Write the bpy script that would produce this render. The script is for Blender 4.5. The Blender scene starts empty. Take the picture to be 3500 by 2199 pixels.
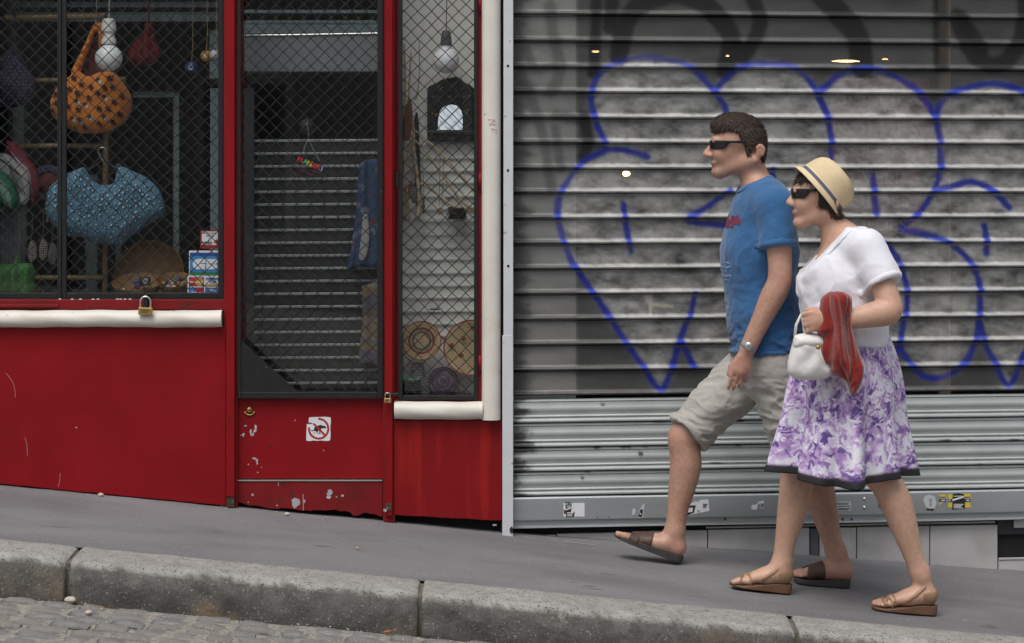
import bpy, bmesh, math, random
import numpy as np
from mathutils import Vector, Matrix
from mathutils.bvhtree import BVHTree

random.seed(7)
rng = np.random.default_rng(7)
scene = bpy.context.scene
COL = scene.collection

# ------------------------------------------------------------------ camera, sky, sun, exposure
F, CX, HY, D0, CZ = 7650.0, 1750.0, 570.0, 9.0, 1.476      # focal length in photo pixels, principal column, eye line row, metres to the shopfront, eye height
cam = bpy.data.cameras.new('camera')
cam.sensor_width = 36.0
cam.lens = 36.0 * F / 3500.0
cam.shift_y = -(1099.5 - HY) / 3500.0
cam.clip_end = 500.0
cam_ob = bpy.data.objects.new('camera', cam)
COL.objects.link(cam_ob)
cam_ob.location = (0, -D0, CZ)
cam_ob.rotation_euler = (math.radians(90), 0, 0)
scene.camera = cam_ob

SUN_EL, SUN_AZ = math.radians(62), math.radians(205)        # azimuth: where the sun stands, clockwise from +Y
world = bpy.data.worlds.new('World')
scene.world = world
world.use_nodes = True
wn = world.node_tree
bg = wn.nodes['Background']
sky = wn.nodes.new('ShaderNodeTexSky')
sky.sky_type = 'NISHITA'
sky.sun_disc = False
sky.sun_elevation = SUN_EL
sky.sun_rotation = SUN_AZ
sky.air_density = 1.0
sky.dust_density = 4.0
sky.ozone_density = 1.0
hs = wn.nodes.new('ShaderNodeHueSaturation')
hs.inputs['Saturation'].default_value = 0.42                # an overcast sky has little blue
wn.links.new(sky.outputs[0], hs.inputs['Color'])
wn.links.new(hs.outputs[0], bg.inputs['Color'])
bg.inputs['Strength'].default_value = 0.12
sun = bpy.data.lights.new('sun', 'SUN')
sun.energy = 1.25
sun.angle = math.radians(32)
sun.color = (1.0, 0.97, 0.93)
sun_ob = bpy.data.objects.new('sun', sun)
COL.objects.link(sun_ob)
sdir = Vector((math.sin(SUN_AZ) * math.cos(SUN_EL), math.cos(SUN_AZ) * math.cos(SUN_EL), math.sin(SUN_EL)))
sun_ob.rotation_euler = sdir.to_track_quat('Z', 'Y').to_euler()
sun_ob.location = (0, -5, 12)
vs = scene.view_settings
vs.view_transform = 'Standard'
vs.look = 'None'
vs.exposure = 0.28
vs.gamma = 1.0
vs.use_curve_mapping = False

# ------------------------------------------------------------------ helpers
def P(px, py, Y=0.0):
    d = D0 + Y
    return Vector(((px - CX) * d / F, Y, CZ - (py - HY) * d / F))
def XX(px, Y=0.0): return (px - CX) * (D0 + Y) / F
def ZZ(py, Y=0.0): return CZ - (py - HY) * (D0 + Y) / F
def G(x, y): return -0.0965 * (x + 0.035) + 0.02 * y         # the pavement: the street climbs to the left, 2 % fall to the kerb

def wloc(p):
    v = Vector((0, 0, 0))
    while p is not None:
        v += p.location
        p = p.parent
    return v
def link(o, parent=None):
    COL.objects.link(o)
    if parent is not None: o.parent = parent
    return o
def tag(o, label=None, cat=None, group=None, kind=None):
    if label: o['label'] = label
    if cat: o['category'] = cat
    if group: o['group'] = group
    if kind: o['kind'] = kind
    return o
def thing(name, label, cat, loc=(0, 0, 0), group=None, rz=0.0):
    o = bpy.data.objects.new(name, None)
    o.empty_display_size = 0.05
    o.location = loc
    o.rotation_euler = (0, 0, rz)
    link(o)
    return tag(o, label, cat, group)

class MB:
    def __init__(s): s.v = []; s.f = []
    def add(s, vs_, fs_):
        b = len(s.v)
        s.v.extend([tuple(q) for q in vs_])
        s.f.extend([tuple(b + i for i in f) for f in fs_])
        return s
    def box(s, x0, x1, y0, y1, z0, z1):
        if x0 > x1: x0, x1 = x1, x0
        if y0 > y1: y0, y1 = y1, y0
        if z0 > z1: z0, z1 = z1, z0
        return s.add([(x0,y0,z0),(x1,y0,z0),(x1,y1,z0),(x0,y1,z0),(x0,y0,z1),(x1,y0,z1),(x1,y1,z1),(x0,y1,z1)],
                     [(0,3,2,1),(4,5,6,7),(0,1,5,4),(1,2,6,5),(2,3,7,6),(3,0,4,7)])
    def pbox(s, px0, px1, py0, py1, y0, y1):                  # a box given by photo rows and columns at the depth of its front face
        return s.box(XX(px0, y0), XX(px1, y0), y0, y1, ZZ(py1, y0), ZZ(py0, y0))
    def prism(s, pts, y0, y1):                                # pts: (x, z) counter-clockwise as seen from the camera
        n = len(pts)
        return s.add([(x, y0, z) for x, z in pts] + [(x, y1, z) for x, z in pts],
                     [tuple(range(n)), tuple(range(2*n-1, n-1, -1))] + [(i, i+n, (i+1) % n + n, (i+1) % n) for i in range(n)])
    def tube(s, pts, r, n=8, cap=True):
        pts = [Vector(p) for p in pts]
        rr = r if isinstance(r, (list, tuple)) else [r] * len(pts)
        vs_, fs_ = [], []
        t0 = (pts[1] - pts[0]).normalized()
        ref = Vector((0, 0, 1)) if abs(t0.z) < 0.9 else Vector((1, 0, 0))
        for i, p in enumerate(pts):
            t = (pts[min(i+1, len(pts)-1)] - pts[max(i-1, 0)])
            t = t.normalized() if t.length > 1e-9 else t0
            a = t.cross(ref)
            if a.length < 1e-6: a = t.orthogonal()
            a.normalize(); b = a.cross(t); ref = b
            for k in range(n):
                w = 2*math.pi*k/n
                vs_.append(p + (a*math.cos(w) + b*math.sin(w)) * rr[i])
        for i in range(len(pts)-1):
            for k in range(n):
                fs_.append((i*n+k, i*n+(k+1) % n, (i+1)*n+(k+1) % n, (i+1)*n+k))
        if cap:
            fs_.append(tuple(range(n-1, -1, -1))); fs_.append(tuple((len(pts)-1)*n+k for k in range(n)))
        return s.add(vs_, fs_)
    def lathe(s, prof, c, axis=(0, 0, 1), n=32, sy=1.0, aref=None):     # prof: (radius, height along axis)
        ax = Vector(axis).normalized()
        a = ax.orthogonal().normalized() if aref is None else Vector(aref).normalized(); b = ax.cross(a)
        c = Vector(c); vs_, fs_ = [], []
        for r, h in prof:
            for k in range(n):
                w = 2*math.pi*k/n
                vs_.append(c + ax*h + (a*math.cos(w) + b*math.sin(w)*sy) * max(r, 1e-5))
        for i in range(len(prof)-1):
            for k in range(n):
                fs_.append((i*n+k, i*n+(k+1) % n, (i+1)*n+(k+1) % n, (i+1)*n+k))
        return s.add(vs_, fs_)
    def build(s, name, mat, parent=None, smooth=False, bevel=0.0, local=False, seg=2):
        me = bpy.data.meshes.new(name)
        off = Vector((0, 0, 0)) if local else wloc(parent)
        me.from_pydata([(v[0]-off.x, v[1]-off.y, v[2]-off.z) for v in s.v], [], s.f)
        me.update()
        if smooth:
            me.polygons.foreach_set('use_smooth', [True] * len(me.polygons))
        o = bpy.data.objects.new(name, me)
        if mat is not None: me.materials.append(mat)
        link(o, parent)
        if bevel > 0:
            m = o.modifiers.new('bevel', 'BEVEL'); m.width = bevel; m.segments = seg; m.limit_method = 'ANGLE'; m.angle_limit = math.radians(40)
        return o
def smooth_angle(o, ang=40):
    o.data.polygons.foreach_set('use_smooth', [True] * len(o.data.polygons))
    o.data.set_sharp_from_angle(angle=math.radians(ang))
    return o

# numpy value noise
_T = rng.random((64, 64, 64)).astype(np.float32)
def vnoise(x, y, z=None):
    x = np.asarray(x, dtype=np.float64); y = np.asarray(y, dtype=np.float64)
    z = np.zeros_like(x) if z is None else np.asarray(z, dtype=np.float64)
    xi = np.floor(x).astype(int); yi = np.floor(y).astype(int); zi = np.floor(z).astype(int)
    fx = x-xi; fy = y-yi; fz = z-zi
    fx = fx*fx*(3-2*fx); fy = fy*fy*(3-2*fy); fz = fz*fz*(3-2*fz)
    def T(a, b, c): return _T[a & 63, b & 63, c & 63]
    r = 0
    for a in (0, 1):
        for b in (0, 1):
            for c in (0, 1):
                r = r + T(xi+a, yi+b, zi+c) * (fx if a else 1-fx) * (fy if b else 1-fy) * (fz if c else 1-fz)
    return r
def fbm(x, y, z=None, o=4):
    r = 0; a = 0.5; t = 0
    for i in range(o):
        s = 2.0**i
        r = r + a*vnoise(x*s+17.3*i, y*s+5.1*i, None if z is None else z*s+9.7*i); t += a; a *= 0.5
    return r/t
def poly_sd(px, py, poly):                                    # signed distance to a polygon, negative inside
    poly = np.asarray(poly, float); d2 = np.full(np.broadcast(px, py).shape, 1e18); ins = np.zeros(d2.shape, bool)
    n = len(poly)
    for i in range(n):
        ax, ay = poly[i]; bx, by = poly[(i+1) % n]
        ex, ey = bx-ax, by-ay
        t = np.clip(((px-ax)*ex + (py-ay)*ey) / (ex*ex+ey*ey+1e-12), 0, 1)
        d2 = np.minimum(d2, (px-ax-t*ex)**2 + (py-ay-t*ey)**2)
        c = ((ay > py) != (by > py)) & (px < (bx-ax)*(py-ay)/((by-ay) if abs(by-ay) > 1e-12 else 1e-12) + ax)
        ins ^= c
    return np.where(ins, -np.sqrt(d2), np.sqrt(d2))
def line_d(px, py, pts):
    d2 = np.full(np.broadcast(px, py).shape, 1e18)
    for (ax, ay), (bx, by) in zip(pts[:-1], pts[1:]):
        ex, ey = bx-ax, by-ay
        t = np.clip(((px-ax)*ex + (py-ay)*ey) / (ex*ex+ey*ey+1e-12), 0, 1)
        d2 = np.minimum(d2, (px-ax-t*ex)**2 + (py-ay-t*ey)**2)
    return np.sqrt(d2)
def catmull(pts, n=6):
    p = [np.array(q, float) for q in pts]; p = [2*p[0]-p[1]] + p + [2*p[-1]-p[-2]]
    out = []
    for i in range(1, len(p)-2):
        for k in range(n):
            t = k/n
            out.append(tuple(0.5*((2*p[i]) + (-p[i-1]+p[i+1])*t + (2*p[i-1]-5*p[i]+4*p[i+1]-p[i+2])*t*t + (-p[i-1]+3*p[i]-3*p[i+1]+p[i+2])*t**3)))
    out.append(tuple(p[-2]))
    return out

# implicit surfaces for bodies, clothes and bags
class Field:
    def __init__(s, lo, hi, h):
        s.lo = np.array(lo, float); s.h = h
        s.n = np.ceil((np.array(hi)-s.lo)/h).astype(int)+1
        s.D = np.full(tuple(s.n), 0.5, np.float32)
    def grid(s, lo=None, hi=None):
        a = np.zeros(3, int) if lo is None else np.clip(np.floor((np.array(lo)-s.lo)/s.h).astype(int), 0, s.n-1)
        b = s.n.copy() if hi is None else np.clip(np.ceil((np.array(hi)-s.lo)/s.h).astype(int)+1, 1, s.n)
        b = np.maximum(b, a+1)
        sl = tuple(slice(a[i], b[i]) for i in range(3))
        ax = [(s.lo[i] + s.h*np.arange(a[i], b[i])).astype(np.float32) for i in range(3)]
        return sl, ax[0][:, None, None], ax[1][None, :, None], ax[2][None, None, :]
    def put(s, d, sl, k):
        c = s.D[sl]
        h = np.maximum(k - np.abs(c-d), 0)/k
        s.D[sl] = np.minimum(c, d) - h*h*k*0.25
    def cone(s, a, b, ra, rb, k=0.02, wy=1.0):
        a = np.array(a, float); b = np.array(b, float); m = max(ra, rb)*max(wy, 1)+k+3*s.h
        sl, X, Y, Z = s.grid(np.minimum(a, b)-m, np.maximum(a, b)+m)
        ba = b-a; L = float(ba@ba)+1e-12
        dx, dy, dz = X-a[0], Y-a[1], Z-a[2]
        t = np.clip((dx*ba[0]+dy*ba[1]+dz*ba[2])/L, 0, 1)
        q = np.sqrt((dx-t*ba[0])**2 + ((dy-t*ba[1])/wy)**2 + (dz-t*ba[2])**2)
        s.put(q - (ra+(rb-ra)*t), sl, k); return s
    def ell(s, c, r, k=0.02, rot=0.0):                        # rot: turn about the Y axis
        c = np.array(c, float); r = np.array(r, float); m = r.max()+k+3*s.h
        sl, X, Y, Z = s.grid(c-m, c+m)
        x, y, z = X-c[0], Y-c[1], Z-c[2]
        if rot:
            x, z = x*math.cos(rot)+z*math.sin(rot), -x*math.sin(rot)+z*math.cos(rot)
        q = np.sqrt((x/r[0])**2+(y/r[1])**2+(z/r[2])**2)
        s.put((q-1)*r.min(), sl, k); return s
    def cut(s, nrm, pt):                                      # keep the side where (p-pt).nrm < 0
        sl, X, Y, Z = s.grid()
        s.D = np.maximum(s.D, ((X-pt[0])*nrm[0]+(Y-pt[1])*nrm[1]+(Z-pt[2])*nrm[2]).astype(np.float32)); return s
    def mesh(s):
        D = s.D; S = D < 0
        c = [S[i:S.shape[0]-1+i, j:S.shape[1]-1+j, k:S.shape[2]-1+k] for i in (0, 1) for j in (0, 1) for k in (0, 1)]
        anyv = c[0].copy(); allv = c[0].copy()
        for q in c[1:]: anyv |= q; allv &= q
        idx = np.argwhere(anyv & ~allv)
        num = np.full(anyv.shape, -1, np.int64); num[idx[:, 0], idx[:, 1], idx[:, 2]] = np.arange(len(idx))
        acc = np.zeros((len(idx), 3)); cnt = np.zeros(len(idx))
        corners = [(i, j, k) for i in (0, 1) for j in (0, 1) for k in (0, 1)]
        val = {o: D[idx[:, 0]+o[0], idx[:, 1]+o[1], idx[:, 2]+o[2]].astype(float) for o in corners}
        for o in corners:
            for ax in range(3):
                if o[ax]: continue
                e = list(o); e[ax] = 1; e = tuple(e)
                v0, v1 = val[o], val[e]; m = (v0 < 0) != (v1 < 0)
                t = np.where(m, v0/np.where(m, v0-v1, 1), 0)
                p = np.tile(np.array(o, float), (len(idx), 1)); p[:, ax] += t
                acc[m] += p[m]; cnt[m] += 1
        V = s.lo + s.h*(idx + acc/cnt[:, None])
        Fs = []
        for ax in range(3):
            o1, o2 = [(1, 2), (2, 0), (0, 1)][ax]
            A = S.take(range(S.shape[ax]-1), ax); B = S.take(range(1, S.shape[ax]), ax)
            e = np.argwhere(A != B)
            if not len(e): continue
            ok = (e[:, o1] > 0) & (e[:, o2] > 0) & (e[:, o1] < num.shape[o1]) & (e[:, o2] < num.shape[o2])
            e = e[ok]
            def cell(d1, d2):
                q = e.copy(); q[:, o1] += d1; q[:, o2] += d2
                return num[q[:, 0], q[:, 1], q[:, 2]]
            quad = np.stack([cell(-1, -1), cell(0, -1), cell(0, 0), cell(-1, 0)], 1)
            flip = ~A[e[:, 0], e[:, 1], e[:, 2]]
            quad[flip] = quad[flip][:, ::-1]
            Fs.append(quad)
        return V, np.concatenate(Fs)
    def build(s, name, mat, parent=None, colfn=None, relax=1, disp=None):
        V, Q = s.mesh()
        for _ in range(relax):                                # one gentle smoothing pass hides the voxel steps
            acc = np.zeros_like(V); cnt = np.zeros(len(V))
            for i in range(4):
                np.add.at(acc, Q[:, i], V[Q[:, (i+1) % 4]]); np.add.at(cnt, Q[:, i], 1)
                np.add.at(acc, Q[:, i], V[Q[:, (i+3) % 4]]); np.add.at(cnt, Q[:, i], 1)
            V = 0.5*V + 0.5*acc/np.maximum(cnt, 1)[:, None]
        if disp is not None:                                   # creases: push the surface along its normals
            fn_ = np.cross(V[Q[:, 2]]-V[Q[:, 0]], V[Q[:, 3]]-V[Q[:, 1]]); Nn = np.zeros_like(V)
            for i in range(4): np.add.at(Nn, Q[:, i], fn_)
            Nn /= np.maximum(np.linalg.norm(Nn, axis=1), 1e-12)[:, None]
            V = V + Nn*disp(V)[:, None]
        off = np.array(wloc(parent))
        me = bpy.data.meshes.new(name)
        me.from_pydata((V-off).tolist(), [], Q.tolist()); me.update()
        me.polygons.foreach_set('use_smooth', [True]*len(me.polygons))
        if colfn is not None:
            c = np.ones((len(V), 4)); c[:, :3] = colfn(V)
            at = me.color_attributes.new('paint', 'FLOAT_COLOR', 'POINT'); at.data.foreach_set('color', c.ravel())
        if mat: me.materials.append(mat)
        o = bpy.data.objects.new(name, me)
        return link(o, parent)

# ------------------------------------------------------------------ materials
def mat(name, col=(0.5, 0.5, 0.5), rough=0.6, var=0.12, scale=12.0, bump=0.0, bscale=120.0, metal=0.0, spec=0.5, col2=None, mix_scale=3.0, mix_lo=0.5, mix_hi=0.7,
        speck=None, attr=None, sub=0.0, coat=0.0, stretch=None, sheen=0.0, trans=0.0):
    m = bpy.data.materials.new(name); m.use_nodes = True
    nt = m.node_tree; N = nt.nodes; L = nt.links
    b = N['Principled BSDF']
    b.inputs['Roughness'].default_value = rough; b.inputs['Metallic'].default_value = metal
    b.inputs['Specular IOR Level'].default_value = spec
    b.inputs['Coat Weight'].default_value = coat
    b.inputs['Sheen Weight'].default_value = sheen
    if trans: b.inputs['Transmission Weight'].default_value = trans
    if sub:
        b.inputs['Subsurface Weight'].default_value = sub; b.inputs['Subsurface Radius'].default_value = (0.012, 0.005, 0.003); b.inputs['Subsurface Scale'].default_value = 0.6
    tc = N.new('ShaderNodeTexCoord'); out = tc.outputs['Object']
    if stretch:
        mp = N.new('ShaderNodeMapping'); mp.inputs['Scale'].default_value = stretch; L.new(out, mp.inputs['Vector']); out = mp.outputs[0]
    def noise(sc, det=6):
        n = N.new('ShaderNodeTexNoise'); n.inputs['Scale'].default_value = sc; n.inputs['Detail'].default_value = det; L.new(out, n.inputs['Vector']); return n.outputs['Fac']
    def mixc(fac, a, c, blend='MIX'):
        x = N.new('ShaderNodeMix'); x.data_type = 'RGBA'; x.blend_type = blend
        for s_, v in ((x.inputs[0], fac), (x.inputs[6], a), (x.inputs[7], c)):
            if hasattr(v, 'links') or isinstance(v, bpy.types.NodeSocket): L.new(v, s_)
            else: s_.default_value = v if not isinstance(v, tuple) else (*v[:3], 1)
        return x.outputs[2]
    def ramp(fac, lo, hi):
        r = N.new('ShaderNodeMapRange'); r.inputs[1].default_value = lo; r.inputs[2].default_value = hi; L.new(fac, r.inputs[0]); return r.outputs[0]
    if attr:
        a = N.new('ShaderNodeAttribute'); a.attribute_name = attr; c = a.outputs['Color']
    else: c = tuple(col)
    if col2 is not None: c = mixc(ramp(noise(mix_scale), mix_lo, mix_hi), c, tuple(col2))
    if speck is not None:                                     # (colour, scale, threshold)
        for (sc_, ss, th) in ([speck] if not isinstance(speck, list) else speck):
            c = mixc(ramp(noise(ss, 2), th, th+0.04), c, tuple(sc_))
    if var:
        f = noise(scale)
        r = N.new('ShaderNodeMapRange'); r.inputs[1].default_value = 0.25; r.inputs[2].default_value = 0.75; r.inputs[3].default_value = 1-var; r.inputs[4].default_value = 1+var; L.new(f, r.inputs[0])
        cb = N.new('ShaderNodeCombineColor')
        for i in range(3): L.new(r.outputs[0], cb.inputs[i])
        c = mixc(1.0, c, cb.outputs[0], 'MULTIPLY')
        rr = N.new('ShaderNodeMapRange'); rr.inputs[3].default_value = max(rough-0.1, 0.02); rr.inputs[4].default_value = min(rough+0.12, 1); L.new(noise(scale*2.3), rr.inputs[0]); L.new(rr.outputs[0], b.inputs['Roughness'])
    if isinstance(c, tuple): b.inputs['Base Color'].default_value = (*c[:3], 1)
    else: L.new(c, b.inputs['Base Color'])
    if bump:
        bp = N.new('ShaderNodeBump'); bp.inputs['Strength'].default_value = bump; bp.inputs['Distance'].default_value = 0.004
        L.new(noise(bscale, 8), bp.inputs['Height']); L.new(bp.outputs[0], b.inputs['Normal'])
    return m
def glass_mat(name, tint=(0.985, 0.995, 0.993), rough=0.02, refl=1.0):
    m = bpy.data.materials.new(name); m.use_nodes = True
    nt = m.node_tree; N = nt.nodes; L = nt.links
    N.remove(N['Principled BSDF'])
    t = N.new('ShaderNodeBsdfTransparent'); t.inputs[0].default_value = (*tint, 1)
    g = N.new('ShaderNodeBsdfGlossy'); g.inputs['Roughness'].default_value = rough
    lw = N.new('ShaderNodeLayerWeight'); lw.inputs[0].default_value = 0.5
    pw = N.new('ShaderNodeMath'); pw.operation = 'POWER'; pw.inputs[1].default_value = 5.0; L.new(lw.outputs['Facing'], pw.inputs[0])
    fr = N.new('ShaderNodeMath'); fr.operation = 'MULTIPLY_ADD'; fr.inputs[1].default_value = 0.9; fr.inputs[2].default_value = 0.042 * refl; L.new(pw.outputs[0], fr.inputs[0])   # Schlick
    mx = N.new('ShaderNodeMixShader')
    L.new(fr.outputs[0], mx.inputs[0]); L.new(t.outputs[0], mx.inputs[1]); L.new(g.outputs[0], mx.inputs[2]); L.new(mx.outputs[0], N['Material Output'].inputs[0])
    return m
def emit(name, col, s):
    m = bpy.data.materials.new(name); m.use_nodes = True
    b = m.node_tree.nodes['Principled BSDF']; b.inputs['Base Color'].default_value = (*col, 1); b.inputs['Emission Color'].default_value = (*col, 1); b.inputs['Emission Strength'].default_value = s
    return m

M = {}
M['red'] = mat('red_paint', (0.235, 0.006, 0.010), 0.42, 0.15, 4, 0.16, 34, col2=(0.20, 0.006, 0.009), mix_scale=2.2, speck=((0.12, 0.012, 0.012), 34, 0.70), spec=0.2)
M['red_dull'] = mat('red_paint_worn', (0.19, 0.008, 0.010), 0.55, 0.16, 9, 0.18, 70, spec=0.25, col2=(0.14, 0.009, 0.010), mix_scale=4, speck=[((0.07, 0.02, 0.015), 30, 0.66)])
M['red_streak'] = mat('red_paint_streaked', (0.215, 0.007, 0.010), 0.45, 0.06, 5, 0.08, 60, spec=0.2, col2=(0.31, 0.013, 0.010), mix_scale=9, mix_lo=0.5, mix_hi=0.66, stretch=(2.2, 1.0, 0.22))
M['white'] = mat('white_paint', (0.70, 0.67, 0.60), 0.5, 0.05, 7, 0.15, 45, col2=(0.60, 0.56, 0.48), mix_scale=5, mix_lo=0.52, mix_hi=0.72, speck=((0.33, 0.29, 0.24), 26, 0.72))
M['grey_white'] = mat('grey_white_paint', (0.60, 0.61, 0.64), 0.45, 0.07, 8, 0.06, 60, speck=((0.35, 0.33, 0.30), 30, 0.71))
M['black'] = mat('black_paint', (0.012, 0.013, 0.014), 0.38, 0.25, 25, 0.12, 160, speck=((0.16, 0.16, 0.16), 60, 0.74))
M['wire'] = mat('black_wire', (0.016, 0.016, 0.017), 0.32, 0.3, 40, 0.1, 300)
M['dark'] = mat('dark_void', (0.012, 0.012, 0.012), 0.9, 0.2)
M['glass'] = glass_mat('window_glass')
M['shelf_glass'] = glass_mat('shelf_glass', (0.95, 0.985, 0.975), 0.05)
M['acrylic'] = glass_mat('clear_acrylic', (0.86, 0.88, 0.88), 0.12)
M['asphalt'] = mat('asphalt', (0.188, 0.184, 0.191), 0.85, 0.10, 3, 0.45, 330, col2=(0.142, 0.139, 0.146), mix_scale=1.9, mix_lo=0.42, mix_hi=0.60, stretch=(0.55, 1.5, 1), speck=[((0.085, 0.082, 0.085), 150, 0.645), ((0.32, 0.31, 0.30), 170, 0.685), ((0.105, 0.10, 0.10), 9, 0.71), ((0.25, 0.245, 0.245), 14, 0.735)])
M['granite'] = mat('kerb_granite', attr='paint', rough=0.82, var=0.22, scale=26, bump=1.0, bscale=70, speck=[((0.060, 0.058, 0.054), 130, 0.605), ((0.26, 0.25, 0.23), 150, 0.65)])
M['mortar'] = mat('joint_mortar', (0.25, 0.237, 0.208), 0.9, 0.35, 40, 0.8, 200, speck=((0.45, 0.40, 0.32), 120, 0.64))
M['kerb_bed'] = mat('kerb_bed', (0.13, 0.115, 0.09), 0.9, 0.4, 40, 0.8, 200, speck=((0.35, 0.31, 0.25), 110, 0.66))
M['sett'] = [mat('sett_%d' % i, c, 0.72, 0.18, 14, 0.6, 120, col2=c2, mix_scale=8, speck=[((0.10, 0.095, 0.095), 130, 0.64), ((0.36, 0.34, 0.32), 170, 0.68)]) for i, (c, c2) in enumerate([((0.185, 0.18, 0.178), (0.15, 0.147, 0.15)), ((0.205, 0.192, 0.178), (0.165, 0.155, 0.145)), ((0.175, 0.174, 0.172), (0.205, 0.20, 0.19)), ((0.20, 0.182, 0.165), (0.16, 0.155, 0.15))])]
M['grit'] = mat('pale_grit', (0.42, 0.36, 0.27), 0.9, 0.3, 60)
M['alu'] = mat('galvanised_metal', (0.40, 0.44, 0.43), 0.38, 0.10, 7, 0.06, 90, metal=0.3, col2=(0.34, 0.37, 0.37), mix_scale=4, stretch=(0.5, 1, 3), speck=((0.03, 0.03, 0.028), 9, 0.745))
M['rail'] = mat('shutter_bottom_rail', (0.44, 0.475, 0.485), 0.38, 0.10, 6, 0.05, 90, metal=0.25, col2=(0.38, 0.40, 0.40), mix_scale=3, stretch=(0.6, 1, 2.5))
M['strip'] = mat('aluminium_strip', (0.7, 0.7, 0.7), 0.3, 0.1, metal=0.8)
M['brass'] = mat('brass', (0.45, 0.31, 0.11), 0.4, 0.15, 30, metal=0.75)
M['steel'] = mat('steel', (0.6, 0.6, 0.6), 0.25, 0.1, metal=0.9)
M['tile'] = mat('stone_tile', (0.46, 0.45, 0.445), 0.6, 0.12, 6, 0.15, 90, col2=(0.37, 0.36, 0.35), mix_scale=5)
M['tile_dark'] = mat('dark_metal_tile', (0.10, 0.108, 0.12), 0.5, 0.15)
M['vent'] = mat('dark_vent', (0.022, 0.027, 0.030), 0.5, 0.2, 20, speck=((0.2, 0.2, 0.2), 70, 0.75))
M['plaster'] = mat('facade_plaster', (0.46, 0.43, 0.38), 0.85, 0.08, 3, 0.2, 60)
M['room'] = mat('room_grey', (0.10, 0.11, 0.112), 0.8, 0.15, 3)
M['room_dark'] = mat('room_dark', (0.030, 0.032, 0.033), 0.8, 0.2, 3)
M['teal_board'] = mat('pale_teal_board', (0.20, 0.26, 0.27), 0.6, 0.12, 6)
M['pale'] = mat('pale_panel', (0.80, 0.79, 0.75), 0.55, 0.05, 4)
M['bamboo'] = mat('bamboo', (0.30, 0.20, 0.095), 0.5, 0.2, 14, stretch=(1, 1, 1))
M['bulb'] = mat('opal_bulb', (0.78, 0.80, 0.82), 0.2, 0.02, spec=0.6)
M['ceramic'] = mat('white_socket', (0.72, 0.72, 0.69), 0.35, 0.06)
M['grey_socket'] = mat('grey_socket', (0.09, 0.10, 0.11), 0.5, 0.1)
M['paper'] = mat('white_paper', (0.72, 0.73, 0.75), 0.6, 0.04, 30)
M['ink'] = mat('black_ink', (0.015, 0.015, 0.017), 0.55, 0.1)
M['sign_red'] = mat('sign_red', (0.42, 0.012, 0.015), 0.45, 0.05)
def flat(name, c, r=0.5): 
    if name not in M: M[name] = mat(name, c, r, 0.05, 20)
    return M[name]

_font_cache = {}
def text_obj(name, s, size, x, y, z, material, parent=None, rot=0.0, local=False, bold=0.0, wide=1.0):   # lettering lying in the plane y = const, facing the camera side; centred
    cu = bpy.data.curves.new('t', 'FONT'); cu.body = s; cu.size = size; cu.align_x = 'CENTER'; cu.align_y = 'CENTER'; cu.offset = bold; cu.resolution_u = 3
    to = bpy.data.objects.new('t', cu); COL.objects.link(to)
    dg = bpy.context.evaluated_depsgraph_get()
    me = bpy.data.meshes.new_from_object(to.evaluated_get(dg))
    bpy.data.objects.remove(to)
    c, sn = math.cos(rot), math.sin(rot)
    off = Vector((0, 0, 0)) if local else wloc(parent)
    for v in me.vertices:
        a, b = v.co.x*wide, v.co.y
        v.co = (x + a*c - b*sn - off.x, y - off.y, z + a*sn + b*c - off.z)
    me.name = name; me.materials.clear(); me.materials.append(material)
    o = bpy.data.objects.new(name, me)
    return link(o, parent)
# ------------------------------------------------------------------ ground, pavement, kerb, cobbled road
KB, KF = -1.03, -1.28                                         # back and front of the kerb
def R(x, y): return G(x, KF) - 0.14 + 0.035*(KF-y)            # the road, rising slightly to its crown
gm = MB()
gm.add([(-60, -425, R(-60, KF)-0.12), (60, -425, R(60, KF)-0.12), (60, 60, R(60, KF)-0.12), (-60, 60, R(-60, KF)-0.12)], [(0, 1, 2, 3)])
tag(gm.build('ground', M['asphalt']), kind='structure')

def sheet(name, x0, x1, y0, y1, fn, nx, ny, material, amp=0.0, sc=6.0):
    xs = np.linspace(x0, x1, nx); ys = np.linspace(y0, y1, ny)
    X, Y = np.meshgrid(xs, ys); Z = fn(X, Y) + amp*(fbm(X*sc+50, Y*sc+50)-0.5)
    mb = MB(); mb.v = list(zip(X.ravel(), Y.ravel(), Z.ravel()))
    mb.f = [(j*nx+i, j*nx+i+1, (j+1)*nx+i+1, (j+1)*nx+i) for j in range(ny-1) for i in range(nx-1)]
    return mb.build(name, material, smooth=True)
pav = sheet('pavement', -3.2, 3.4, KB-0.02, 0.9, lambda x, y: G(x, y)-0.001, 330, 96, M['asphalt'], 0.008, 5)
tag(pav, kind='structure')
pav2 = sheet('pavement', -30, -3.2, KB-0.02, 0.9, lambda x, y: G(x, y), 20, 4, M['asphalt']); tag(pav2, kind='structure')
pav3 = sheet('pavement', 3.4, 30, KB-0.02, 0.9, lambda x, y: G(x, y), 20, 4, M['asphalt']); tag(pav3, kind='structure')

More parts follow.
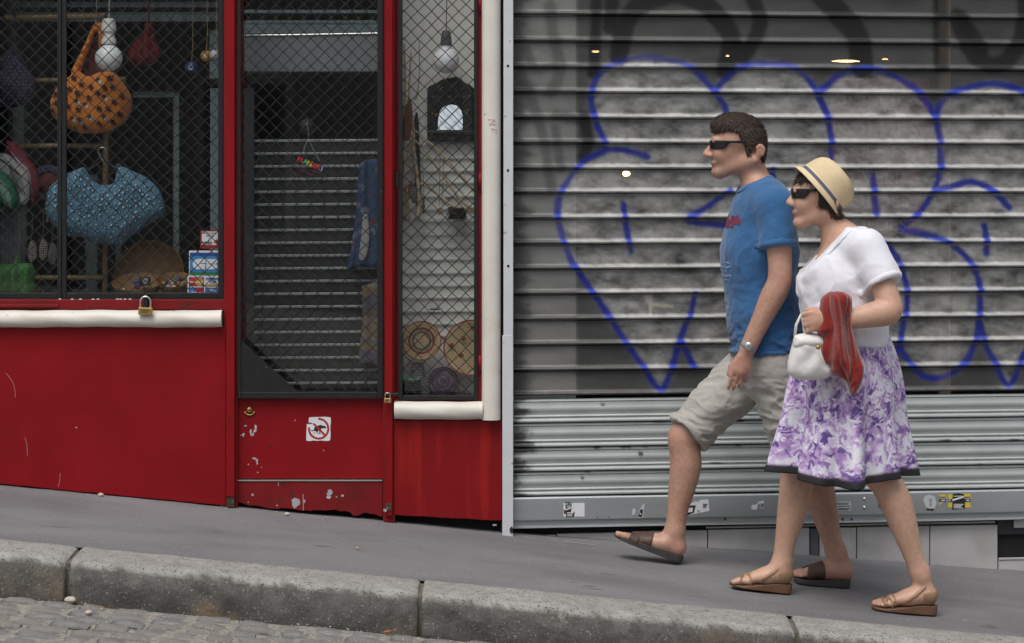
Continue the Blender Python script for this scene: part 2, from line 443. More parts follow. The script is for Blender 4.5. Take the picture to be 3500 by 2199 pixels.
kerb = MB()
kx = np.linspace(-30, 30, 61)                                 # the bed under the stones, seen only in the joints
kerb.v = [(x, y, G(x, y)-dz) for x in kx for (y, dz) in ((KB-0.015, 0.012), (KF+0.02, 0.014), (KF+0.012, 0.30))]
kerb.f = [(i*3+k, i*3+k+1, i*3+k+4, i*3+k+3) for i in range(60) for k in (0, 1)]
kerb_o = tag(kerb.build('kerb', M['kerb_bed']), kind='structure')
prof = [(KB-0.004, -0.10), (KB-0.004, -0.004), (KB-0.02, 0.002), (-1.09, 0.003), (-1.15, 0.003), (-1.20, 0.002), (-1.245, 0.000), (-1.264, -0.005), (-1.277, -0.014), (-1.286, -0.028), (-1.291, -0.050), (-1.296, -0.078), (-1.300, -0.105), (-1.305, -0.14), (-1.31, -0.18), (-1.312, -0.25)]
joints = [-5.4, -4.1, -2.80, -1.534, -0.318, 0.985, 2.26, 3.5, 4.8]
for j, (a, b) in enumerate(zip(joints[:-1], joints[1:])):
    a += 0.007 + 0.003*random.random(); b -= 0.007 + 0.003*random.random()
    xs = np.concatenate([[a, a+0.004, a+0.012], np.linspace(a+0.03, b-0.03, max(int((b-a)/0.016), 4)), [b-0.012, b-0.004, b]])
    nx = len(xs)
    pr = []
    for (y0, z0), (y1, z1) in zip(prof[:-1], prof[1:]):       # refine the profile
        k = max(1, int(math.hypot(y1-y0, z1-z0)/0.014))
        pr += [(y0+(y1-y0)*i/k, z0+(z1-z0)*i/k) for i in range(k)]
    pr.append(prof[-1]); npf = len(pr)
    py = np.array([q[0] for q in pr]); pz = np.array([q[1] for q in pr])
    Xg, Yg = np.meshgrid(xs, py, indexing='ij'); Zg = np.tile(pz, (nx, 1))
    e = np.minimum(Xg-a, b-Xg); rnd = np.clip(1-e/0.022, 0, 1)**2
    face = np.clip((-Zg-0.012)/0.05, 0, 1)
    n1 = fbm(Xg*14+j*9, Yg*14+Zg*14, Zg*9)-0.5; n2 = fbm(Xg*55+j*5, Zg*55, Yg*55)-0.5
    dy = face*(-0.030*n1-0.016*n2) + rnd*0.010
    dz = (1-face)*(0.008*n1+0.0025*n2) - rnd*0.008
    if j == 4: dy = dy + face*0.012*np.exp(-((Xg-a-0.10)/0.07)**2-((Zg+0.09)/0.04)**2)   # a chipped corner
    Yd = Yg+dy; Zd = Zg+dz
    W = np.stack([Xg, Yd, G(Xg, Yd)+Zd], -1).reshape(-1, 3)
    mb = MB(); mb.v = [tuple(q) for q in W]
    mb.f = [(i*npf+k, i*npf+k+1, (i+1)*npf+k+1, (i+1)*npf+k) for i in range(nx-1) for k in range(npf-1)]
    mb.f += [tuple(range(npf-1, -1, -1)), tuple((nx-1)*npf+k for k in range(npf))]
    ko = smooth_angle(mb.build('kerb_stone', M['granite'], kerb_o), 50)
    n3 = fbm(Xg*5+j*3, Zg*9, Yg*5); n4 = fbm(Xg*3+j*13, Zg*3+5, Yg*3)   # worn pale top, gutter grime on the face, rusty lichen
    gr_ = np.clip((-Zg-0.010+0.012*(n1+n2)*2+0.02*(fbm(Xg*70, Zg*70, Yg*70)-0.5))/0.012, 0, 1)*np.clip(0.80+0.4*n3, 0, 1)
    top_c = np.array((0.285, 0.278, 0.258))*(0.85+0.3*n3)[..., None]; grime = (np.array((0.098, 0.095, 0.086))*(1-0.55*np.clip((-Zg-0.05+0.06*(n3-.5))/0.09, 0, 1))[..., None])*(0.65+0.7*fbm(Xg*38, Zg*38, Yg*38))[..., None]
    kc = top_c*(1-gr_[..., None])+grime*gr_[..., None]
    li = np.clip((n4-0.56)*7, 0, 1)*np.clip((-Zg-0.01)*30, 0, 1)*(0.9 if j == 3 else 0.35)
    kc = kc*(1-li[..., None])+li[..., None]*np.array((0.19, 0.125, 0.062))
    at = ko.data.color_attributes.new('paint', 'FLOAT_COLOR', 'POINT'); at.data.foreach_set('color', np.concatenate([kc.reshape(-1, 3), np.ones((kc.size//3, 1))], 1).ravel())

road = sheet('road', -6, 6, -9.5, KF-0.01, lambda x, y: R(x, y)-0.007, 240, 160, M['mortar'], 0.014, 9)
tag(road, kind='structure')
def sett(w, l, seed):                                         # one worn granite sett, its top uneven and its edges rounded
    r = random.Random(seed); n = 6; vs_, fs_ = [], []
    for i in range(n):
        for k in range(n):
            u, v = i/(n-1)*2-1, k/(n-1)*2-1
            ed = max(abs(u), abs(v)); x = u*w/2; y = v*l/2
            cr = 1-0.07*(abs(u)*abs(v))**3
            z = 0.004*(1-u*u)*(1-v*v) - 0.004*max(ed-0.6, 0)/0.4 + r.uniform(-0.0022, 0.0022) + (0 if ed < 0.99 else -0.005)
            vs_.append((x*cr + r.uniform(-0.002, 0.002), y*cr + r.uniform(-0.002, 0.002), z))
    for i in range(n-1):
        for k in range(n-1): fs_.append((i*n+k, (i+1)*n+k, (i+1)*n+k+1, i*n+k+1))
    ring = [i*n for i in range(n)] + [(n-1)*n+k for k in range(1, n)] + [i*n+n-1 for i in range(n-2, -1, -1)] + [k for k in range(n-2, 0, -1)]
    base = len(vs_)
    for q in ring: vs_.append((vs_[q][0]*1.03, vs_[q][1]*1.03, -0.06))
    m = len(ring)
    for i in range(m): fs_.append((ring[i], base+i, base+(i+1) % m, ring[(i+1) % m]))
    me = bpy.data.meshes.new('cobblestone'); me.from_pydata(vs_, [], [f[::-1] if len(f) == 4 and max(f) >= base else f for f in fs_]); me.update()
    me.polygons.foreach_set('use_smooth', [True]*len(me.polygons))
    me.materials.append(M['sett'][seed % 4])
    return me
setts = [sett(0.128 + 0.012*(i % 3), 0.098 + 0.005*(i % 2), i) for i in range(16)]
row_y = KF-0.085
for r_ in range(8):
    x = -2.75 + random.uniform(0, 0.1) + 0.06*(r_ % 2)
    while x < 0.95 - 0.09*r_:
        me = random.choice(setts)
        w = 0.120*random.uniform(0.8, 1.2)
        o = bpy.data.objects.new('cobblestone', me); link(o, road)
        xc, yc = x+w/2, row_y + random.uniform(-0.006, 0.006)
        o.location = (xc, yc, R(xc, yc) + random.uniform(-0.005, 0.004))
        o.rotation_euler = (random.uniform(-0.035, 0.035), 0.0965+random.uniform(-0.035, 0.035), random.uniform(-0.05, 0.05))
        o.scale = (w/0.142, random.uniform(0.94, 1.04), 1)
        x += w+0.012
    row_y -= 0.113
rest = MB()                                                   # the setts out of the picture, up and down the street
for r_ in range(22):
    yc = KF-0.085-0.113*r_; x = -5.2+0.06*(r_ % 2)
    while x < 4.5:
        w = 0.12*random.uniform(0.8, 1.2)
        if r_ >= 8 or x+w < -2.76 or x > 0.97-0.09*r_:
            me = random.choice(setts); k = w/0.142; xc = x+w/2; z0 = R(xc, yc)
            rest.add([(xc+v.co.x*k, yc+v.co.y, z0+v.co.z-0.0965*v.co.x*k) for v in me.vertices], [tuple(p.vertices) for p in me.polygons])
        x += w+0.012
ro = rest.build('far_cobblestones', M['sett'][0], road, smooth=True); ro['kind'] = 'stuff'
gr = MB()
def pebble(mb, x, y, z, s):
    pts = [(1,0,0),(-1,0,0),(0,1,0),(0,-1,0),(0,0,1),(0,0,-1)]
    vs_ = [(x+p[0]*s*random.uniform(.6,1.3), y+p[1]*s*random.uniform(.6,1.3), z+p[2]*s*random.uniform(.4,.8)) for p in pts]
    mb.add(vs_, [(0,2,4),(2,1,4),(1,3,4),(3,0,4),(2,0,5),(1,2,5),(3,1,5),(0,3,5)])
for i in range(1500):
    y = KF-0.02-abs(random.gauss(0, 0.4)); x = random.uniform(-2.4, 0.5)
    if math.sin(x*13+y*31)+math.sin(y*47-x*9) < -0.2: continue
    pebble(gr, x, y, R(x, y)+0.002, random.choice([0.002, 0.0025, 0.003, 0.0045]))
for i in range(420):
    x = random.uniform(-2.4, 2.4); y = random.choice([random.uniform(KF+.05, 0), -abs(random.gauss(0, 0.06))-0.01, random.uniform(KF+.05, KB+.1)])
    pebble(gr, x, y, G(x, y)+0.004, random.choice([0.0018, 0.0022, 0.003]))
tag(gr.build('gravel', M['grit']), 'pale grit scattered on pavement and cobbles', kind='stuff')
def stone(name, px, py, Y, s, label, cat, material, gz):
    bm = bmesh.new(); bmesh.ops.create_icosphere(bm, subdivisions=2, radius=s)
    x = XX(px, Y)
    for v in bm.verts:
        k = 1+0.35*(float(vnoise(v.co.x/s*1.6+px, v.co.y/s*1.6, v.co.z/s*1.6))-0.5)
        v.co = Vector((v.co.x*1.25, v.co.y, v.co.z*0.75))*k
    me = bpy.data.meshes.new(name); bm.to_mesh(me); bm.free(); me.materials.append(material)
    o = bpy.data.objects.new(name, me); link(o); o.location = (x, Y, gz(x, Y)+s*0.55)
    return tag(o, label, cat)
M['pebble'] = mat('pale_stone', (0.50, 0.44, 0.36), 0.8, 0.2, 60, 0.4, 150)
stone('pebble', 240, 2050, KF-0.035, 0.017, 'pale stone lying at the foot of the kerb joint', 'stone', M['pebble'], R)
stone('pebble', 344, 1690, -0.03, 0.010, 'small pale pebble against the big red panel', 'stone', M['pebble'], G)
stone('pebble', 980, 1767, -0.05, 0.009, 'small pale pebble below the ragged kick panel of the door', 'stone', M['pebble'], G)
stone('pebble', 302, 2116, KF-0.22, 0.011, 'grey-white pebble lying out on the cobbles', 'stone', M['pebble'], R)
def leaf(px, Y, s, rot, label, col, gz):
    pts = catmull([(-1, 0), (-0.5, 0.4), (0, 0.5), (0.6, 0.35), (1, 0), (0.6, -0.3), (0, -0.45), (-0.5, -0.35), (-1, 0)], 3)[:-1]
    x = XX(px, Y); vs_ = [(0, 0, 0.010)]
    for a, b in pts:
        X, Yy = (a*math.cos(rot)-b*math.sin(rot))*s, (a*math.sin(rot)+b*math.cos(rot))*s
        vs_.append((X, Yy, 0.004+0.35*s*abs(b)+0.2*s*max(a, 0)))
    n = len(pts)
    mb = MB(); mb.add(vs_, [(0, i+1, (i+1) % n+1) for i in range(n)])
    o = mb.build('fallen_leaf', flat('leaf_'+label[:6].strip(), col, 0.7), smooth=True)
    o.location = (x, Y, gz(x, Y)+0.002)
    m = o.modifiers.new('t', 'SOLIDIFY'); m.thickness = 0.0008
    tag(o, label, 'leaf')
leaf(1325, KF-0.05, 0.020, 0.5, 'curled orange dry leaf on the cobbles by the kerb', (0.36, 0.11, 0.03), R)
leaf(1222, -0.62, 0.011, 0.2, 'tiny yellowish dry leaf out on the pavement', (0.42, 0.26, 0.10), G)
straw = MB().tube([P(1925, 1846, -0.06), P(2035, 1862, -0.075)], 0.0022, 6).build('straw', flat('straw', (0.45, 0.36, 0.22)))
for v in straw.data.vertices: v.co.z = G(v.co.x, v.co.y)+0.004+(v.co.z % 0.003)*0.3
tag(straw, 'thin dry straw lying on pavement below the shutter', 'straw')

# ------------------------------------------------------------------ buildings that carry the shops, and the one across the street
def building(name, label, x0, x1, y0, y1, z0, z1, windows):
    t = thing(name, label, 'building', ((x0+x1)/2, y0, z0))
    MB().box(x0, x1, y0, y1, z0, z1).build('wall', M['plaster'], t)
    s = -1 if y0 < 0 else 1
    for (wx, wz) in windows:
        yf = y1 if y1 < -5 else y0
        dr = 1 if yf == y1 else -1
        f = MB().box(wx-0.55, wx+0.55, yf, yf+dr*0.05, wz, wz+1.9).build('window', M['white'], t)
        MB().box(wx-0.45, wx+0.45, yf+dr*0.05, yf+dr*0.06, wz+0.1, wz+1.8).build('pane', flat('far_pane', (0.03, 0.035, 0.04), 0.15), f)
    return t
building('house', 'plastered house front above the red shopfront and the shutter', -7, 7, 0.10, 5.0, 2.62, 9.0, [])
building('house', 'pale plastered house across the cobbled street, seen only as reflection in the panes', -14, 14, -21.0, -16.0, -2.0, 6.2, [(x, z) for x in range(-12, 13, 3) for z in (0.6, 3.6)])  # unseen house; its height and distance are set to admit frontal light
MB().box(-7, XX(-70), 0.05, 0.5, -0.6, 2.62).build('party_wall', M['plaster'])
tag(bpy.data.objects['party_wall'], kind='structure')
MB().box(2.55, 7, 0.32, 0.8, -0.8, 2.62).build('end_wall', M['plaster'])
tag(bpy.data.objects['end_wall'], kind='structure')
# rooms behind the glass
rm = MB(); x0, x1 = XX(-70), XX(1716)
rm.add([(x0,.12,-.4),(x1,.12,-.4),(x1,2.6,-.4),(x0,2.6,-.4)], [(0,1,2,3)])
tag(rm.build('shop_floor', M['room_dark']), kind='structure')
rw = MB().box(x0, x1, 2.6, 2.7, -.4, 2.7); rw.box(x0-.05, x0, .1, 2.6, -.4, 2.66); rw.box(x1, x1+.02, .1, 2.6, -.4, 2.66); rw.box(x0, x1, .1, 2.6, 2.62, 2.66)
tag(rw.build('shop_wall', M['room']), kind='structure')
rw = MB().box(x1+.03, 3.0, 2.2, 2.3, -.6, 2.6); rw.box(2.9, 3.0, .4, 2.2, -.6, 2.6); rw.box(x1+.03, 3.0, .5, 2.3, 2.62, 2.68); rw.box(x1+.03, 3, .4, 2.3, -.6, -.5)
tag(rw.build('clothes_shop_wall', M['room_dark']), kind='structure')

# ------------------------------------------------------------------ the red shopfront
shop = thing('shopfront', 'red painted wooden shopfront with white half-round mouldings', 'shopfront', (XX(860), 0, G(XX(860), 0)))
def ragged(x0, x1, ztop, ybot, jag, y0, y1, step=0.012, base=None):
    n = int((x1-x0)/step); bot = []
    for i in range(n+1):
        x = x0+(x1-x0)*i/n
        bot.append((x, ybot(x)+jag*(float(fbm(np.array(x*22.0+3), np.array(1.7)))-0.4)))
    return MB().prism(bot+[(x1, ztop), (x0, ztop)], y0, y1)
ragged(XX(-70), XX(772), ZZ(1119), lambda x: G(x, 0)+0.004, 0.006, 0.0, 0.04).build('stall_riser', M['red'], shop, bevel=0.002)
MB().pbox(-70, 770, 1024, 1061, 0.012, 0.14).build('window_rail', M['red_dull'], shop, bevel=0.003)
MB().pbox(-70, 200, 1040, 1052, 0.004, 0.013).build('rail_fillet', M['red_dull'], shop, bevel=0.002)
def half_round(name, px0, px1, pyc, r_px, mat_, parent, Y=0.0, depth=0.045):
    prof_ = []; n = 14
    for i in range(n+1):
        a = math.pi*i/n - math.pi/2
        prof_.append((Y-depth*math.cos(a)**0.8 if math.cos(a) > 0 else Y, ZZ(pyc, Y)+r_px/850*math.sin(a)))
    xs = np.linspace(XX(px0), XX(px1), 60); vs_, fs_ = [], []
    for x in xs:
        for y, z in prof_: vs_.append((x, y + 0.0012*math.sin(x*23+z*90), z + 0.0010*math.sin(x*11+1)+0.0008*math.sin(x*37)))
    k = n+1
    for i in range(len(xs)-1):
        for j in range(n): fs_.append((i*k+j, (i+1)*k+j, (i+1)*k+j+1, i*k+j+1))
    fs_.append(tuple(range(k))); fs_.append(tuple((len(xs)-1)*k+j for j in range(k-1, -1, -1)))
    o = MB().add(vs_, fs_).build(name, mat_, parent); return smooth_angle(o, 50)
half_round('moulding', -70, 760, 1090, 29, M['white'], shop)
half_round('moulding', 1349, 1650, 1403, 30.5, M['white'], shop)
# the upright white moulding, mitred over the sill
pr_ = [(XX(1647), 0.05), (XX(1647), -0.012), (XX(1650), -0.028), (XX(1656), -0.038), (XX(1664), -0.043), (XX(1680), -0.046), (XX(1694), -0.043), (XX(1702), -0.037), (XX(1708), -0.026), (XX(1711), -0.01), (XX(1711), 0.05)]
zt, zb = 2.62, ZZ(1433.5)
vs_ = [(x, y, zt) for x, y in pr_] + [(x, y, max(zb + (XX(1711)-x)*0.0, zb)) for x, y in pr_]
n = len(pr_)
o = MB().add(vs_, [(i, i+n, (i+1) % n+n, (i+1) % n) for i in range(n)] + [tuple(range(n)), tuple(range(2*n-1, n-1, -1))]).build('moulding', M['white'], shop); smooth_angle(o, 45)
# posts
def post(px0, px1, y0, y1, base_lift=0.0, m='red', zt=2.62, name='post'):
    xa, xb = XX(px0, y0), XX(px1, y0)
    return MB().prism([(xa, G(xa, 0)+base_lift), (xb, G(xb, 0)+base_lift), (xb, zt), (xa, zt)], y0, y1).build(name, M[m], shop, bevel=0.003)
post(773, 802, -0.022, 0.03, 0.045)
post(764, 812, 0.003, 0.12, 0.0, 'red_dull')
post(1317, 1342, -0.020, 0.03, 0.03)
post(1309, 1350, 0.002, 0.12, 0.0, 'red_dull')
post(1350, 1361, 0.030, 0.12, 0.3)
MB().pbox(1633, 1648, -425, 1372, 0.008, 0.12).build('window_stile', M['red_dull'], shop, bevel=0.002)
MB().pbox(1350, 1648, 1364, 1374, 0.010, 0.14).build('window_rail', M['red_dull'], shop, bevel=0.002)
for py in (15, 620, 1243): MB().tube([P(1641, py-27, -0.003), P(1641, py+27, -0.003)], 0.0065, 10).build('hinge', M['red'], shop, smooth=True)
ragged(XX(1346), XX(1715), ZZ(1437), lambda x: G(x, 0)+0.032+0.018*(x-XX(1346))/0.43, 0.008, 0.0, 0.04).build('stall_riser', M['red_streak'], shop, bevel=0.002)
MB().pbox(1300, 1722, 1700, 1860, 0.06, 0.10).build('dark_gap_board', M['dark'], shop)  # near-black board paints in the shade of the gap under the riser
MB().pbox(760, 1310, 1690, 1830, 0.075, 0.12).build('dark_gap_board', M['dark'], shop)  # black board carries the shade of the gap under the door
for a, b, c, d in ((775, 800, 1690, 1733), (1316, 1338, 1722, 1745)): MB().pbox(a, b, c, d, -0.0235 if c > 1700 else -0.018, 0.0).build('rot_patch', mat('rotten_wood', (0.055, 0.042, 0.030), 0.9, 0.5, 60, 0.6, 120, speck=((0.3, 0.28, 0.25), 60, 0.66)), shop)
# the door
door = MB().pbox(808, 1312, 1362, 1637, 0.022, 0.07).build('door', M['red'], shop, bevel=0.003)
MB().pbox(1312, 1318, 1362, 1780, 0.012, 0.07).build('door_stop', M['red_dull'], shop)
MB().pbox(808, 1306, 1641, 1645, 0.014, 0.06).build('threshold_strip', M['strip'], door)
ragged(XX(808, .018), XX(1308, .018), ZZ(1646, .018), lambda x: G(x, 0)+0.008+0.020*max(0, (x-XX(980))/0.3 if x < XX(1200) else 0.3), 0.030, 0.018, 0.05, 0.008).build('kick_panel', M['red_dull'], door, bevel=0.0015)
MB().pbox(829, 1302, -425, 1362, 0.085, 0.091).build('pane', M['glass'], door)
ds = MB().pbox(812, 829, -425, 1362, 0.05, 0.11); ds.pbox(1300, 1312, -425, 1362, 0.05, 0.11); ds.build('sash', M['red_dull'], door)
lk = MB().lathe([(0.0, 0.012), (0.009, 0.0118), (0.011, 0.009), (0.0115, 0.0), (0.0115, -0.004)], P(853, 1401, 0.022), (0, -1, 0), 24).build('lock', M['brass'], door, smooth=True)
MB().tube([P(853+17*math.cos(a), 1404+15*math.sin(a), 0.018) for a in np.linspace(0.25, math.pi-0.25, 10)], 0.0035, 8).build('escutcheon', M['brass'], lk, smooth=True)
MB().pbox(852, 854.5, 1397, 1405, 0.008, 0.012).build('keyhole', M['ink'], lk)
# window panes and their red sashes
MB().pbox(-70, 768, -425, 1026, 0.085, 0.091).build('pane', M['glass'], shop)
MB().pbox(1361, 1634, -425, 1366, 0.085, 0.091).build('pane', M['glass'], shop)

# paint chips, scraped stickers and drips on the red paint
def blob(px, py, rx, ry, seed, Y, material, name, parent, n=18, jag=0.35, th=0.0012):
    r = random.Random(seed); pts = []
    for i in range(n):
        a = 2*math.pi*i/n; k = 1+jag*(r.random()-0.5)*2
        pts.append((XX(px+rx*k*math.cos(a), Y), ZZ(py-ry*k*math.sin(a), Y)))
    return MB().prism(pts, Y-th, Y+th).build(name, material, parent)
chip = flat('bare_primer', (0.36, 0.37, 0.38), 0.7); chip2 = flat('chalky_chip', (0.50, 0.49, 0.48), 0.8)
for i, (px, py, rx, ry, m, Y) in enumerate([
    (1010, 1718, 13, 17, chip, 0.018), (1040, 1714, 4, 6, chip, 0.018), (863, 1692, 4, 4, chip, 0.018), (848, 1717, 2, 2, chip2, 0.018), (948, 1728, 3, 3, chip, 0.018),
    (1127, 1686, 9, 10, chip, 0.018), (1123, 1700, 7, 5, chip2, 0.018), (1150, 1699, 3, 3, chip, 0.018), (1171, 1695, 4, 4, chip2, 0.018),
    (839, 1456, 5, 3, chip, 0.022), (874, 1462, 4, 9, chip2, 0.022), (871, 1474, 5, 5, chip2, 0.022), (857, 1475, 3, 9, chip2, 0.022), (862, 1486, 7, 6, chip, 0.022), (832, 1487, 4, 6, chip2, 0.022), (824, 1488, 2, 2, chip, 0.022),
    (869, 1568, 8, 4, chip, 0.022), (878, 1576, 4, 7, chip, 0.022), (879, 1584, 3, 4, chip2, 0.022), (881, 1616, 2.5, 2.5, chip2, 0.022), (849, 1588, 2, 2, chip2, 0.022), (894, 1598, 1.6, 1.6, chip2, 0.022),
    (1008, 1437, 1.5, 2.5, chip2, 0.022), (1106, 1540, 1.5, 2, chip2, 0.022), (285, 1391, 7, 4, M['red_dull'], 0.0), (260, 1462, 3, 2, chip2, 0.0), (1316, 1744, 6, 5, chip, -0.0245), (1690, 1795, 7, 3, chip, 0.0)]):
    blob(px, py, rx, ry, i, Y, m, 'paint_chip', door if 0.01 < Y else shop, 14)
for pts, Y, pr in (([(20, 1275), (34, 1292), (45, 1310), (52, 1335), (52, 1360)], 0.0, shop), ([(85, 1495), (92, 1520), (94, 1558)], 0.0, shop), ([(952, 1648), (951, 1663)], 0.018, door), ([(1036, 1690), (1037, 1745)], 0.018, door), ([(206, 1618), (204, 1650), (199, 1665)], 0.0, shop)):
    MB().tube([P(a, b, Y-0.0004) for a, b in pts], 0.0011, 5).build('paint_drip', chip2 if pts[0][0] > 900 else flat('pink_scratch', (0.50, 0.22, 0.22), 0.7), pr)
# faint pink felt-pen tag on the white upright
pk = flat('pink_pen', (0.62, 0.33, 0.33), 0.6)
for pts in ([(1667, 408), (1692, 410), (1672, 427), (1695, 424)], [(1679, 440), (1697, 441), (1696, 452)], [(1680, 441), (1682, 450)], [(1692, 453), (1694, 455)]):
    MB().tube([P(a, b, -0.0462) for a, b in pts], 0.0012, 5).build('pen_mark', pk, shop)

# ------------------------------------------------------------------ grey-white guide strip beside the shutter
strip = thing('cover_strip', 'grey-white upright cover strip with three screws between shopfront and shutter', 'trim strip', (XX(1737), -0.03, G(XX(1737), 0)))
MB().pbox(1721, 1754, -425, 1148, -0.032, 0.0).build('upper_length', M['grey_white'], strip, bevel=0.0015)
xa, xb = XX(1717, -.034), XX(1754, -.034)
MB().prism([(xa, G(xa, 0)-.003), (xb, G(xb, 0)-.003), (xb, ZZ(1148, -.034)), (xa, ZZ(1148, -.034))], -0.036, 0.0).build('lower_length', M['grey_white'], strip, bevel=0.0015)
for (a, b) in ((1736, 226), (1736, 583), (1737, 910)): MB().lathe([(0.0, 0.002), (0.004, 0.002), (0.0055, 0.0)], P(a, b, -0.032), (0, -1, 0), 14).build('screw', M['dark'], strip, smooth=True)
blob(1749, 1813, 7, 10, 91, -0.037, M['ink'], 'tar_blob', strip)
MB().pbox(1710, 1722, -425, 1840, 0.02, 0.06).build('gap_backing', M['dark'], shop)

# ------------------------------------------------------------------ security grilles
PITCH = 0.0553
def grille(label, px0, px1, py0, py1, Y, fl, fr, fb, phase, plate=False, ft=None):
    xa, xb, za, zb = XX(px0, Y), XX(px1, Y), ZZ(py1, Y), ZZ(py0, Y)
    t = thing('security_grille', label, 'grille', ((xa+xb)/2, Y, za), 'black wire security grilles')
    k = 1/850
    ia, ib, ja, jb = xa+fl*k, xb-fr*k, za+fb*k, zb
    MB().box(xa, ia, Y-0.008, Y+0.012, za, zb).build('frame_stile', M['black'], t, bevel=0.0015)
    MB().box(ib, xb, Y-0.008, Y+0.012, za, zb).build('frame_stile', M['black'], t, bevel=0.0015)
    MB().box(ia+.0005, ib-.0005, Y-0.0075, Y+0.011, za, ja).build('frame_rail', M['black'], t, bevel=0.0015)
    m = MB()
    for sgn in (1, -1):
        lo = (ia - jb) if sgn > 0 else (ia + ja); hi = (ib - ja) if sgn > 0 else (ib + jb)
        c = math.floor(lo/PITCH)*PITCH + phase
        while c < hi:
            # x - sgn*z = c
            if sgn > 0: z0, z1 = max(ja, ia-c), min(jb, ib-c)
            else: z0, z1 = max(ja, c-ib), min(jb, c-ia)
            if z1-z0 > 0.004:
                n_ = max(2, int((z1-z0)/(PITCH/2)*2)+1); pts = []
                for i in range(n_+1):
                    z = z0+(z1-z0)*i/n_; x = c+sgn*z
                    ph = math.pi*(x/(PITCH/2)) if sgn > 0 else math.pi*(x/(PITCH/2))+math.pi
                    wob = 0.0009*math.sin(z*71+c*40)
                    pts.append((x+wob, Y+0.002+0.0024*math.cos(ph + 2*math.pi*(z/PITCH)*0.0), z+wob*0.5))
                m.tube(pts, 0.0019, 5, cap=False)
            c += PITCH
    m.build('wire_mesh', M['wire'], t, smooth=True)
    if plate:
        MB().prism([(ia, ja), (XX(1018, Y), ja), (ia, ZZ(1165, Y))], Y-0.0035, Y+0.0055).build('corner_plate', M['black'], t, bevel=0.001)
    return t
grille('black wire grille over the window corner with the hanging purple bag', -70, 211, -425, 1023, 0.035, 12, 14, 22, 0.012)
grille('black wire grille over the window with orange and blue bags', 214, 764, -425, 1023, 0.033, 14, 18, 22, 0.031)
grille('black wire grille over the shop door, solid plate in its lower corner', 812, 1309, -425, 1362, 0.0, 12, 19, 22, 0.020, True)
g4 = grille('narrow black wire grille over the window with the baskets', 1362, 1634, -425, 1366, 0.005, 14, 14, 14, 0.008)
hp = MB().pbox(1313, 1364, 1344, 1355, -0.030, -0.020).build('hasp', M['black'], g4, bevel=0.002)
MB().pbox(1354, 1362, 590, 640, -0.012, 0.004).build('hinge', M['black'], g4, bevel=0.001)

def padlock(name, px, py, w, h, Y, label, tilt=0.0):
    t = thing(name, label, 'padlock', P(px, py+h, Y), 'brass padlocks')
    b = MB().pbox(px-w/2, px+w/2, py, py+h, Y-0.010, Y+0.008).build('body', M['brass'], t, bevel=0.0025)
    r = w*0.36; pts = [P(px-r, py+3, Y)] + [P(px-r*math.cos(a), py-w*0.42-r*math.sin(a), Y) for a in np.linspace(0, math.pi, 12)] + [P(px+r, py+3, Y)]
    MB().tube(pts, w*0.055/850*1.3, 8).build('shackle', M['steel'], t, smooth=True)
    for i in range(3): MB().pbox(px-w*0.28, px+w*0.28-i*2, py+h*0.30+i*h*0.16, py+h*0.36+i*h*0.16, Y-0.0106, Y-0.0098).build('stamping', M['ink'], b)
    t.rotation_euler = (0, tilt, 0)
    return t
padlock('padlock', 496, 1052, 48, 25, -0.052, 'large brass padlock hanging over the white sill of the window', 0.03)
padlock('padlock', 1324, 1362, 24, 16, -0.042, 'small brass padlock on the hasp beside the door', 0.04)
MB().pbox(489, 503, 1010, 1050, -0.050, 0.03).build('locking_staple', M['black'], shop, bevel=0.002)
# ------------------------------------------------------------------ the roller shutter (its wall turns away by a few degrees)
TH = math.radians(6.7); SX0, SY0 = XX(1755, 0.02), 0.02
shut = thing('roller_shutter', 'grey metal roller shutter with perforated slats and blue spray-paint graffiti', 'roller shutter', (SX0, SY0, 0.0), None, TH)
tT = math.tan(TH)
def S(px, py, v=0.0):                                         # photo pixel -> shutter's own u, z (v: metres behind its plane)
    a = (px-CX)/F
    y0 = SY0 + v/math.cos(TH)
    d = (D0+y0-SX0*tT)/(1-a*tT)
    x = a*d; y = d-D0
    return ((x-SX0)*math.cos(TH)+(y-SY0)*math.sin(TH), CZ-(py-HY)*d/F)
def SU(px, py=570, v=0.0): return S(px, py, v)[0]
UW = 2.30
_lip_px = [-385, -300, -213, -126, -39, 46, 137, 227, 312, 400, 486, 574, 656, 744, 831, 917, 1003, 1091, 1177, 1265, 1350]
lips = [S(1755, p)[1] for p in _lip_px]
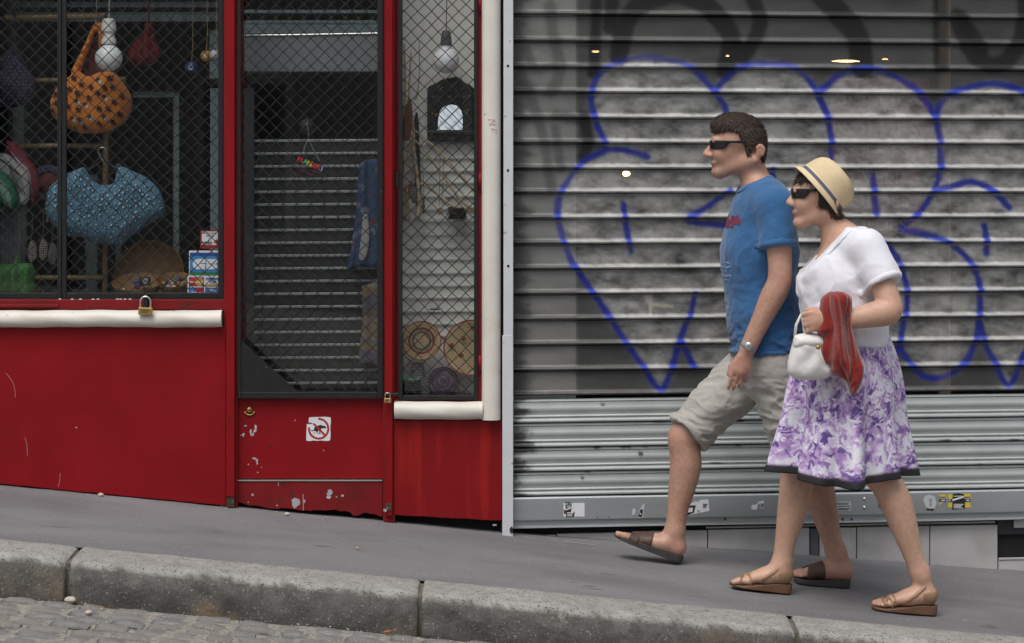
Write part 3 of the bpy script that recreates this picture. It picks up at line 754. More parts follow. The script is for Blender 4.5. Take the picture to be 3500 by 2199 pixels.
blue = [
 [(2216,537),(2163,520),(2093,511),(2019,539),(1978,569),(1941,620),(1917,662),(1906,714),(1910,760),(1922,806),(1950,885),(1978,927),(2024,996),(2093,1098),(2144,1177),(2200,1255),(2223,1292),(2255,1330),(2278,1310),(2297,1260),(2325,1163),(2362,1070),(2376,1005)],
 [(2325,1163),(2348,1204),(2371,1251)],
 [(2072,511),(2066,481),(2042,426),(2024,361),(2024,315),(2042,268),(2084,227),(2140,204),(2209,197),(2302,208),(2348,222),(2394,259),(2440,310),(2477,361),(2484,400),(2486,450)],
 [(2445,310),(2477,273),(2524,236),(2579,217),(2646,220),(2706,227),(2748,255),(2785,301),(2808,347),(2831,403),(2841,477),(2843,560)],
 [(2804,310),(2831,292),(2859,264),(2901,245),(2961,234),(3026,245),(3081,273),(3132,308),(3169,352),(3197,403),(3211,458),(3217,532),(3215,592),(3197,643),(3179,678),(3138,732),(3096,768),(3084,785),(3156,800),(3233,824),(3281,857),(3322,901),(3346,958),(3352,1023),(3349,1071),(3346,1118),(3334,1172),(3310,1225),(3269,1267),(3209,1293),(3156,1285),(3108,1237),(3078,1178),(3093,1095),(3102,1035),(3099,976),(3078,904),(3049,857),(3022,833)],
 [(3197,650),(3257,637),(3310,622),(3364,634),(3411,666),(3450,711)],
 [(3202,393),(3215,356),(3248,324),(3303,301),(3387,287),(3456,296),(3500,315),(3570,350)],
 [(2133,698),(2140,769),(2151,825),(2158,860)],
 [(2642,580),(2645,640),(2650,700)],
 [(2984,600),(2990,659),(2996,731)],
 [(2496,653),(2419,707),(2356,754),(2478,772),(2560,790)],
 [(3367,773),(3373,821),(3374,866)],
 [(3349,1095),(3370,1178),(3405,1243),(3423,1285),(3447,1318),(3471,1291),(3489,1237),(3500,1213),(3540,1150)],
 [(3063,1207),(3078,1178)], [(2560,1180),(2640,1210),(2750,1180)]]
blue = [catmull(b, 4) if len(b) > 2 else b for b in blue]
fillp = [(1906,714),(1941,620),(1978,569),(2070,511),(2042,426),(2024,340),(2042,268),(2084,227),(2140,204),(2209,197),(2348,222),(2445,310),(2477,273),(2524,236),(2579,217),(2646,220),(2706,227),(2748,255),(2808,330),(2859,264),(2901,245),(2961,234),(3081,273),(3169,352),(3200,390),(3248,324),(3303,301),(3387,287),(3456,296),(3600,360),(3600,1250),(3500,1213),(3447,1318),(3405,1243),(3349,1100),(3334,1172),(3269,1267),(3209,1293),(3108,1237),(3078,1178),(2900,1250),(2700,1255),(2500,1260),(2371,1251),(2325,1163),(2278,1310),(2255,1330),(2200,1255),(2144,1177),(2093,1098),(2024,996),(1978,927),(1922,806)]
darks = [([(2116,190),(2130,110),(2150,60),(2195,15),(2300,-18),(2394,5),(2450,55),(2500,130),(2482,240)], 34), ([(2040,-20),(2036,120),(2030,250)], 20), ([(2095,-20),(2085,90)], 26), ([(3271,60),(3313,157),(3350,204),(3405,222),(3456,194),(3500,110),(3510,-20)], 30), ([(2810,-20),(2880,60),(2930,120),(2950,230)], 40), ([(3215,-20),(3218,230)], 26), ([(2560,-30),(2600,80),(2540,200)], 26),
 ([(1811,315),(1839,407),(1862,490),(1885,643)], 18), ([(1899,440),(1908,520),(1919,574)], 16), ([(1996,400),(2010,481),(1996,540)], 20), ([(1880,20),(1892,120),(1915,240),(1880,320)], 20), ([(1960,410),(1900,395)], 18), ([(1800,170),(1830,235),(1890,228)], 16), ([(3290,60),(3360,170)], 22)]
def slat_paint(u, z, lipf, under):
    X = SX0+u*math.cos(TH); Y = SY0+u*math.sin(TH)
    px = CX+F*X/(D0+Y); py = HY+F*(CZ-z)/(D0+Y)
    n1 = fbm(px/55, py/26+3); n2 = fbm(px/16+9, py/9); n3 = fbm(px/140, py/60+7)
    base = np.zeros(px.shape+(3,))
    g = 0.050 + 0.075*n3
    left = 1/(1+np.exp((px-1972)/3.0))
    g = g*(1-left) + left*(0.13+0.13*n3+0.04*n2)
    band = fillp and poly_sd(px, py, fillp)
    fl = 1/(1+np.exp((band+14*(n1-0.5)*4)/9.0))
    mott = np.clip(0.31 + 0.50*(n1-0.5) + 0.24*(n2-0.5) + 0.30*(n3-0.5), 0.06, 0.62)
    g = g*(1-fl) + fl*mott
    g = g*(1-0.32*under*(0.6+0.8*n2))                          # lip shade painted into the seam below each lip, where the spray also missed
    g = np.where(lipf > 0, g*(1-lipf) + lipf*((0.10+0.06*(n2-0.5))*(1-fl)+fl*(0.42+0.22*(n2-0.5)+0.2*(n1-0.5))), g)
    for pts, w in darks:                                      # older black tags
        dd = line_d(px, py, catmull(pts, 4) if len(pts) > 2 else pts)
        a = 1/(1+np.exp((dd-w+8*(n2-0.5))/3.0))
        k = 0.92 if np.mean([q[0] for q in pts]) > 1985 else 0.55
        g = g*(1-k*a) + k*a*0.012
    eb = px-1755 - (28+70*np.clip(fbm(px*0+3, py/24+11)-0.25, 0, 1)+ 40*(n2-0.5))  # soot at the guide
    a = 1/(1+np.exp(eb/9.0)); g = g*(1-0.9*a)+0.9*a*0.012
    lum = g[..., None]*np.array([1.0, 1.0, 0.965])
    tint = fl[..., None]*np.array([0.015, 0.012, -0.004]); lum = np.clip(lum+tint*(n3[..., None]-0.3), 0.004, 1)
    bl = np.zeros(px.shape)
    for i, b in enumerate(blue):
        dd = line_d(px, py, b)
        w = 11.0*(0.72+0.55*fbm(px/70+i, py/70))
        a = 1/(1+np.exp((dd-w+5*(n2-0.5))/2.2))
        soft = 0.10*np.exp(-np.maximum(dd-w, 0)/12)
        bl = np.maximum(bl, np.maximum(a*(0.90+0.25*(n1-0.3)), soft*(n1*1.1)))
    top = np.clip(1-(py-215)/60, 0, 1)*0.35                    # the thin pass along the top edge
    bl = np.clip(bl*(1-top)*(1-0.55*under), 0, 0.97)[..., None]
    bc = np.where((lipf > 0.5)[..., None], np.array([0.010, 0.045, 0.52]), np.array([0.008, 0.022, 0.30]))
    lum = lum*(1-bl) + bl*bc
    dr = 1/(1+np.exp((poly_sd(px, py, [(2202,1012),(2230,1010),(2232,1036),(2300,1046),(2302,1052),(2232,1048),(2226,1078),(2220,1078),(2218,1046)])-1)/1.2))   # a splash of cream paint
    lum = lum*(1-dr[..., None]) + dr[..., None]*np.array([0.55, 0.53, 0.46])
    sp = 1/(1+np.exp((np.hypot((px-3292)/20, (py-1038)/25)-1)*8)); sp = np.maximum(sp, 1/(1+np.exp((np.hypot((px-2655)/34, (py-440)/24)-1)*6)))*0.7
    lum = lum*(1-sp[..., None]) + sp[..., None]*np.array([0.42, 0.42, 0.38])
    return lum
# slat skin: sprayed metal, pierced by staggered round holes
def slat_material():
    m = bpy.data.materials.new('perforated_slat'); m.use_nodes = True
    nt = m.node_tree; N = nt.nodes; L = nt.links; b = N['Principled BSDF']
    b.inputs['Roughness'].default_value = 0.5; b.inputs['Metallic'].default_value = 0.12
    at = N.new('ShaderNodeAttribute'); at.attribute_name = 'paint'; L.new(at.outputs['Color'], b.inputs['Base Color'])
    pf = N.new('ShaderNodeAttribute'); pf.attribute_name = 'perf'
    tc = N.new('ShaderNodeTexCoord'); sx = N.new('ShaderNodeSeparateXYZ'); L.new(tc.outputs['Object'], sx.inputs[0])
    def math_(op, a, c=None):
        n = N.new('ShaderNodeMath'); n.operation = op
        for i, v in enumerate((a, c)):
            if v is None: continue
            if isinstance(v, (int, float)): n.inputs[i].default_value = v
            else: L.new(v, n.inputs[i])
        return n.outputs[0]
    PX, PZ, RR = 0.0052, 0.0090, 0.00155
    def dist(ou, oz):
        fu = math_('MULTIPLY', math_('SUBTRACT', math_('FRACT', math_('ADD', math_('DIVIDE', sx.outputs[0], PX), 100+ou)), 0.5), PX)
        fz = math_('MULTIPLY', math_('SUBTRACT', math_('FRACT', math_('ADD', math_('DIVIDE', sx.outputs[2], PZ), 100+oz)), 0.5), PZ)
        return math_('SQRT', math_('ADD', math_('MULTIPLY', fu, fu), math_('MULTIPLY', fz, fz)))
    d = math_('MINIMUM', dist(0.0, 0.0), dist(0.5, 0.5))
    hole = math_('MULTIPLY', math_('LESS_THAN', d, RR), pf.outputs['Fac'])
    tr = N.new('ShaderNodeBsdfTransparent'); mx = N.new('ShaderNodeMixShader')
    L.new(hole, mx.inputs[0]); L.new(b.outputs[0], mx.inputs[1]); L.new(tr.outputs[0], mx.inputs[2]); L.new(mx.outputs[0], N['Material Output'].inputs[0])
    nz = N.new('ShaderNodeTexNoise'); nz.inputs['Scale'].default_value = 40; L.new(tc.outputs['Object'], nz.inputs['Vector'])
    mr = N.new('ShaderNodeMapRange'); mr.inputs[3].default_value = 0.38; mr.inputs[4].default_value = 0.62; L.new(nz.outputs[0], mr.inputs[0]); L.new(mr.outputs[0], b.inputs['Roughness'])
    return m
M['slat'] = slat_material()
us = np.linspace(-0.01, UW, 470); nu = len(us)
sag = 0.0012*np.sin(us*1.9+0.4)
for i in range(len(lips)-1):
    zt, zb = lips[i], lips[i+1]; p = zt-zb
    # rows: (fraction down from the upper lip, v, lip weight, perforated)
    rows = [(0.075, 0.016, 0, 0), (0.085, 0.0105, 0, 0), (0.13, 0.0095, 0, 0), (0.18, 0.009, 0, 1)] + [(0.18+0.63*k/9, 0.009-0.004*k/9, 0, 1) for k in range(1, 10)] + \
           [(0.87, 0.004, 0.1, 0), (0.895, 0.001, 0.5, 0), (0.915, -0.004, 1, 0), (0.94, -0.0075, 1, 0), (0.965, -0.009, 1, 0), (0.99, -0.0095, 1, 0), (1.015, -0.008, 1, 0), (1.035, -0.004, 0.8, 0), (1.055, 0.004, 0.2, 0), (1.072, 0.015, 0, 0)]
    Ur = np.tile(us, (len(rows), 1)); fr = np.array([q[0] for q in rows])[:, None]; vv = np.array([q[1] for q in rows])[:, None] + np.zeros_like(Ur); lf = np.array([q[2] for q in rows])[:, None] + np.zeros_like(Ur)
    pfv = np.array([q[3] for q in rows])[:, None] + np.zeros_like(Ur)
    Zr = zt - fr*p + sag[None, :]*(0.6+0.4*math.sin(i*2.1)) + 0.0007*(fbm(Ur*9, fr*0+i*3.1)-0.5)
    vv = vv + 0.003*(fbm(Ur*2.2+i*7, fr*0+0.5)-0.5)
    W = np.stack([Ur, vv, Zr], -1).reshape(-1, 3)
    me = bpy.data.meshes.new('slat')
    me.from_pydata(W.tolist(), [], [(r*nu+c, (r+1)*nu+c, (r+1)*nu+c+1, r*nu+c+1) for r in range(len(rows)-1) for c in range(nu-1)]); me.update()
    me.polygons.foreach_set('use_smooth', [True]*len(me.polygons))
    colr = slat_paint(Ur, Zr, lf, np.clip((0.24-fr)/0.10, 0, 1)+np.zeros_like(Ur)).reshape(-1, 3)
    at = me.color_attributes.new('paint', 'FLOAT_COLOR', 'POINT'); at.data.foreach_set('color', np.concatenate([colr, np.ones((len(colr), 1))], 1).ravel())
    a2 = me.attributes.new('perf', 'FLOAT', 'POINT'); a2.data.foreach_set('value', pfv.ravel().astype(np.float32))
    me.materials.append(M['slat'])
    o = bpy.data.objects.new('slat', me); link(o, shut)
# solid lower slats
sol = [1366, 1449, 1533, 1616, 1699]
M['solid_slat'] = mat('solid_slat', attr='paint', rough=0.36, var=0.05, scale=6, bump=0.05, bscale=80, metal=0.2)
for i in range(4):
    zt, zb = S(1755, sol[i])[1], S(1755, sol[i+1])[1]; p = zt-zb
    rows = [(0.0, 0.02), (0.02, 0.004), (0.10, 0.0), (0.105, 0.005), (0.14, 0.006), (0.15, 0.0), (0.30, -0.001), (0.34, -0.004), (0.42, -0.0055), (0.50, -0.0045), (0.55, -0.001), (0.66, -0.001), (0.69, -0.004), (0.715, -0.007), (0.74, -0.004), (0.80, -0.002), (0.84, -0.006), (0.88, -0.010), (0.93, -0.010), (0.96, -0.005), (0.975, 0.004), (0.985, 0.02)]
    Ur = np.tile(us, (len(rows), 1)); fr = np.array([q[0] for q in rows])[:, None] + np.zeros_like(Ur)
    vv = np.array([q[1] for q in rows])[:, None]*0.9 + 0.003*(fbm(Ur*2+i*5, fr*0+2.5)-0.5)
    Zr = zt-fr*p + sag[None, :]*0.8
    X = SX0+Ur*math.cos(TH); Yw = SY0+Ur*math.sin(TH); px = CX+F*X/(D0+Yw); py = HY+F*(CZ-Zr)/(D0+Yw)
    n1 = fbm(px/60, py/30); n2 = fbm(px/14, py/8)
    c = np.stack([0.41+0.10*(n1-.5), 0.445+0.10*(n1-.5), 0.435+0.09*(n1-.5)], -1)
    eb = px-1755-(14+75*np.clip(fbm(px*0+8, py/22+3)-0.38, 0, 1)*2.0+45*(n2-0.5)); a = 1/(1+np.exp(eb/8.0))
    for (bx, by, rx, ry) in ((2041,1531,12,7),(2140,1529,16,6),(2200,1529,14,3),(2008,1615,15,5),(1993,1634,8,5),(2190,1553,7,7),(2440,1583,30,4),(2260,1441,34,3),(2520,1437,30,5),(2522,1522,10,5),(3230,1505,22,4),(3310,1504,8,3),(2060,1385,8,3),(2630,1600,10,4),(3350,1588,16,3),(3460,1503,18,4)):
        q = np.hypot((px-bx)/rx, (py-by)/ry)+1.3*(n2-0.5); a = np.maximum(a, 1/(1+np.exp((q-0.9)*9)))
    c = c*(1-0.93*a[..., None])+0.93*a[..., None]*np.array([0.018, 0.017, 0.015])
    W = np.stack([Ur, vv, Zr], -1).reshape(-1, 3)
    me = bpy.data.meshes.new('slat'); me.from_pydata(W.tolist(), [], [(r*nu+q, (r+1)*nu+q, (r+1)*nu+q+1, r*nu+q+1) for r in range(len(rows)-1) for q in range(nu-1)]); me.update()
    at = me.color_attributes.new('paint', 'FLOAT_COLOR', 'POINT'); at.data.foreach_set('color', np.concatenate([c.reshape(-1, 3), np.ones((c.size//3, 1))], 1).ravel())
    me.materials.append(M['solid_slat']); me.polygons.foreach_set('use_smooth', [True]*len(me.polygons))
    o = bpy.data.objects.new('slat', me); link(o, shut); smooth_angle(o, 35)
def strip_prof(name, pts, material, parent):                  # a long section: (v, z) points run along u
    n = len(pts); m = MB()
    for u in np.linspace(-0.012, UW, 40):
        k = 0.0015*math.sin(u*2.3+1)
        m.v += [(u, v, z+k) for v, z in pts]
    m.f = [(i*n+j, i*n+j+1, (i+1)*n+j+1, (i+1)*n+j) for i in range(39) for j in range(n-1)]
    o = m.build(name, material, parent, local=True); return smooth_angle(o, 35)
def sz(py): return S(1755, py)[1]
rail = strip_prof('bottom_rail', [(0.03, sz(1700)), (0.0, sz(1701)), (-0.010, sz(1702)), (-0.014, sz(1706)), (-0.014, sz(1711)), (-0.012, sz(1716)), (-0.012, sz(1776)), (-0.010, sz(1780)), (0.004, sz(1782)), (0.004, sz(1801)), (-0.002, sz(1804)), (-0.002, sz(1808)), (0.03, sz(1809))], M['rail'], shut)
blk = MB(); blk.box(-0.02, UW, 0.045, 0.05, sz(1830), sz(1690)); blk.build('backing_strip', M['dark'], shut, local=True)
def sp_lathe(name, px, py, v, prof_, material, parent, n=20):
    u, z = S(px, py, v); return MB().lathe(prof_, (u, v, z), (0, -1, 0), n).build(name, material, parent, smooth=True, local=True)
for py in (1703+3, 1736): sp_lathe('rivet', 2955, py, -0.012, [(0.0, 0.005), (0.003, 0.0045), (0.006, 0.002), (0.0075, 0.0)], M['steel'], rail)
for px in (2478, 2880, 2911): sp_lathe('bolt', px, 1775, 0.004, [(0.0, 0.004), (0.003, 0.004), (0.006, 0.0)], M['tile_dark'], rail)
lk = sp_lathe('lock', 3012, 1725, -0.012, [(0.0, 0.006), (0.011, 0.006), (0.0125, 0.004), (0.0125, 0.0)], M['brass'], rail)
u, z = S(3013, 1725); MB().box(u-0.0012, u+0.0012, -0.0195, -0.018, z-0.006, z+0.006).build('keyhole', M['ink'], lk, local=True)
for px in (2042, 2081): sp_lathe('hole', px, 1768, -0.0125, [(0.0, 0.0), (0.0025, 0.0)], M['ink'], rail, 10)

# stickers on the bottom rail: each a torn sheet with its print
def rect(a, b, c, d): return [(a, d), (c, d), (c, b), (a, b)]
def sticker(label, poly, prints, material=None, v=-0.0125, parent_cat='sticker'):
    pts = [S(a, b, v) for a, b in poly]
    cu, cz = sum(p[0] for p in pts)/len(pts), min(p[1] for p in pts)
    loc = Vector((SX0+cu*math.cos(TH)-v*math.sin(TH), SY0+cu*math.sin(TH)+v*math.cos(TH), cz))
    t = thing('sticker', label, 'sticker', loc, 'stickers on the shutter', TH)
    MB().prism([(p[0]-cu, p[1]-cz) for p in pts], -0.0006, 0.0003).build('sheet', material or M['paper'], t, local=True)
    for k, q in enumerate(prints):
        y = -0.0010-0.00025*k
        if q[0] == 'poly':
            MB().prism([(S(a, b, v)[0]-cu, S(a, b, v)[1]-cz) for a, b in q[1]], y, y+0.0004).build('print', q[2], t, local=True)
        elif q[0] == 'bars':                                  # print too small or torn to read
            _, px, py, wd, n_, gap, mt = q
            for k_ in range(n_):
                sh_ = ((k_*37) % 5)*0.06*wd
                MB().prism([(S(a, b, v)[0]-cu, S(a, b, v)[1]-cz) for a, b in rect(px-wd/2, py+k_*gap-gap*.26, px+wd/2-sh_, py+k_*gap+gap*.26)], y, y+0.0004).build('print', mt, t, local=True)
        else:
            _, s, px, py, size, mt = q[:6]
            uu, zz = S(px, py, v)
            text_obj('lettering', s, size/850, uu-cu, y, zz-cz, mt, t, rot=q[6] if len(q) > 6 else 0.0, local=True, bold=0.0003)
    return t
inkm, pap = M['ink'], M['paper']; dred = flat('dull_red_print', (0.20, 0.03, 0.04)); yel = flat('yellow_print', (0.70, 0.52, 0.03)); navy = flat('navy_print', (0.03, 0.06, 0.22)); scr = flat('scraped_paper', (0.52, 0.54, 0.55), 0.8)
sticker('torn black and white sticker nearest the white strip', rect(1926, 1720, 1998, 1766), [('poly', rect(1927, 1743, 1934, 1757), dred), ('poly', [(1932,1718),(1934,1767),(1962,1766),(1964,1752),(1954,1742),(1952,1718)][::-1] if False else [(1935,1768),(1962,1766),(1964,1752),(1954,1744),(1953,1718),(1932,1716)], inkm), ('poly', [(1934,1745),(1953,1738),(1953,1734),(1933,1741)], pap), ('text', '01 4', 1942, 1723, 9, pap), ('bars', 1944, 1730, 14, 2, 4, pap), ('bars', 1949, 1753, 22, 3, 5, pap), ('poly', [(1951,1752),(1960,1752),(1964,1746),(1960,1740),(1953,1741)], pap)])
sticker('small scraped black and white sticker, second from the white strip', [(2181,1770),(2197,1770),(2202,1735),(2203,1722),(2196,1728),(2188,1742)], [('poly', [(2181,1766),(2194,1768),(2198,1742),(2190,1741),(2184,1756)], inkm), ('text', 'R', 2189, 1757, 10, pap, 0.25)], scr)
sticker('scraped grey paper remnant beside the small sticker', [(2159,1760),(2168,1761),(2173,1748),(2170,1738),(2163,1740)], [], scr)
sticker('large tilted white sticker with a row of digits, behind the walking leg', [(2334,1766),(2372,1757),(2425,1747),(2421,1707),(2332,1719)], [('text', '31 48 39 11 12', 2364, 1717, 8, inkm, 0.12), ('poly', [(2345,1764),(2372,1752),(2378,1728),(2360,1728),(2344,1738)], inkm), ('poly', [(2352,1752),(2367,1750),(2368,1735),(2352,1737)], pap), ('bars', 2410, 1724, 15, 3, 5, inkm), ('text', '22', 2387, 1747, 7, inkm, 0.1), ('poly', [(2344,1760),(2352,1760),(2350,1742),(2344,1746)], dred)])
sticker('small scraped sticker under the man, black on white', [(2567,1738),(2580,1745),(2590,1737),(2609,1739),(2611,1712),(2592,1716),(2586,1726),(2570,1726)], [('poly', [(2589,1736),(2607,1734),(2609,1722),(2592,1722)], inkm), ('bars', 2599, 1726, 12, 2, 5, pap)])
sticker('pale sticker with fine print between the two walkers', rect(2856, 1716, 2908, 1746), [('bars', 2882, 1720, 44, 2, 4, inkm), ('text', 'DEPANNAGE', 2884, 1731, 7, inkm), ('bars', 2885, 1738, 40, 2, 4, inkm)], scr)
sticker('silver keyhole-shaped scratch patch right of the lock', [(3162,1730),(3168,1738),(3194,1739),(3201,1722),(3196,1700),(3180,1690),(3162,1696),(3155,1712)], [('poly', [(3176,1730),(3186,1730),(3184,1716),(3187,1709),(3184,1704),(3178,1704),(3174,1709),(3177,1716)], flat('bare_rail', (0.30, 0.33, 0.34))), ('poly', [(3166,1744),(3190,1746),(3192,1738),(3180,1741),(3168,1737)], inkm)], scr)
sticker('narrow torn yellow sticker with blue number', [(3209,1727),(3222,1720),(3233,1716),(3233,1688),(3208,1688),(3212,1695)], [('poly', rect(3210, 1705, 3233, 1717), navy), ('text', '146', 3222, 1711, 10, pap), ('bars', 3221, 1700, 20, 1, 6, navy)], yel)
sticker('wide yellow sticker half covered by a black one', rect(3241, 1688, 3317, 1735), [('poly', rect(3241, 1706, 3317, 1717), navy), ('text', '46', 3308, 1711, 10, pap), ('text', '0', 3246, 1711, 10, pap), ('bars', 3306, 1700, 18, 1, 6, navy), ('poly', [(3254,1742),(3298,1737),(3297,1708),(3294,1690),(3276,1686),(3256,1689)], inkm), ('poly', [(3255,1713),(3294,1701),(3294,1695),(3255,1707)], pap), ('bars', 3276, 1724, 34, 4, 4, pap), ('bars', 3273, 1696, 30, 1, 4, pap)], yel)
# ------------------------------------------------------------------ tiled plinth under the shutter
plin = thing('tiled_plinth', 'low plinth of grey stone tiles under the roller shutter', 'plinth', (SX0, SY0, 0), None, TH)
gv = 0.030
def tile(px0, px1, py0, material=None, name='tile', v=gv, bot=None):
    u0, u1 = SU(px0, 1850, v)+0.0022, SU(px1, 1850, v)-0.0022
    z1 = S(px0, py0, v)[1]
    def gz(u): 
        x = SX0+u*math.cos(TH); y = SY0+u*math.sin(TH); return G(x, y)-0.02
    pts = [(u0, bot if bot is not None else gz(u0)), (u1, bot if bot is not None else gz(u1)), (u1, z1), (u0, z1)]
    return MB().prism(pts, v, v+0.03).build(name, material or M['tile'], plin, local=True, bevel=0.0015)
for a, b, t_ in ((1756,1903,1832),(1903,2160,1826),(2160,2419,1818),(2419,2768,1812),(2800,2928,1806),(2928,3178,1803),(3178,3411,1799)): tile(a, b, t_)
tile(2768, 2800, 1808, M['tile_dark'], 'joint_cover', gv+0.004)
tile(3412, 3560, 1917, None, 'tile')
ua, ub = SU(3412, 1850, gv)+.002, SU(3560, 1850, gv)
MB().box(ua, ub, gv+0.010, gv+0.04, sz(1917)+0.06, sz(1780)).build('vent_panel', M['vent'], plin, local=True)
MB().box(SU(3474, 1790), ub, gv-0.004, gv+0.02, S(3474, 1808)[1], S(3474, 1782)[1]).build('vent_bracket', M['tile'], plin, local=True)
MB().box(ua, ub, gv-0.004, gv+0.012, S(3412, 1917)[1], S(3412, 1913)[1]).build('vent_sill', M['tile'], plin, local=True)
cap = MB().box(SU(2419, 1810), SU(3411, 1810)-0.002, gv-0.003, gv+0.03, S(2419, 1811.4)[1]+0.0012, S(2419, 1806)[1]+0.0012).build('capping_strip', M['tile'], plin, local=True)
MB().box(-0.05, UW, gv+0.028, gv+0.06, -0.5, sz(1806)).build('backing', M['dark'], plin, local=True)

# behind the perforated slats: post, sale posters, pole, lamps
cs = thing('shop_post', 'pale painted post glimpsed through the perforated slats', 'post', (SX0, SY0, 0), None, TH)
MB().box(-0.02, SU(1968, 600, 0.06), 0.06, 0.14, -0.1, 2.60).build('post_face', flat('post_grey', (0.42, 0.43, 0.42), 0.7), cs, local=True)
pol = thing('shop_pole', 'thin tan upright pole behind the perforated slats', 'pole', (SX0, SY0, 0), None, TH)
MB().box(SU(3214, 600, .10), SU(3250, 600, .10), 0.10, 0.13, sz(1400), 2.60).build('pole_face', flat('tan_wood', (0.48, 0.36, 0.24), 0.7), pol, local=True)
def poster(label, px0, py0, px1, py1, v, words):
    u0, z1 = S(px0, py0, v); u1, z0 = S(px1, py1, v)
    t = thing('sale_poster', label, 'poster', (SX0+u0*math.cos(TH)-v*math.sin(TH), SY0+u0*math.sin(TH)+v*math.cos(TH), z0), 'sale posters behind the shutter', TH)
    MB().box(0, u1-u0, 0, 0.002, 0, z1-z0).build('sheet', flat('faded_red_poster', (0.34, 0.075, 0.075), 0.7), t, local=True)
    for s, px, py, size in words:
        a, b = S(px, py, v); text_obj('lettering', s, size/850, a-u0, -0.0006, b-z0, flat('pale_letter', (0.46, 0.40, 0.38), 0.7), t, local=True, bold=0.001, wide=1.1)
poster('red sale poster reading SOLDES glimpsed through the slats above the hat', 2840, 268, 3176, 560, 0.055, [('SOLDES', 3000, 335, 78), ('SOLDES', 3000, 385, 40), ('SOLDES', 3000, 445, 78), ('SOLDES', 2990, 520, 66)])
poster('red sale poster reading SOLDES lower behind the slats, partly behind the hat', 2840, 568, 3150, 800, 0.055, [('VEN', 3010, 610, 66), ('SOLDES', 2990, 690, 66), ('SOLDES', 2990, 770, 60)])
blur = flat('shop_window_card', (0.30, 0.29, 0.27), 0.7)
def lamp(label, px, py, w, h, v, col=(1.0, 0.62, 0.28), s=14.0):
    u, z = S(px, py, v); k = (D0+v)/F
    loc = (SX0+u*math.cos(TH)-v*math.sin(TH), SY0+u*math.sin(TH)+v*math.cos(TH), z)
    t = thing('spot_lamp', label, 'lamp', loc, 'lit lamps inside the closed shop', TH)
    MB().lathe([(0.0, -0.01), (w*k*0.9, -0.008), (w*k, 0.0), (w*k*0.6, 0.03), (0.0, 0.032)], (0, 0.004, 0), (0, 1, 0), 16, 1.0).build('shade', M['steel'], t, smooth=True, local=True)
    b = MB(); b.lathe([(0.0, -0.012), (w*k*0.7, -0.010), (w*k*0.85, -0.002)], (0, -0.004, 0), (0, 1, 0), 16); o = b.build('bulb', emit('warm_lamp', col, s), t, smooth=True, local=True)
    t.scale = (1, 1, h/w)
lamp('round warm lamp glowing through the slats left of the man', 2140, 594, 16, 12, 0.55)
lamp('long warm strip lamp glowing high behind the slats', 2890, 210, 60, 5, 0.55, s=7.0)
lamp('small warm lamp spot high behind the slats beside the pale post', 2035, 177, 16, 4, 0.55, s=3.5)
lamp('tiny warm lamp spot high behind the slats above the man', 2486, 192, 8, 4, 0.55, s=3.5)
lamp('small warm lamp just right of the long strip lamp', 3024, 203, 13, 4, 0.55, s=3.5)
# ------------------------------------------------------------------ things behind the shop windows
def puffy(name, outline, Y, depth, material, parent=None, w=0.06, h=0.0045, fold=None, colfn=None, smoothn=5):
    pts = catmull(list(outline)+[outline[0]], smoothn)[:-1] if smoothn else outline
    poly = [(XX(a, Y), ZZ(b, Y)) for a, b in pts]
    xs = [p[0] for p in poly]; zs = [p[1] for p in poly]
    f = Field((min(xs)-3*h, Y-depth*1.35-3*h, min(zs)-3*h), (max(xs)+3*h, Y+depth*1.35+3*h, max(zs)+3*h), h)
    sl, X, Yy, Z = f.grid()
    X2, Z2 = np.broadcast_arrays(X[:, 0, :], Z[:, 0, :])
    sd = poly_sd(X2, Z2, poly)
    t = np.clip(-sd/w, 0, 1); g = depth*np.sqrt(np.clip(1-(1-t)**2, 0, 1))
    if fold is not None: g = g*(1+fold(X2, Z2))
    g = np.where(sd > 0, -sd, g)
    f.D = (np.abs(Yy-Y)-g[:, None, :]).astype(np.float32)
    return f.build(name, material, parent, colfn)
def bvh_of(o):
    off = wloc(o); 
    return BVHTree.FromPolygons([v.co+off for v in o.data.vertices], [tuple(p.vertices) for p in o.data.polygons])
def decal(name, o, polys, Y, material, parent, lift=0.0014):   # flat print laid on the front of a bag
    t = bvh_of(o); mb = MB()
    for poly in polys:
        vs_ = []
        c = (sum(p[0] for p in poly)/len(poly), sum(p[1] for p in poly)/len(poly))
        for a, b in [c]+list(poly):
            hit = t.ray_cast(Vector((XX(a, Y), Y-0.5, ZZ(b, Y))), Vector((0, 1, 0)))
            if hit[0] is None: vs_ = None; break
            vs_.append(hit[0]-Vector((0, lift, 0)))
        if vs_:
            n_ = len(poly); mb.add(vs_, [(0, i+1, (i+1) % n_+1) for i in range(n_)])
    if mb.f: return mb.build(name, material, parent)
def star(cx, cy, r, rot, n=5, inner=0.42):
    return [(cx+(r if i % 2 == 0 else r*inner)*math.sin(rot+math.pi*i/n), cy+(r if i % 2 == 0 else r*inner)*math.cos(rot+math.pi*i/n)) for i in range(2*n)]
def ground_of(px, py, Y): return P(px, py, Y)

# display floors
MB().box(XX(-70), XX(772), 0.10, 0.75, ZZ(1040, .1), ZZ(1022, .1)).build('display_floor', flat('display_grey', (0.16, 0.17, 0.17), 0.7)); tag(bpy.data.objects['display_floor'], kind='structure')
MB().box(XX(1350), XX(1714), 0.10, 0.42, ZZ(1380, .1), ZZ(1362, .1)).build('display_floor', flat('display_grey', (0, 0, 0))); tag(bpy.data.objects['display_floor.001'], kind='structure')

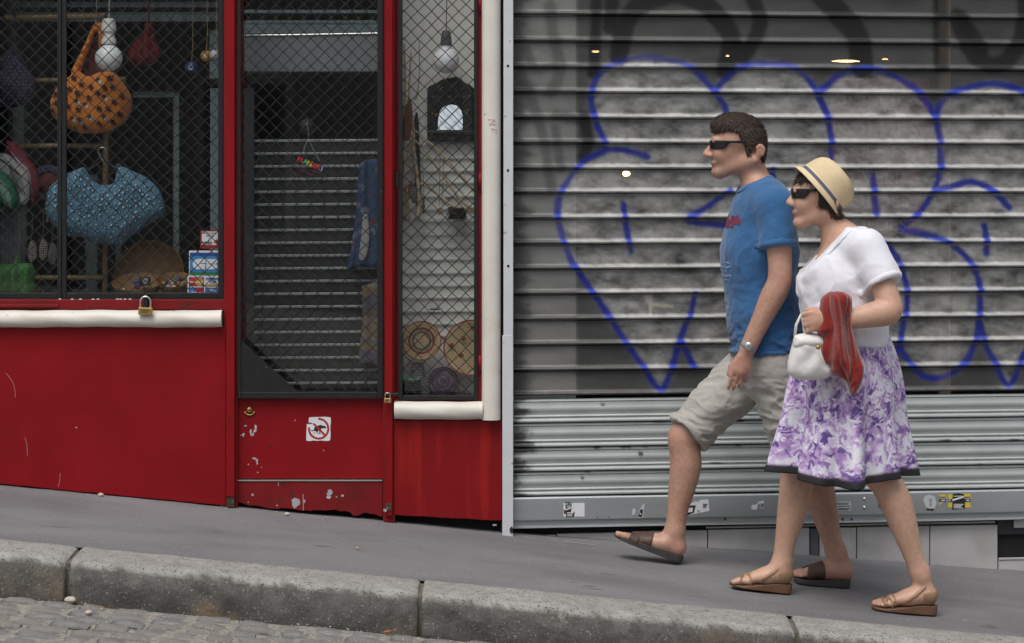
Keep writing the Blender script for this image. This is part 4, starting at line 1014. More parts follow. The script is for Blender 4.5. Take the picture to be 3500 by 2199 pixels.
def globe_lamp(label, px, py, r, Y, sock, cordtop, dark=False):
    k = (D0+Y)/F; R_ = r*k; c = P(px, py, Y)
    t = thing('pendant_lamp', label, 'lamp', c, 'bare globe bulbs hanging in the shop windows')
    prof_ = [(R_*math.sin(a), -R_*math.cos(a)) for a in np.linspace(0.001, math.pi*0.86, 22)]
    nr = prof_[-1][0]; prof_ += [(nr*0.95, R_*0.96), (nr*0.93, R_*1.18)]
    MB().lathe(prof_, c, (0, 0, 1), 40).build('bulb', M['bulb'], t, smooth=True)
    m = M['grey_socket'] if dark else M['ceramic']
    zt = ZZ(sock, Y)-c.z; zb = R_*1.10
    if dark: pf = [(nr*0.98, zb), (nr*1.02, zb+.01), (nr*0.95, zt*.75), (nr*0.7, zt*0.97), (0.004, zt)]
    else: pf = [(nr*1.25, zb-.006), (nr*1.3, zb+.012), (nr*1.02, zb+.022), (nr*0.98, zb+0.04), (nr*1.25, zb+0.045), (nr*1.3, zb+0.062), (nr*1.05, zt*0.97), (0.004, zt)]
    o = MB().lathe(pf, c, (0, 0, 1), 28).build('socket', m, t); smooth_angle(o, 40)
    MB().tube([P(px, sock+2, Y), P(px+3, -40, Y), P(px+1, cordtop, Y)], 0.0022, 6).build('cord', m, t, smooth=True)
globe_lamp('white globe bulb on a white cord in front of the orange bag', 372, 198, 47, 0.17, 62, -430)
globe_lamp('white globe bulb on a dark socket above the painted mirror', 1525, 207, 45, 0.17, 103, -430, True)

# orange star bag
M['orange'] = mat('orange_cotton', (0.60, 0.185, 0.018), 0.8, 0.16, 14, 0.25, 90, sheen=0.2)
ob = thing('hobo_bag', 'orange gathered cloth bag printed with black and white stars', 'bag', P(305, 452, 0.34))
fo = lambda x, z: 0.09*np.sin(x*75+5*np.sin(z*9))*np.clip((z-ZZ(350, .34))*9+0.25, 0, 1.1) + 0.22*(fbm(x*16, z*10)-0.5)
body = puffy('bag_body', [(172,345),(200,290),(238,262),(262,240),(300,262),(340,248),(388,250),(425,290),(450,340),(440,400),(395,440),(330,456),(265,452),(210,425),(178,390)], 0.34, 0.075, M['orange'], ob, 0.085, fold=fo)
st = puffy('strap', [(240,250),(262,205),(290,150),(318,88),(335,76),(352,84),(358,118),(352,160),(338,160),(336,112),(322,118),(305,170),(286,215),(268,262)], 0.345, 0.022, M['orange'], ob, 0.02, fold=lambda x, z: 0.3*np.sin((x+z)*150))
puffy('lining', [(268,262),(300,170),(325,120),(340,112),(352,165),(392,250),(330,268)], 0.375, 0.012, flat('maroon_lining', (0.09, 0.012, 0.012), 0.9), ob, 0.02)
bs, ws, rs, cr = [], [], [], []
r_ = random.Random(3)
spots = []
for i in range(600):
    x, y = r_.uniform(180, 442), r_.uniform(262, 448)
    if all(math.hypot(x-a, (y-b)) > 26 for a, b in spots): spots.append((x, y))
for i, (x, y) in enumerate(spots):
    q = r_.uniform(0, 6.28)
    (rs if i % 4 == 1 else ws if i % 3 == 2 else rs).append(star(x+6, y+7, r_.uniform(9, 12), q+0.4)); bs.append(star(x, y, r_.uniform(10, 14), q))
decal('star_print', body, rs, 0.34, flat('dark_red_print', (0.16, 0.008, 0.012), 0.8), ob, 0.0030)
decal('star_print', body, ws, 0.34, flat('white_print', (0.6, 0.58, 0.55), 0.8), ob, 0.0036)
decal('star_print', body, bs, 0.34, flat('black_print', (0.012, 0.012, 0.012), 0.8), ob, 0.0048)
MB().tube([P(328, 90, .34), P(325, 70, .34), P(330, 40, .34), P(330, -420, .34)], 0.0018, 6).build('hook', M['steel'], ob)

# blue patterned blouse on a hanger
M['blue_cloth'] = mat('blue_print_cotton', (0.095, 0.205, 0.30), 0.85, 0.2, 10, 0.3, 80)
bb = thing('blouse', 'blue patterned gathered blouse spread out on a hanger', 'blouse', P(360, 845, 0.30))
fo2 = lambda x, z: 0.05*np.sin(x*52+3*np.sin(z*9)) + 0.45*(fbm(x*13, z*7)-0.5)
bo = puffy('cloth', [(155,700),(165,650),(192,620),(222,598),(258,582),(286,574),(300,590),(314,614),(338,630),(365,634),(388,626),(398,600),(406,574),(424,572),(458,588),(500,608),(540,645),(562,700),(560,735),(520,760),(480,790),(440,815),(405,846),(370,832),(330,838),(280,812),(235,810),(190,778),(162,740)], 0.30, 0.065, M['blue_cloth'], bb, 0.07, fold=fo2, smoothn=4)
dia, pale_b = [], []
r_ = random.Random(5); spots = []
for i in range(2500):
    x, y = r_.uniform(160, 560), r_.uniform(565, 838)
    if all(math.hypot(x-a, y-b) > 15 for a, b in spots): spots.append((x, y))
for i, (x, y) in enumerate(spots):
    q = r_.uniform(-0.5, 0.5); s_ = r_.uniform(7, 10.5)
    if i % 3 == 0:
        dia.append(star(x, y, s_*1.15, q, 2, 0.62)); pale_b.append(star(x, y, s_*0.72, q, 2, 0.62)); dia.append(star(x, y, s_*0.36, q, 2, 0.62))
    elif i % 3 == 1: dia.append(star(x, y, s_*0.9, q, 6, 0.45)); pale_b.append(star(x, y, s_*0.4, q, 5, 0.8))
    else:
        pale_b.append(star(x, y, s_*0.8, q, 4, 0.3)); dia.append(star(x+5, y+4, s_*0.5, q, 3, 0.5))
lt = {id(p) for p in ()}
decal('dark_print', bo, [p for p in dia if True], 0.30, flat('navy_cloth_print', (0.012, 0.020, 0.035), 0.85), bb, 0.0030)
decal('pale_print', bo, pale_b, 0.30, flat('pale_blue_print', (0.34, 0.55, 0.66), 0.85), bb, 0.0048)
MB().tube([P(349+14*math.cos(a), 520-16*math.sin(a), .33) for a in np.linspace(-0.3, 3.3, 10)]+[P(352, 552, .33)], 0.0016, 6).build('hook', M['steel'], bb)
MB().tube([P(300, 585, .335), P(352, 548, .335), P(405, 580, .335)], 0.005, 8).build('hanger', M['ink'], bb)

# purple star bag at the edge of the window
M['purple'] = mat('dark_purple_cotton', (0.030, 0.020, 0.045), 0.85, 0.2, 12, 0.25, 90)
pb = thing('shoulder_bag', 'dark purple bag dotted with tiny blue stars hanging at the window edge', 'bag', P(40, 368, 0.34))
pbo = puffy('bag_body', [(34,168),(58,168),(85,215),(112,262),(124,300),(112,340),(75,362),(30,368),(-30,366),(-75,330),(-60,250),(-10,205)], 0.34, 0.06, M['purple'], pb, 0.07, fold=lambda x, z: 0.12*np.sin(x*80))
decal('star_print', pbo, [star(x+(9 if j % 2 else 0)+random.uniform(-2, 2), y+random.uniform(-2, 2), 3.4, 0.1, 4, 0.35) for j, y in enumerate(range(196, 366, 12)) for x in range(-60, 124, 17)], 0.34, flat('pale_star_print', (0.16, 0.22, 0.48), 0.8), pb)
MB().tube([P(45, 172, .34), P(50, 110, .34), P(52, -420, .34)], 0.006, 8).build('strap', M['purple'], pb)

# three hand-shaped printed bags at the window edge
def lined(name, label, outline, Y, col, lines, lc):
    t = thing(name, label, 'bag', P(outline[0][0], max(p[1] for p in outline), Y), 'printed bags at the window edge')
    o = puffy('bag_body', outline, Y, 0.035, mat(label[:14], col, 0.6, 0.1), t, 0.04)
    polys = []
    for ln in lines:
        pts = catmull(ln, 5)
        for (a, b), (c, d) in zip(pts[:-1], pts[1:]):
            l = math.hypot(c-a, d-b)+1e-6; nx, ny = -(d-b)/l*1.1, (c-a)/l*1.1
            polys.append([(a+nx, b+ny), (c+nx, d+ny), (c-nx, d-ny), (a-nx, b-ny)])
    decal('line_print', o, polys, Y, flat('lp_'+label[:8], lc, 0.7), t)
lined('printed_bag', 'crimson printed bag behind the white one at the window edge', [(20,480),(60,490),(95,540),(125,580),(136,620),(128,670),(108,700),(95,640),(60,600),(20,560)], 0.30, (0.18, 0.016, 0.035), [[(30+8*i, 500+9*i), (70+7*i, 560+6*i), (95+4*i, 640+5*i)] for i in range(6)], (0.5, 0.42, 0.40))
lined('printed_bag', 'white bag with black line print at the window edge', [(-20,520),(30,530),(70,570),(98,600),(103,650),(96,690),(70,700),(60,660),(30,620),(-20,600)], 0.24, (0.34, 0.35, 0.34), [[(-15+9*i, 535+5*i), (30+8*i, 560+8*i), (60+5*i, 640+6*i)] for i in range(7)], (0.02, 0.02, 0.02))
lined('printed_bag', 'green bag with black line print at the window edge', [(-30,600),(0,585),(30,610),(52,650),(58,690),(40,720),(10,700),(-30,680)], 0.19, (0.03, 0.16, 0.075), [[(-20+8*i, 600+4*i), (10+7*i, 650+5*i), (20+5*i, 700+2*i)] for i in range(5)], (0.35, 0.45, 0.40))
lined('printed_bag', 'grey striped cloth bag hanging lowest at the window edge', [(-30,690),(10,690),(40,720),(80,700),(92,740),(88,900),(60,960),(0,960),(-30,900)], 0.33, (0.14, 0.155, 0.16), [[(-20+14*i, 700), (-18+14*i, 800), (-20+14*i, 930)] for i in range(8)], (0.05, 0.055, 0.06))
gb = thing('net_bag', 'bright green net cloth standing on the window floor', 'bag', P(60, 1022, 0.20))
puffy('cloth', [(-30,912),(10,905),(45,900),(62,872),(72,900),(112,905),(118,960),(112,1020),(60,1022),(-30,1022)], 0.20, 0.05, mat('green_net', (0.045, 0.17, 0.035), 0.7, 0.3, 12, 0.2), gb, 0.05, fold=lambda x, z: 0.2*np.sin(x*110))
fn = thing('round_fan', 'round dark blue and red fan between the bags', 'fan', P(165, 660, .36))
MB().lathe([(0.0, -0.003), (0.03, -0.004), (0.048, -0.002), (0.066, 0.0), (0.066, 0.004), (0.0, 0.004)], P(165, 625, 0.36), (0, -1, 0), 30).build('disc', flat('fan_red', (0.11, 0.018, 0.015), 0.8), fn, smooth=True)
MB().lathe([(0.048, 0.0045), (0.068, 0.0055), (0.076, 0.001), (0.076, -0.004)], P(165, 625, 0.355), (0, -1, 0), 30).build('rim', flat('fan_navy', (0.012, 0.02, 0.05), 0.7), fn, smooth=True)
MB().tube([P(165, 655, .36), P(163, 760, .36)], 0.005, 8).build('handle', M['bamboo'], fn)
for i, (a, b, c2) in enumerate(((108, 858, (0.40, 0.36, 0.28)), (146, 852, (0.34, 0.30, 0.22)), (178, 866, (0.10, 0.12, 0.13)))):
    fe = thing('feather_ornament', ['cream dotted feather ornament nearest the window edge', 'brown-cream dotted feather ornament, middle of three', 'dark dotted feather ornament behind the black mullion'][i], 'ornament', P(a, b+40, 0.2), 'dotted feather ornaments')
    o = puffy('vane', [(a-6,b-32),(a+8,b-36),(a+20,b-10),(a+18,b+22),(a+4,b+42),(a-10,b+34),(a-16,b+6)], 0.2, 0.008, flat('vane%d' % i, (0.06, 0.055, 0.05), 0.8), fe, 0.01)
    decal('dot_print', o, [star(a-14+7*u_+2*(v_ % 2), b-30+8*v_, 2.4, 0, 4, 0.8) for u_ in range(5) for v_ in range(9)], 0.2, flat('vdot%d' % i, c2, 0.8), fe)
    MB().tube([P(a, b-34, 0.2), P(a+3, b-80, 0.22), P(a+2, b-130, 0.24)], 0.0015, 5).build('cord', M['ink'], fe)
# red bag, coloured balls
rb = thing('red_bag', 'dark red pointed cloth bag hanging deep in the window', 'bag', P(490, 228, 0.55))
puffy('bag_body', [(495,78),(525,80),(530,130),(548,175),(530,215),(490,228),(445,222),(432,195),(455,150),(488,120)], 0.55, 0.05, flat('deep_red_cloth', (0.17, 0.010, 0.014), 0.85), rb, 0.05, fold=lambda x, z: 0.2*np.sin(x*100))
MB().tube([P(510, 85, .55), P(508, 30, .55), P(508, -400, .55)], 0.004, 6).build('strap', flat('deep_red_cloth', (0, 0, 0)), rb)
def ball(label, px, py, r, Y, col):
    k = (D0+Y)/F*r; c = P(px, py, Y)
    t = thing('ball_ornament', label, 'ornament', c, 'round ornaments hanging on strings')
    MB().lathe([(k*math.sin(a), -k*math.cos(a)) for a in np.linspace(0.001, math.pi-.001, 18)], c, (0, 0, 1), 26).build('ball', flat('ball_'+label[:8].strip(), col, 0.4), t, smooth=True)
    for j in range(6): MB().lathe([(0, 0.001), (k*0.13, 0.0)], c+Vector((k*0.26*math.cos(j*1.047), -k*0.985, k*0.26*math.sin(j*1.047))), (0, -1, 0), 8).build('petal', flat('petal_pale', (0.55, 0.52, 0.45)), t)
    MB().tube([P(px, py-r+1, Y), P(px+4, py-r-60, Y), P(px+2, -400, Y)], 0.0015, 5).build('string', flat('string', (0.30, 0.22, 0.10)), t)
ball('yellow ball ornament with a small flower', 705, 193, 20, 0.36, (0.42, 0.22, 0.03))
ball('dark blue ball ornament below the yellow one', 655, 233, 23, 0.40, (0.015, 0.045, 0.14))
ball('plain white ball beside the yellow one', 736, 190, 20, 0.30, (0.42, 0.43, 0.43))
# bamboo rails and uprights of the display
def bamboo(label, a, b, Y, r=0.011):
    n_ = 12; pa, pb_ = P(*a, Y), P(*b, Y); pts = [pa.lerp(pb_, i/n_) for i in range(n_+1)]
    rr = [r*(1+0.10*(i % 4 == 0)) for i in range(n_+1)]
    t = thing('bamboo_pole', label, 'pole', pb_ if pb_.z < pa.z else pa, 'bamboo display poles')
    MB().tube(pts, rr, 12).build('cane', M['bamboo'], t, smooth=True)
bamboo('bamboo rail highest in the bag window, above the globe bulb', (-70, 62), (360, 56), 0.46, 0.013)
bamboo('short bamboo rail just above the orange bag', (120, 276), (430, 272), 0.50, 0.011)
bamboo('bamboo rail above the blue blouse', (60, 500), (370, 498), 0.46, 0.011)
bamboo('lowest bamboo rail, beside the green net cloth', (-70, 951), (352, 949), 0.42, 0.011)
bamboo('upright bamboo pole behind the blue blouse', (362, 440), (358, 1024), 0.44, 0.013)
# pale boards of the furniture deep in the window
def board(name, label, px0, px1, py0, py1, Y, m='teal_board', d=0.02, cat='board', grp='pale boards deep in the bag window'):
    t = thing(name, label, cat, P((px0+px1)/2, py1, Y), grp)
    MB().pbox(px0, px1, py0, py1, Y, Y+d).build('plank', M[m], t, bevel=0.002)
    if name == 'shelf_board': MB().pbox(px0, px1, py0-4, py0-.5, Y-0.008, Y+d).build('lip', M[m], t)
board('shelf_board', 'pale board across the very top of the bag window', -70, 765, 12, 26, 0.70)
board('shelf_board', 'wide pale board above the hanging bags', -70, 765, 46, 74, 0.66)
board('upright_board', 'pale upright board behind the yellow ball', 716, 770, 104, 270, 0.60)
board('upright_board', 'bluish upright board below the yellow ball', 718, 770, 302, 1000, 0.60)
board('upright_board', 'pale upright frame in the dark middle of the window', 592, 612, 318, 900, 0.72)
board('shelf_board', 'thin pale frame top in the dark middle of the window', 455, 592, 318, 334, 0.72)
board('upright_board', 'pale upright board behind the green net cloth', 22, 80, 330, 1000, 0.60)
board('upright_board', 'pale narrow upright board behind the blue blouse', 292, 332, 600, 1010, 0.58)
board('upright_board', 'pale narrow upright board between blouse and bowls', 395, 412, 560, 1010, 0.62)
# wooden bowls
def bowl(label, px, py, rpx, Y, tilt, depth, beads):
    k = (D0+Y)/F; Rr = rpx*k; c = P(px, py, Y)
    t = thing('wooden_bowl', label, 'bowl', Vector((c.x, c.y, c.z-depth)), 'wooden bowls in the window')
    ax = Vector((0, -math.sin(tilt), math.cos(tilt)))
    pf = [(0.0, -depth), (Rr*0.45, -depth*0.97), (Rr*0.80, -depth*0.62), (Rr*0.97, -depth*0.15), (Rr, 0.0), (Rr*0.985, 0.004), (Rr*0.955, 0.0), (Rr*0.92, -depth*0.15), (Rr*0.75, -depth*0.56), (Rr*0.4, -depth*0.88), (0.0, -depth*0.9)]
    o = MB().lathe(pf, c, ax, 48).build('shell', M['bowl'], t); smooth_angle(o, 60)
    a = ax.orthogonal().normalized(); b = ax.cross(a); r_ = random.Random(px)
    for i in range(beads):
        q, rr = r_.uniform(0, 6.28), Rr*0.72*math.sqrt(r_.random())
        cc = c + (a*math.cos(q)+b*math.sin(q))*rr - ax*depth*(0.30+0.2*(rr/Rr)*0)
        br = r_.uniform(0.007, 0.013)
        MB().lathe([(br*math.sin(w), -br*math.cos(w)) for w in np.linspace(0.01, math.pi-.01, 8)], cc+ax*r_.uniform(-.006, .008), (r_.random(), r_.random(), 1), 10).build('bead', r_.choice(BEADS), t, smooth=True)
    return t
M['bowl'] = mat('turned_wood', (0.27, 0.155, 0.065), 0.45, 0.15, 8, 0.08, 60, stretch=(1, 1, 6), col2=(0.21, 0.11, 0.04), mix_scale=5)
BEADS = [flat('bead_%d' % i, c, 0.3) for i, c in enumerate([(0.03, 0.08, 0.30), (0.25, 0.05, 0.03), (0.05, 0.16, 0.07), (0.45, 0.40, 0.28), (0.10, 0.03, 0.12), (0.02, 0.02, 0.03), (0.30, 0.16, 0.03)])]
bowl('large wooden bowl tipped up with its broad inside showing', 508, 935, 122, 0.52, 1.15, 0.085, 0)
bowl('wooden bowl of dark bracelets behind the large padlock', 470, 965, 88, 0.28, 0.30, 0.060, 14)
bowl('wooden bowl of coloured beads beside the card stickers', 598, 958, 62, 0.26, 0.38, 0.060, 60)
tg = thing('price_tag', 'small black price tag on the wooden bowl', 'tag', P(492, 978, 0.17)); MB().pbox(476, 514, 948, 976, 0.172, 0.175).build('card', M['ink'], tg)
for k_ in range(3): MB().pbox(484+3*k_, 506-2*k_, 953+7*k_, 955.5+7*k_, 0.1714, 0.1718).build('print', M['paper'], tg)

# stickers inside the glass of the bag window
YG = 0.0840
def card(name, label, base, parts_, cat='sticker', Y=YG):
    t = thing(name, label, cat, P((base[0]+base[2])/2, base[3], Y), 'stickers on the shop glass')
    MB().pbox(base[0], base[2], base[1], base[3], Y-0.0006, Y).build('sheet', M['paper'] if len(base) < 5 else base[4], t)
    for k, q in enumerate(parts_):
        y = Y-0.0009-0.0003*k
        if q[0] == 'r': MB().pbox(q[1], q[3], q[2], q[4], y, y+0.0004).build('print', q[5], t)
        elif q[0] == 'e': MB().prism([(XX(q[1]+q[3]*math.cos(a), y), ZZ(q[2]-q[4]*math.sin(a), y)) for a in np.linspace(0, 2*math.pi, 25)[:-1]], y, y+0.0004).build('print', q[5], t)
        elif q[0] == 'p': MB().prism([(XX(a, y), ZZ(b, y)) for a, b in q[1]], y, y+0.0004).build('print', q[2], t)
        else: text_obj('lettering', q[1], q[4]/850, XX(q[2], y), y, ZZ(q[3], y), q[5], t, bold=q[6] if len(q) > 6 else 0.0002)
    return t
yr = flat('yelp_red', (0.36, 0.02, 0.02))
card('sticker', 'red-bordered white review sticker reading RETROUVEZ-NOUS SUR', (685, 788, 746, 850, yr), [('r', 690, 792, 744, 820, M['paper']), ('r', 690, 820, 740, 838, M['paper']), ('t', 'RETROUVEZ-', 717, 798, 8, inkm), ('t', 'NOUS', 717, 807, 9.5, inkm), ('t', 'SUR', 717, 816, 5, inkm), ('t', 'yelp', 708, 829, 21, inkm, 0.0005), ('p', star(738, 826, 11, 0.3, 5, 0.4), yr)])
cb = flat('cb_blue', (0.045, 0.23, 0.50)); cbd = flat('cb_deep', (0.02, 0.075, 0.33)); cbg = flat('cb_green', (0.02, 0.20, 0.09)); mblue = flat('mc_navy', (0.025, 0.035, 0.17)); mred = flat('mc_red', (0.55, 0.02, 0.02)); mor = flat('mc_orange', (0.62, 0.30, 0.03)); vbl = flat('visa_blue', (0.06, 0.16, 0.40)); mabl = flat('maestro_blue', (0.04, 0.22, 0.55)); van = flat('visa_gold', (0.45, 0.29, 0.03))
CBc = [(700,914),(700,921),(672,921),(661,914),(658,902),(664,890),(676,885),(702,885),(702,899),(684,900),(684,902),(702,903)]
CBb = [(705,921),(705,904),(737,904),(743,908),(742,915),(735,921)]; CBb2 = [(705,902),(705,886),(737,886),(744,891),(743,898),(737,902)]
card('sticker', 'blue-green bank card sticker with big white CB letters', (646, 857, 753, 943), [('r', 649, 864, 752, 941, cb), ('r', 649, 864, 752, 876, cbd), ('r', 649, 930, 752, 941, cbg), ('p', CBc, M['paper']), ('p', CBb, M['paper']), ('p', CBb2, M['paper'])])
card('sticker', 'sticker of four payment card logos under the CB one', (641, 944, 753, 1017), [('r', 646, 948, 697, 979, mblue), ('e', 661, 963, 14, 15, mred), ('e', 681, 963, 14, 15, mor), ('t', 'MasterCard', 671, 964, 9, pap, 0.0004), ('r', 645, 983, 697, 1016, mblue), ('e', 659, 999, 14, 14, mabl), ('e', 681, 999, 14, 14, mred), ('t', 'Maestro', 670, 1000, 10, pap, 0.0004), ('r', 703, 950, 752, 956, vbl), ('r', 703, 972, 752, 978, van), ('t', 'VISA', 727, 964, 13, vbl, 0.0006), ('r', 701, 984, 752, 1016, vbl), ('t', 'VISA', 726, 994, 11, pap, 0.0004), ('t', 'Electron', 727, 1010, 10, pap, 0.0003)])
# row of little shells on the window ledge
for i, px in enumerate((205, 247, 275, 318, 335, 401, 412, 428, 445)):
    stone('shell', px, 0, 0.022, 0.0062, ['first', 'second', 'third', 'fourth', 'fifth', 'sixth', 'seventh', 'eighth', 'ninth'][i]+' small white shell along the ledge under the blouse window, counting from the mullion', 'shell', M['ceramic'], lambda x, y: ZZ(1026.5, .02)-0.002)['group'] = 'shells on the window ledge'

# ------------------------------------------------------------------ behind the door glass
ins = thing('reflected_shutter', 'dark grey slats behind the door glass standing in for a reflected shutter', 'shutter', P(1085, 1320, 0.30))  # modelled slats stand in for a shutter reflected in the glass
M['reflected_slat'] = mat('dark_slat', (0.034, 0.036, 0.038), 0.45, 0.15, 10, metal=0.3); M['reflected_lip'] = mat('slat_lip', (0.29, 0.305, 0.31), 0.4, 0.15, 12, metal=0.3)
MB().pbox(832, 868, 300, 1340, 0.28, 0.33).build('guide', flat('guide_dark', (0.045, 0.048, 0.05)), ins)
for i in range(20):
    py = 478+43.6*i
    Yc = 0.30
    o = MB().prism([(XX(868, Yc), ZZ(py+41, Yc)), (XX(1345, Yc), ZZ(py+40-3, Yc)), (XX(1345, Yc), ZZ(py-3, Yc)), (XX(868, Yc), ZZ(py, Yc))], Yc, Yc+0.012).build('slat', M['reflected_slat'], ins)
    MB().prism([(XX(868, Yc), ZZ(py+9, Yc)), (XX(1345, Yc), ZZ(py+6, Yc)), (XX(1345, Yc), ZZ(py-3, Yc)), (XX(868, Yc), ZZ(py, Yc))], Yc-0.010, Yc-0.001).build('lip', M['reflected_lip'], o, bevel=0.002)
MB().pbox(868, 1345, 1352-2, 1420, 0.29, 0.31).build('foot_rail', M['reflected_slat'], ins)
sp = MB().pbox(1295, 1345, 300, 1420, 0.40, 0.42); 
pel = thing('reflected_box', 'pale grey box standing in for a reflection above the slats of the door', 'box', P(1070, 246, 0.24))  # box modelled in place of a pale reflection in the glass
MB().pbox(812, 1350, 118, 246, 0.24, 0.44).build('box_face', flat('box_grey', (0.17, 0.185, 0.195), 0.5), pel, bevel=0.004)
MB().tube([P(812, 122, .236), P(1040, 119, .236), P(1350, 113, .236)], 0.0035, 8).build('edge_strip', M['strip'], pel)
tb = thing('transom_board', 'pale green transom boards high behind the door glass', 'board', P(1070, 116, 0.46))
for a, b in ((34, 46), (70, 82), (84, 116)): MB().pbox(812, 1350, a, b, 0.46, 0.49).build('plank', M['teal_board'], tb, bevel=0.002)
hc = thing('hanging_cloth', 'blue printed cloth hanging at the edge of the door glass', 'cloth', P(1245, 940, 0.245))
M['cloth_blue'] = mat('blue_print', (0.025, 0.055, 0.13), 0.8, 0.2, 10, 0.2, 80, col2=(0.14, 0.16, 0.20), mix_scale=13, mix_lo=0.56, mix_hi=0.60, speck=[((0.20, 0.02, 0.02), 26, 0.64)])
puffy('cloth', [(1228,560),(1262,545),(1310,560),(1318,700),(1314,905),(1280,915),(1232,912),(1186,925),(1200,850),(1216,720)], 0.245, 0.018, M['cloth_blue'], hc, 0.02, fold=lambda x, z: 0.35*np.sin(x*120))
puffy('white_band', [(1236,740),(1258,735),(1264,820),(1250,885),(1226,885),(1232,820)], 0.226, 0.006, flat('dim_band', (0.30, 0.30, 0.29)), hc, 0.008)
hs2 = thing('hanging_scarf', 'dim striped multicoloured scarf below the blue cloth', 'scarf', P(1265, 1250, 0.25))
puffy('cloth', [(1236,980),(1262,970),(1308,985),(1312,1230),(1270,1245),(1228,1235),(1238,1110)], 0.25, 0.02, mat('striped_scarf', (0.10, 0.09, 0.13), 0.85, 0.2, 10, col2=(0.17, 0.12, 0.07), mix_scale=9, mix_lo=.48, mix_hi=.52, stretch=(0.6, 1, 3), speck=[((0.06, 0.16, 0.16), 12, 0.6)]), hs2, 0.02, fold=lambda x, z: 0.3*np.sin(x*90))
# little clear sign on a suction cup
cs2 = thing('acrylic_sign', 'small clear plastic sign with coloured letters hung from a suction cup', 'sign', P(1058, 620, 0.078))
YS = 0.074
MB().prism([(XX(a, YS), ZZ(b, YS)) for a, b in ((985, 570), (1008, 592), (1060, 622), (1100, 628), (1118, 575), (1080, 545), (1012, 530))][::1], YS, YS+0.003).build('plate', M['acrylic'], cs2)
MB().lathe([(0.0, 0.012), (0.006, 0.011), (0.010, 0.006), (0.022, 0.003), (0.034, 0.0)], P(1051, 434, 0.0845), (0, -1, 0), 30).build('suction_cup', M['acrylic'], cs2, smooth=True)
for pts in ([(1051,430),(1055,465),(1052,480),(1040,505),(1036,533)], [(1054,476),(1068,505),(1080,530),(1092,550)]):
    for i, ((a, b), (c, d)) in enumerate(zip(pts[:-1], pts[1:])):
        n_ = max(2, int(math.hypot(c-a, d-b)/4))
        for k in range(n_): MB().tube([P(a+(c-a)*k/n_, b+(d-b)*k/n_, YS-0.002*(k % 2)), P(a+(c-a)*(k+.8)/n_, b+(d-b)*(k+.8)/n_, YS-0.002*(k % 2))], 0.0011, 5).build('chain_link', M['strip'], cs2)
rotS = math.radians(-20)
for ch, a, b, c_ in (('M', 1025, 547, (0.62, 0.02, 0.02)), ('A', 1044, 554, (0.06, 0.38, 0.12)), ('N', 1058, 560, (0.70, 0.45, 0.03)), ('A', 1073, 567, (0.62, 0.02, 0.02)), ('N', 1088, 572, (0.62, 0.02, 0.02)), ('I', 1100, 579, (0.15, 0.38, 0.75))):
    text_obj('lettering', ch, 24/850, XX(a, YS), YS-0.0008, ZZ(b, YS), flat('letter_%d' % a, c_, 0.5), cs2, rotS, bold=0.0009)
for a, b, c, d in ((1004, 560, 1024, 566), (1030, 571, 1052, 580), (1020, 577, 1050, 590), (1066, 584, 1098, 594), (1000, 590, 1034, 604), (1056, 594, 1078, 602)):
    MB().tube([P(a+(c-a)*k/6, b+(d-b)*k/6+(1.5 if k % 2 else -1.5), YS-0.001) for k in range(7)], 0.0008, 4).build('script_line', flat('script_red', (0.30, 0.03, 0.03)), cs2)
# ------------------------------------------------------------------ no-dog-fouling sign on the door
YD = 0.0212
nd = thing('notice', 'square white sticker forbidding dog fouling, red ring and black dog', 'sign', P(1089, 1508, YD))
pts = [(1047,1507),(1060,1508),(1070,1506),(1085,1507),(1100,1506),(1115,1508),(1128,1506),(1130,1490),(1129,1460),(1131,1440),(1130,1427),(1110,1425),(1090,1426),(1075,1426),(1058,1427),(1055,1432),(1055,1445),(1068,1446),(1066,1450),(1049,1450),(1047,1480)]
MB().prism([(XX(a, YD), ZZ(b, YD)) for a, b in pts], YD-0.0006, YD).build('sheet', M['paper'], nd)
def ring(cx, cy, ro, ri, y, a0, a1, n_=40):
    m_ = MB(); vs_ = []
    for i in range(n_+1):
        a = a0+(a1-a0)*i/n_
        for r in (ro, ri): vs_.append((XX(cx+r*math.cos(a), y), y, ZZ(cy-r*math.sin(a)*1.02, y)))
    return m_.add(vs_, [(2*i+1, 2*i, 2*i+2, 2*i+3) for i in range(n_)])
ring(1089, 1466, 36.5, 29.5, YD-0.0010, math.radians(-188), math.radians(92)).build('ring', M['sign_red'], nd)
def D2(a, b): return (1030+a/13.76, 1410+b/13.76)             # sticker close-up pixels
dog = [(440,825),(455,820),(500,838),(560,838),(598,812),(610,740),(640,680),(700,645),(760,625),(850,600),(905,583),(950,600),(1000,628),(1060,620),(1100,632),(1120,670),(1175,690),(1165,715),(1140,745),(1090,748),(1040,735),(975,738),(945,770),(900,815),(885,850),(880,905),(885,960),(902,1000),(785,1000),(745,955),(705,945),(705,900),(690,885),(640,880),(600,855),(560,875),(500,878),(455,850)]
MB().prism([(XX(a, YD), ZZ(b, YD)) for a, b in [D2(*q) for q in dog]][::-1], YD-0.0014, YD-0.0010).build('dog_print', inkm, nd)
MB().prism([(XX(a, YD), ZZ(b, YD)) for a, b in [D2(*q) for q in ((790,850),(760,945),(790,970),(850,970),(850,900))]], YD-0.0016, YD-0.0012).build('gap_print', M['paper'], nd)
MB().prism([(XX(a, YD), ZZ(b, YD)) for a, b in [D2(*q) for q in ((560,985),(650,985),(610,940))]], YD-0.0014, YD-0.0010).build('pile_print', inkm, nd)
MB().prism([(XX(a, YD), ZZ(b, YD)) for a, b in [D2(*q) for q in ((520,530),(1060,1085),(1125,1020),(620,510))]], YD-0.0020, YD-0.0016).build('bar', M['sign_red'], nd)

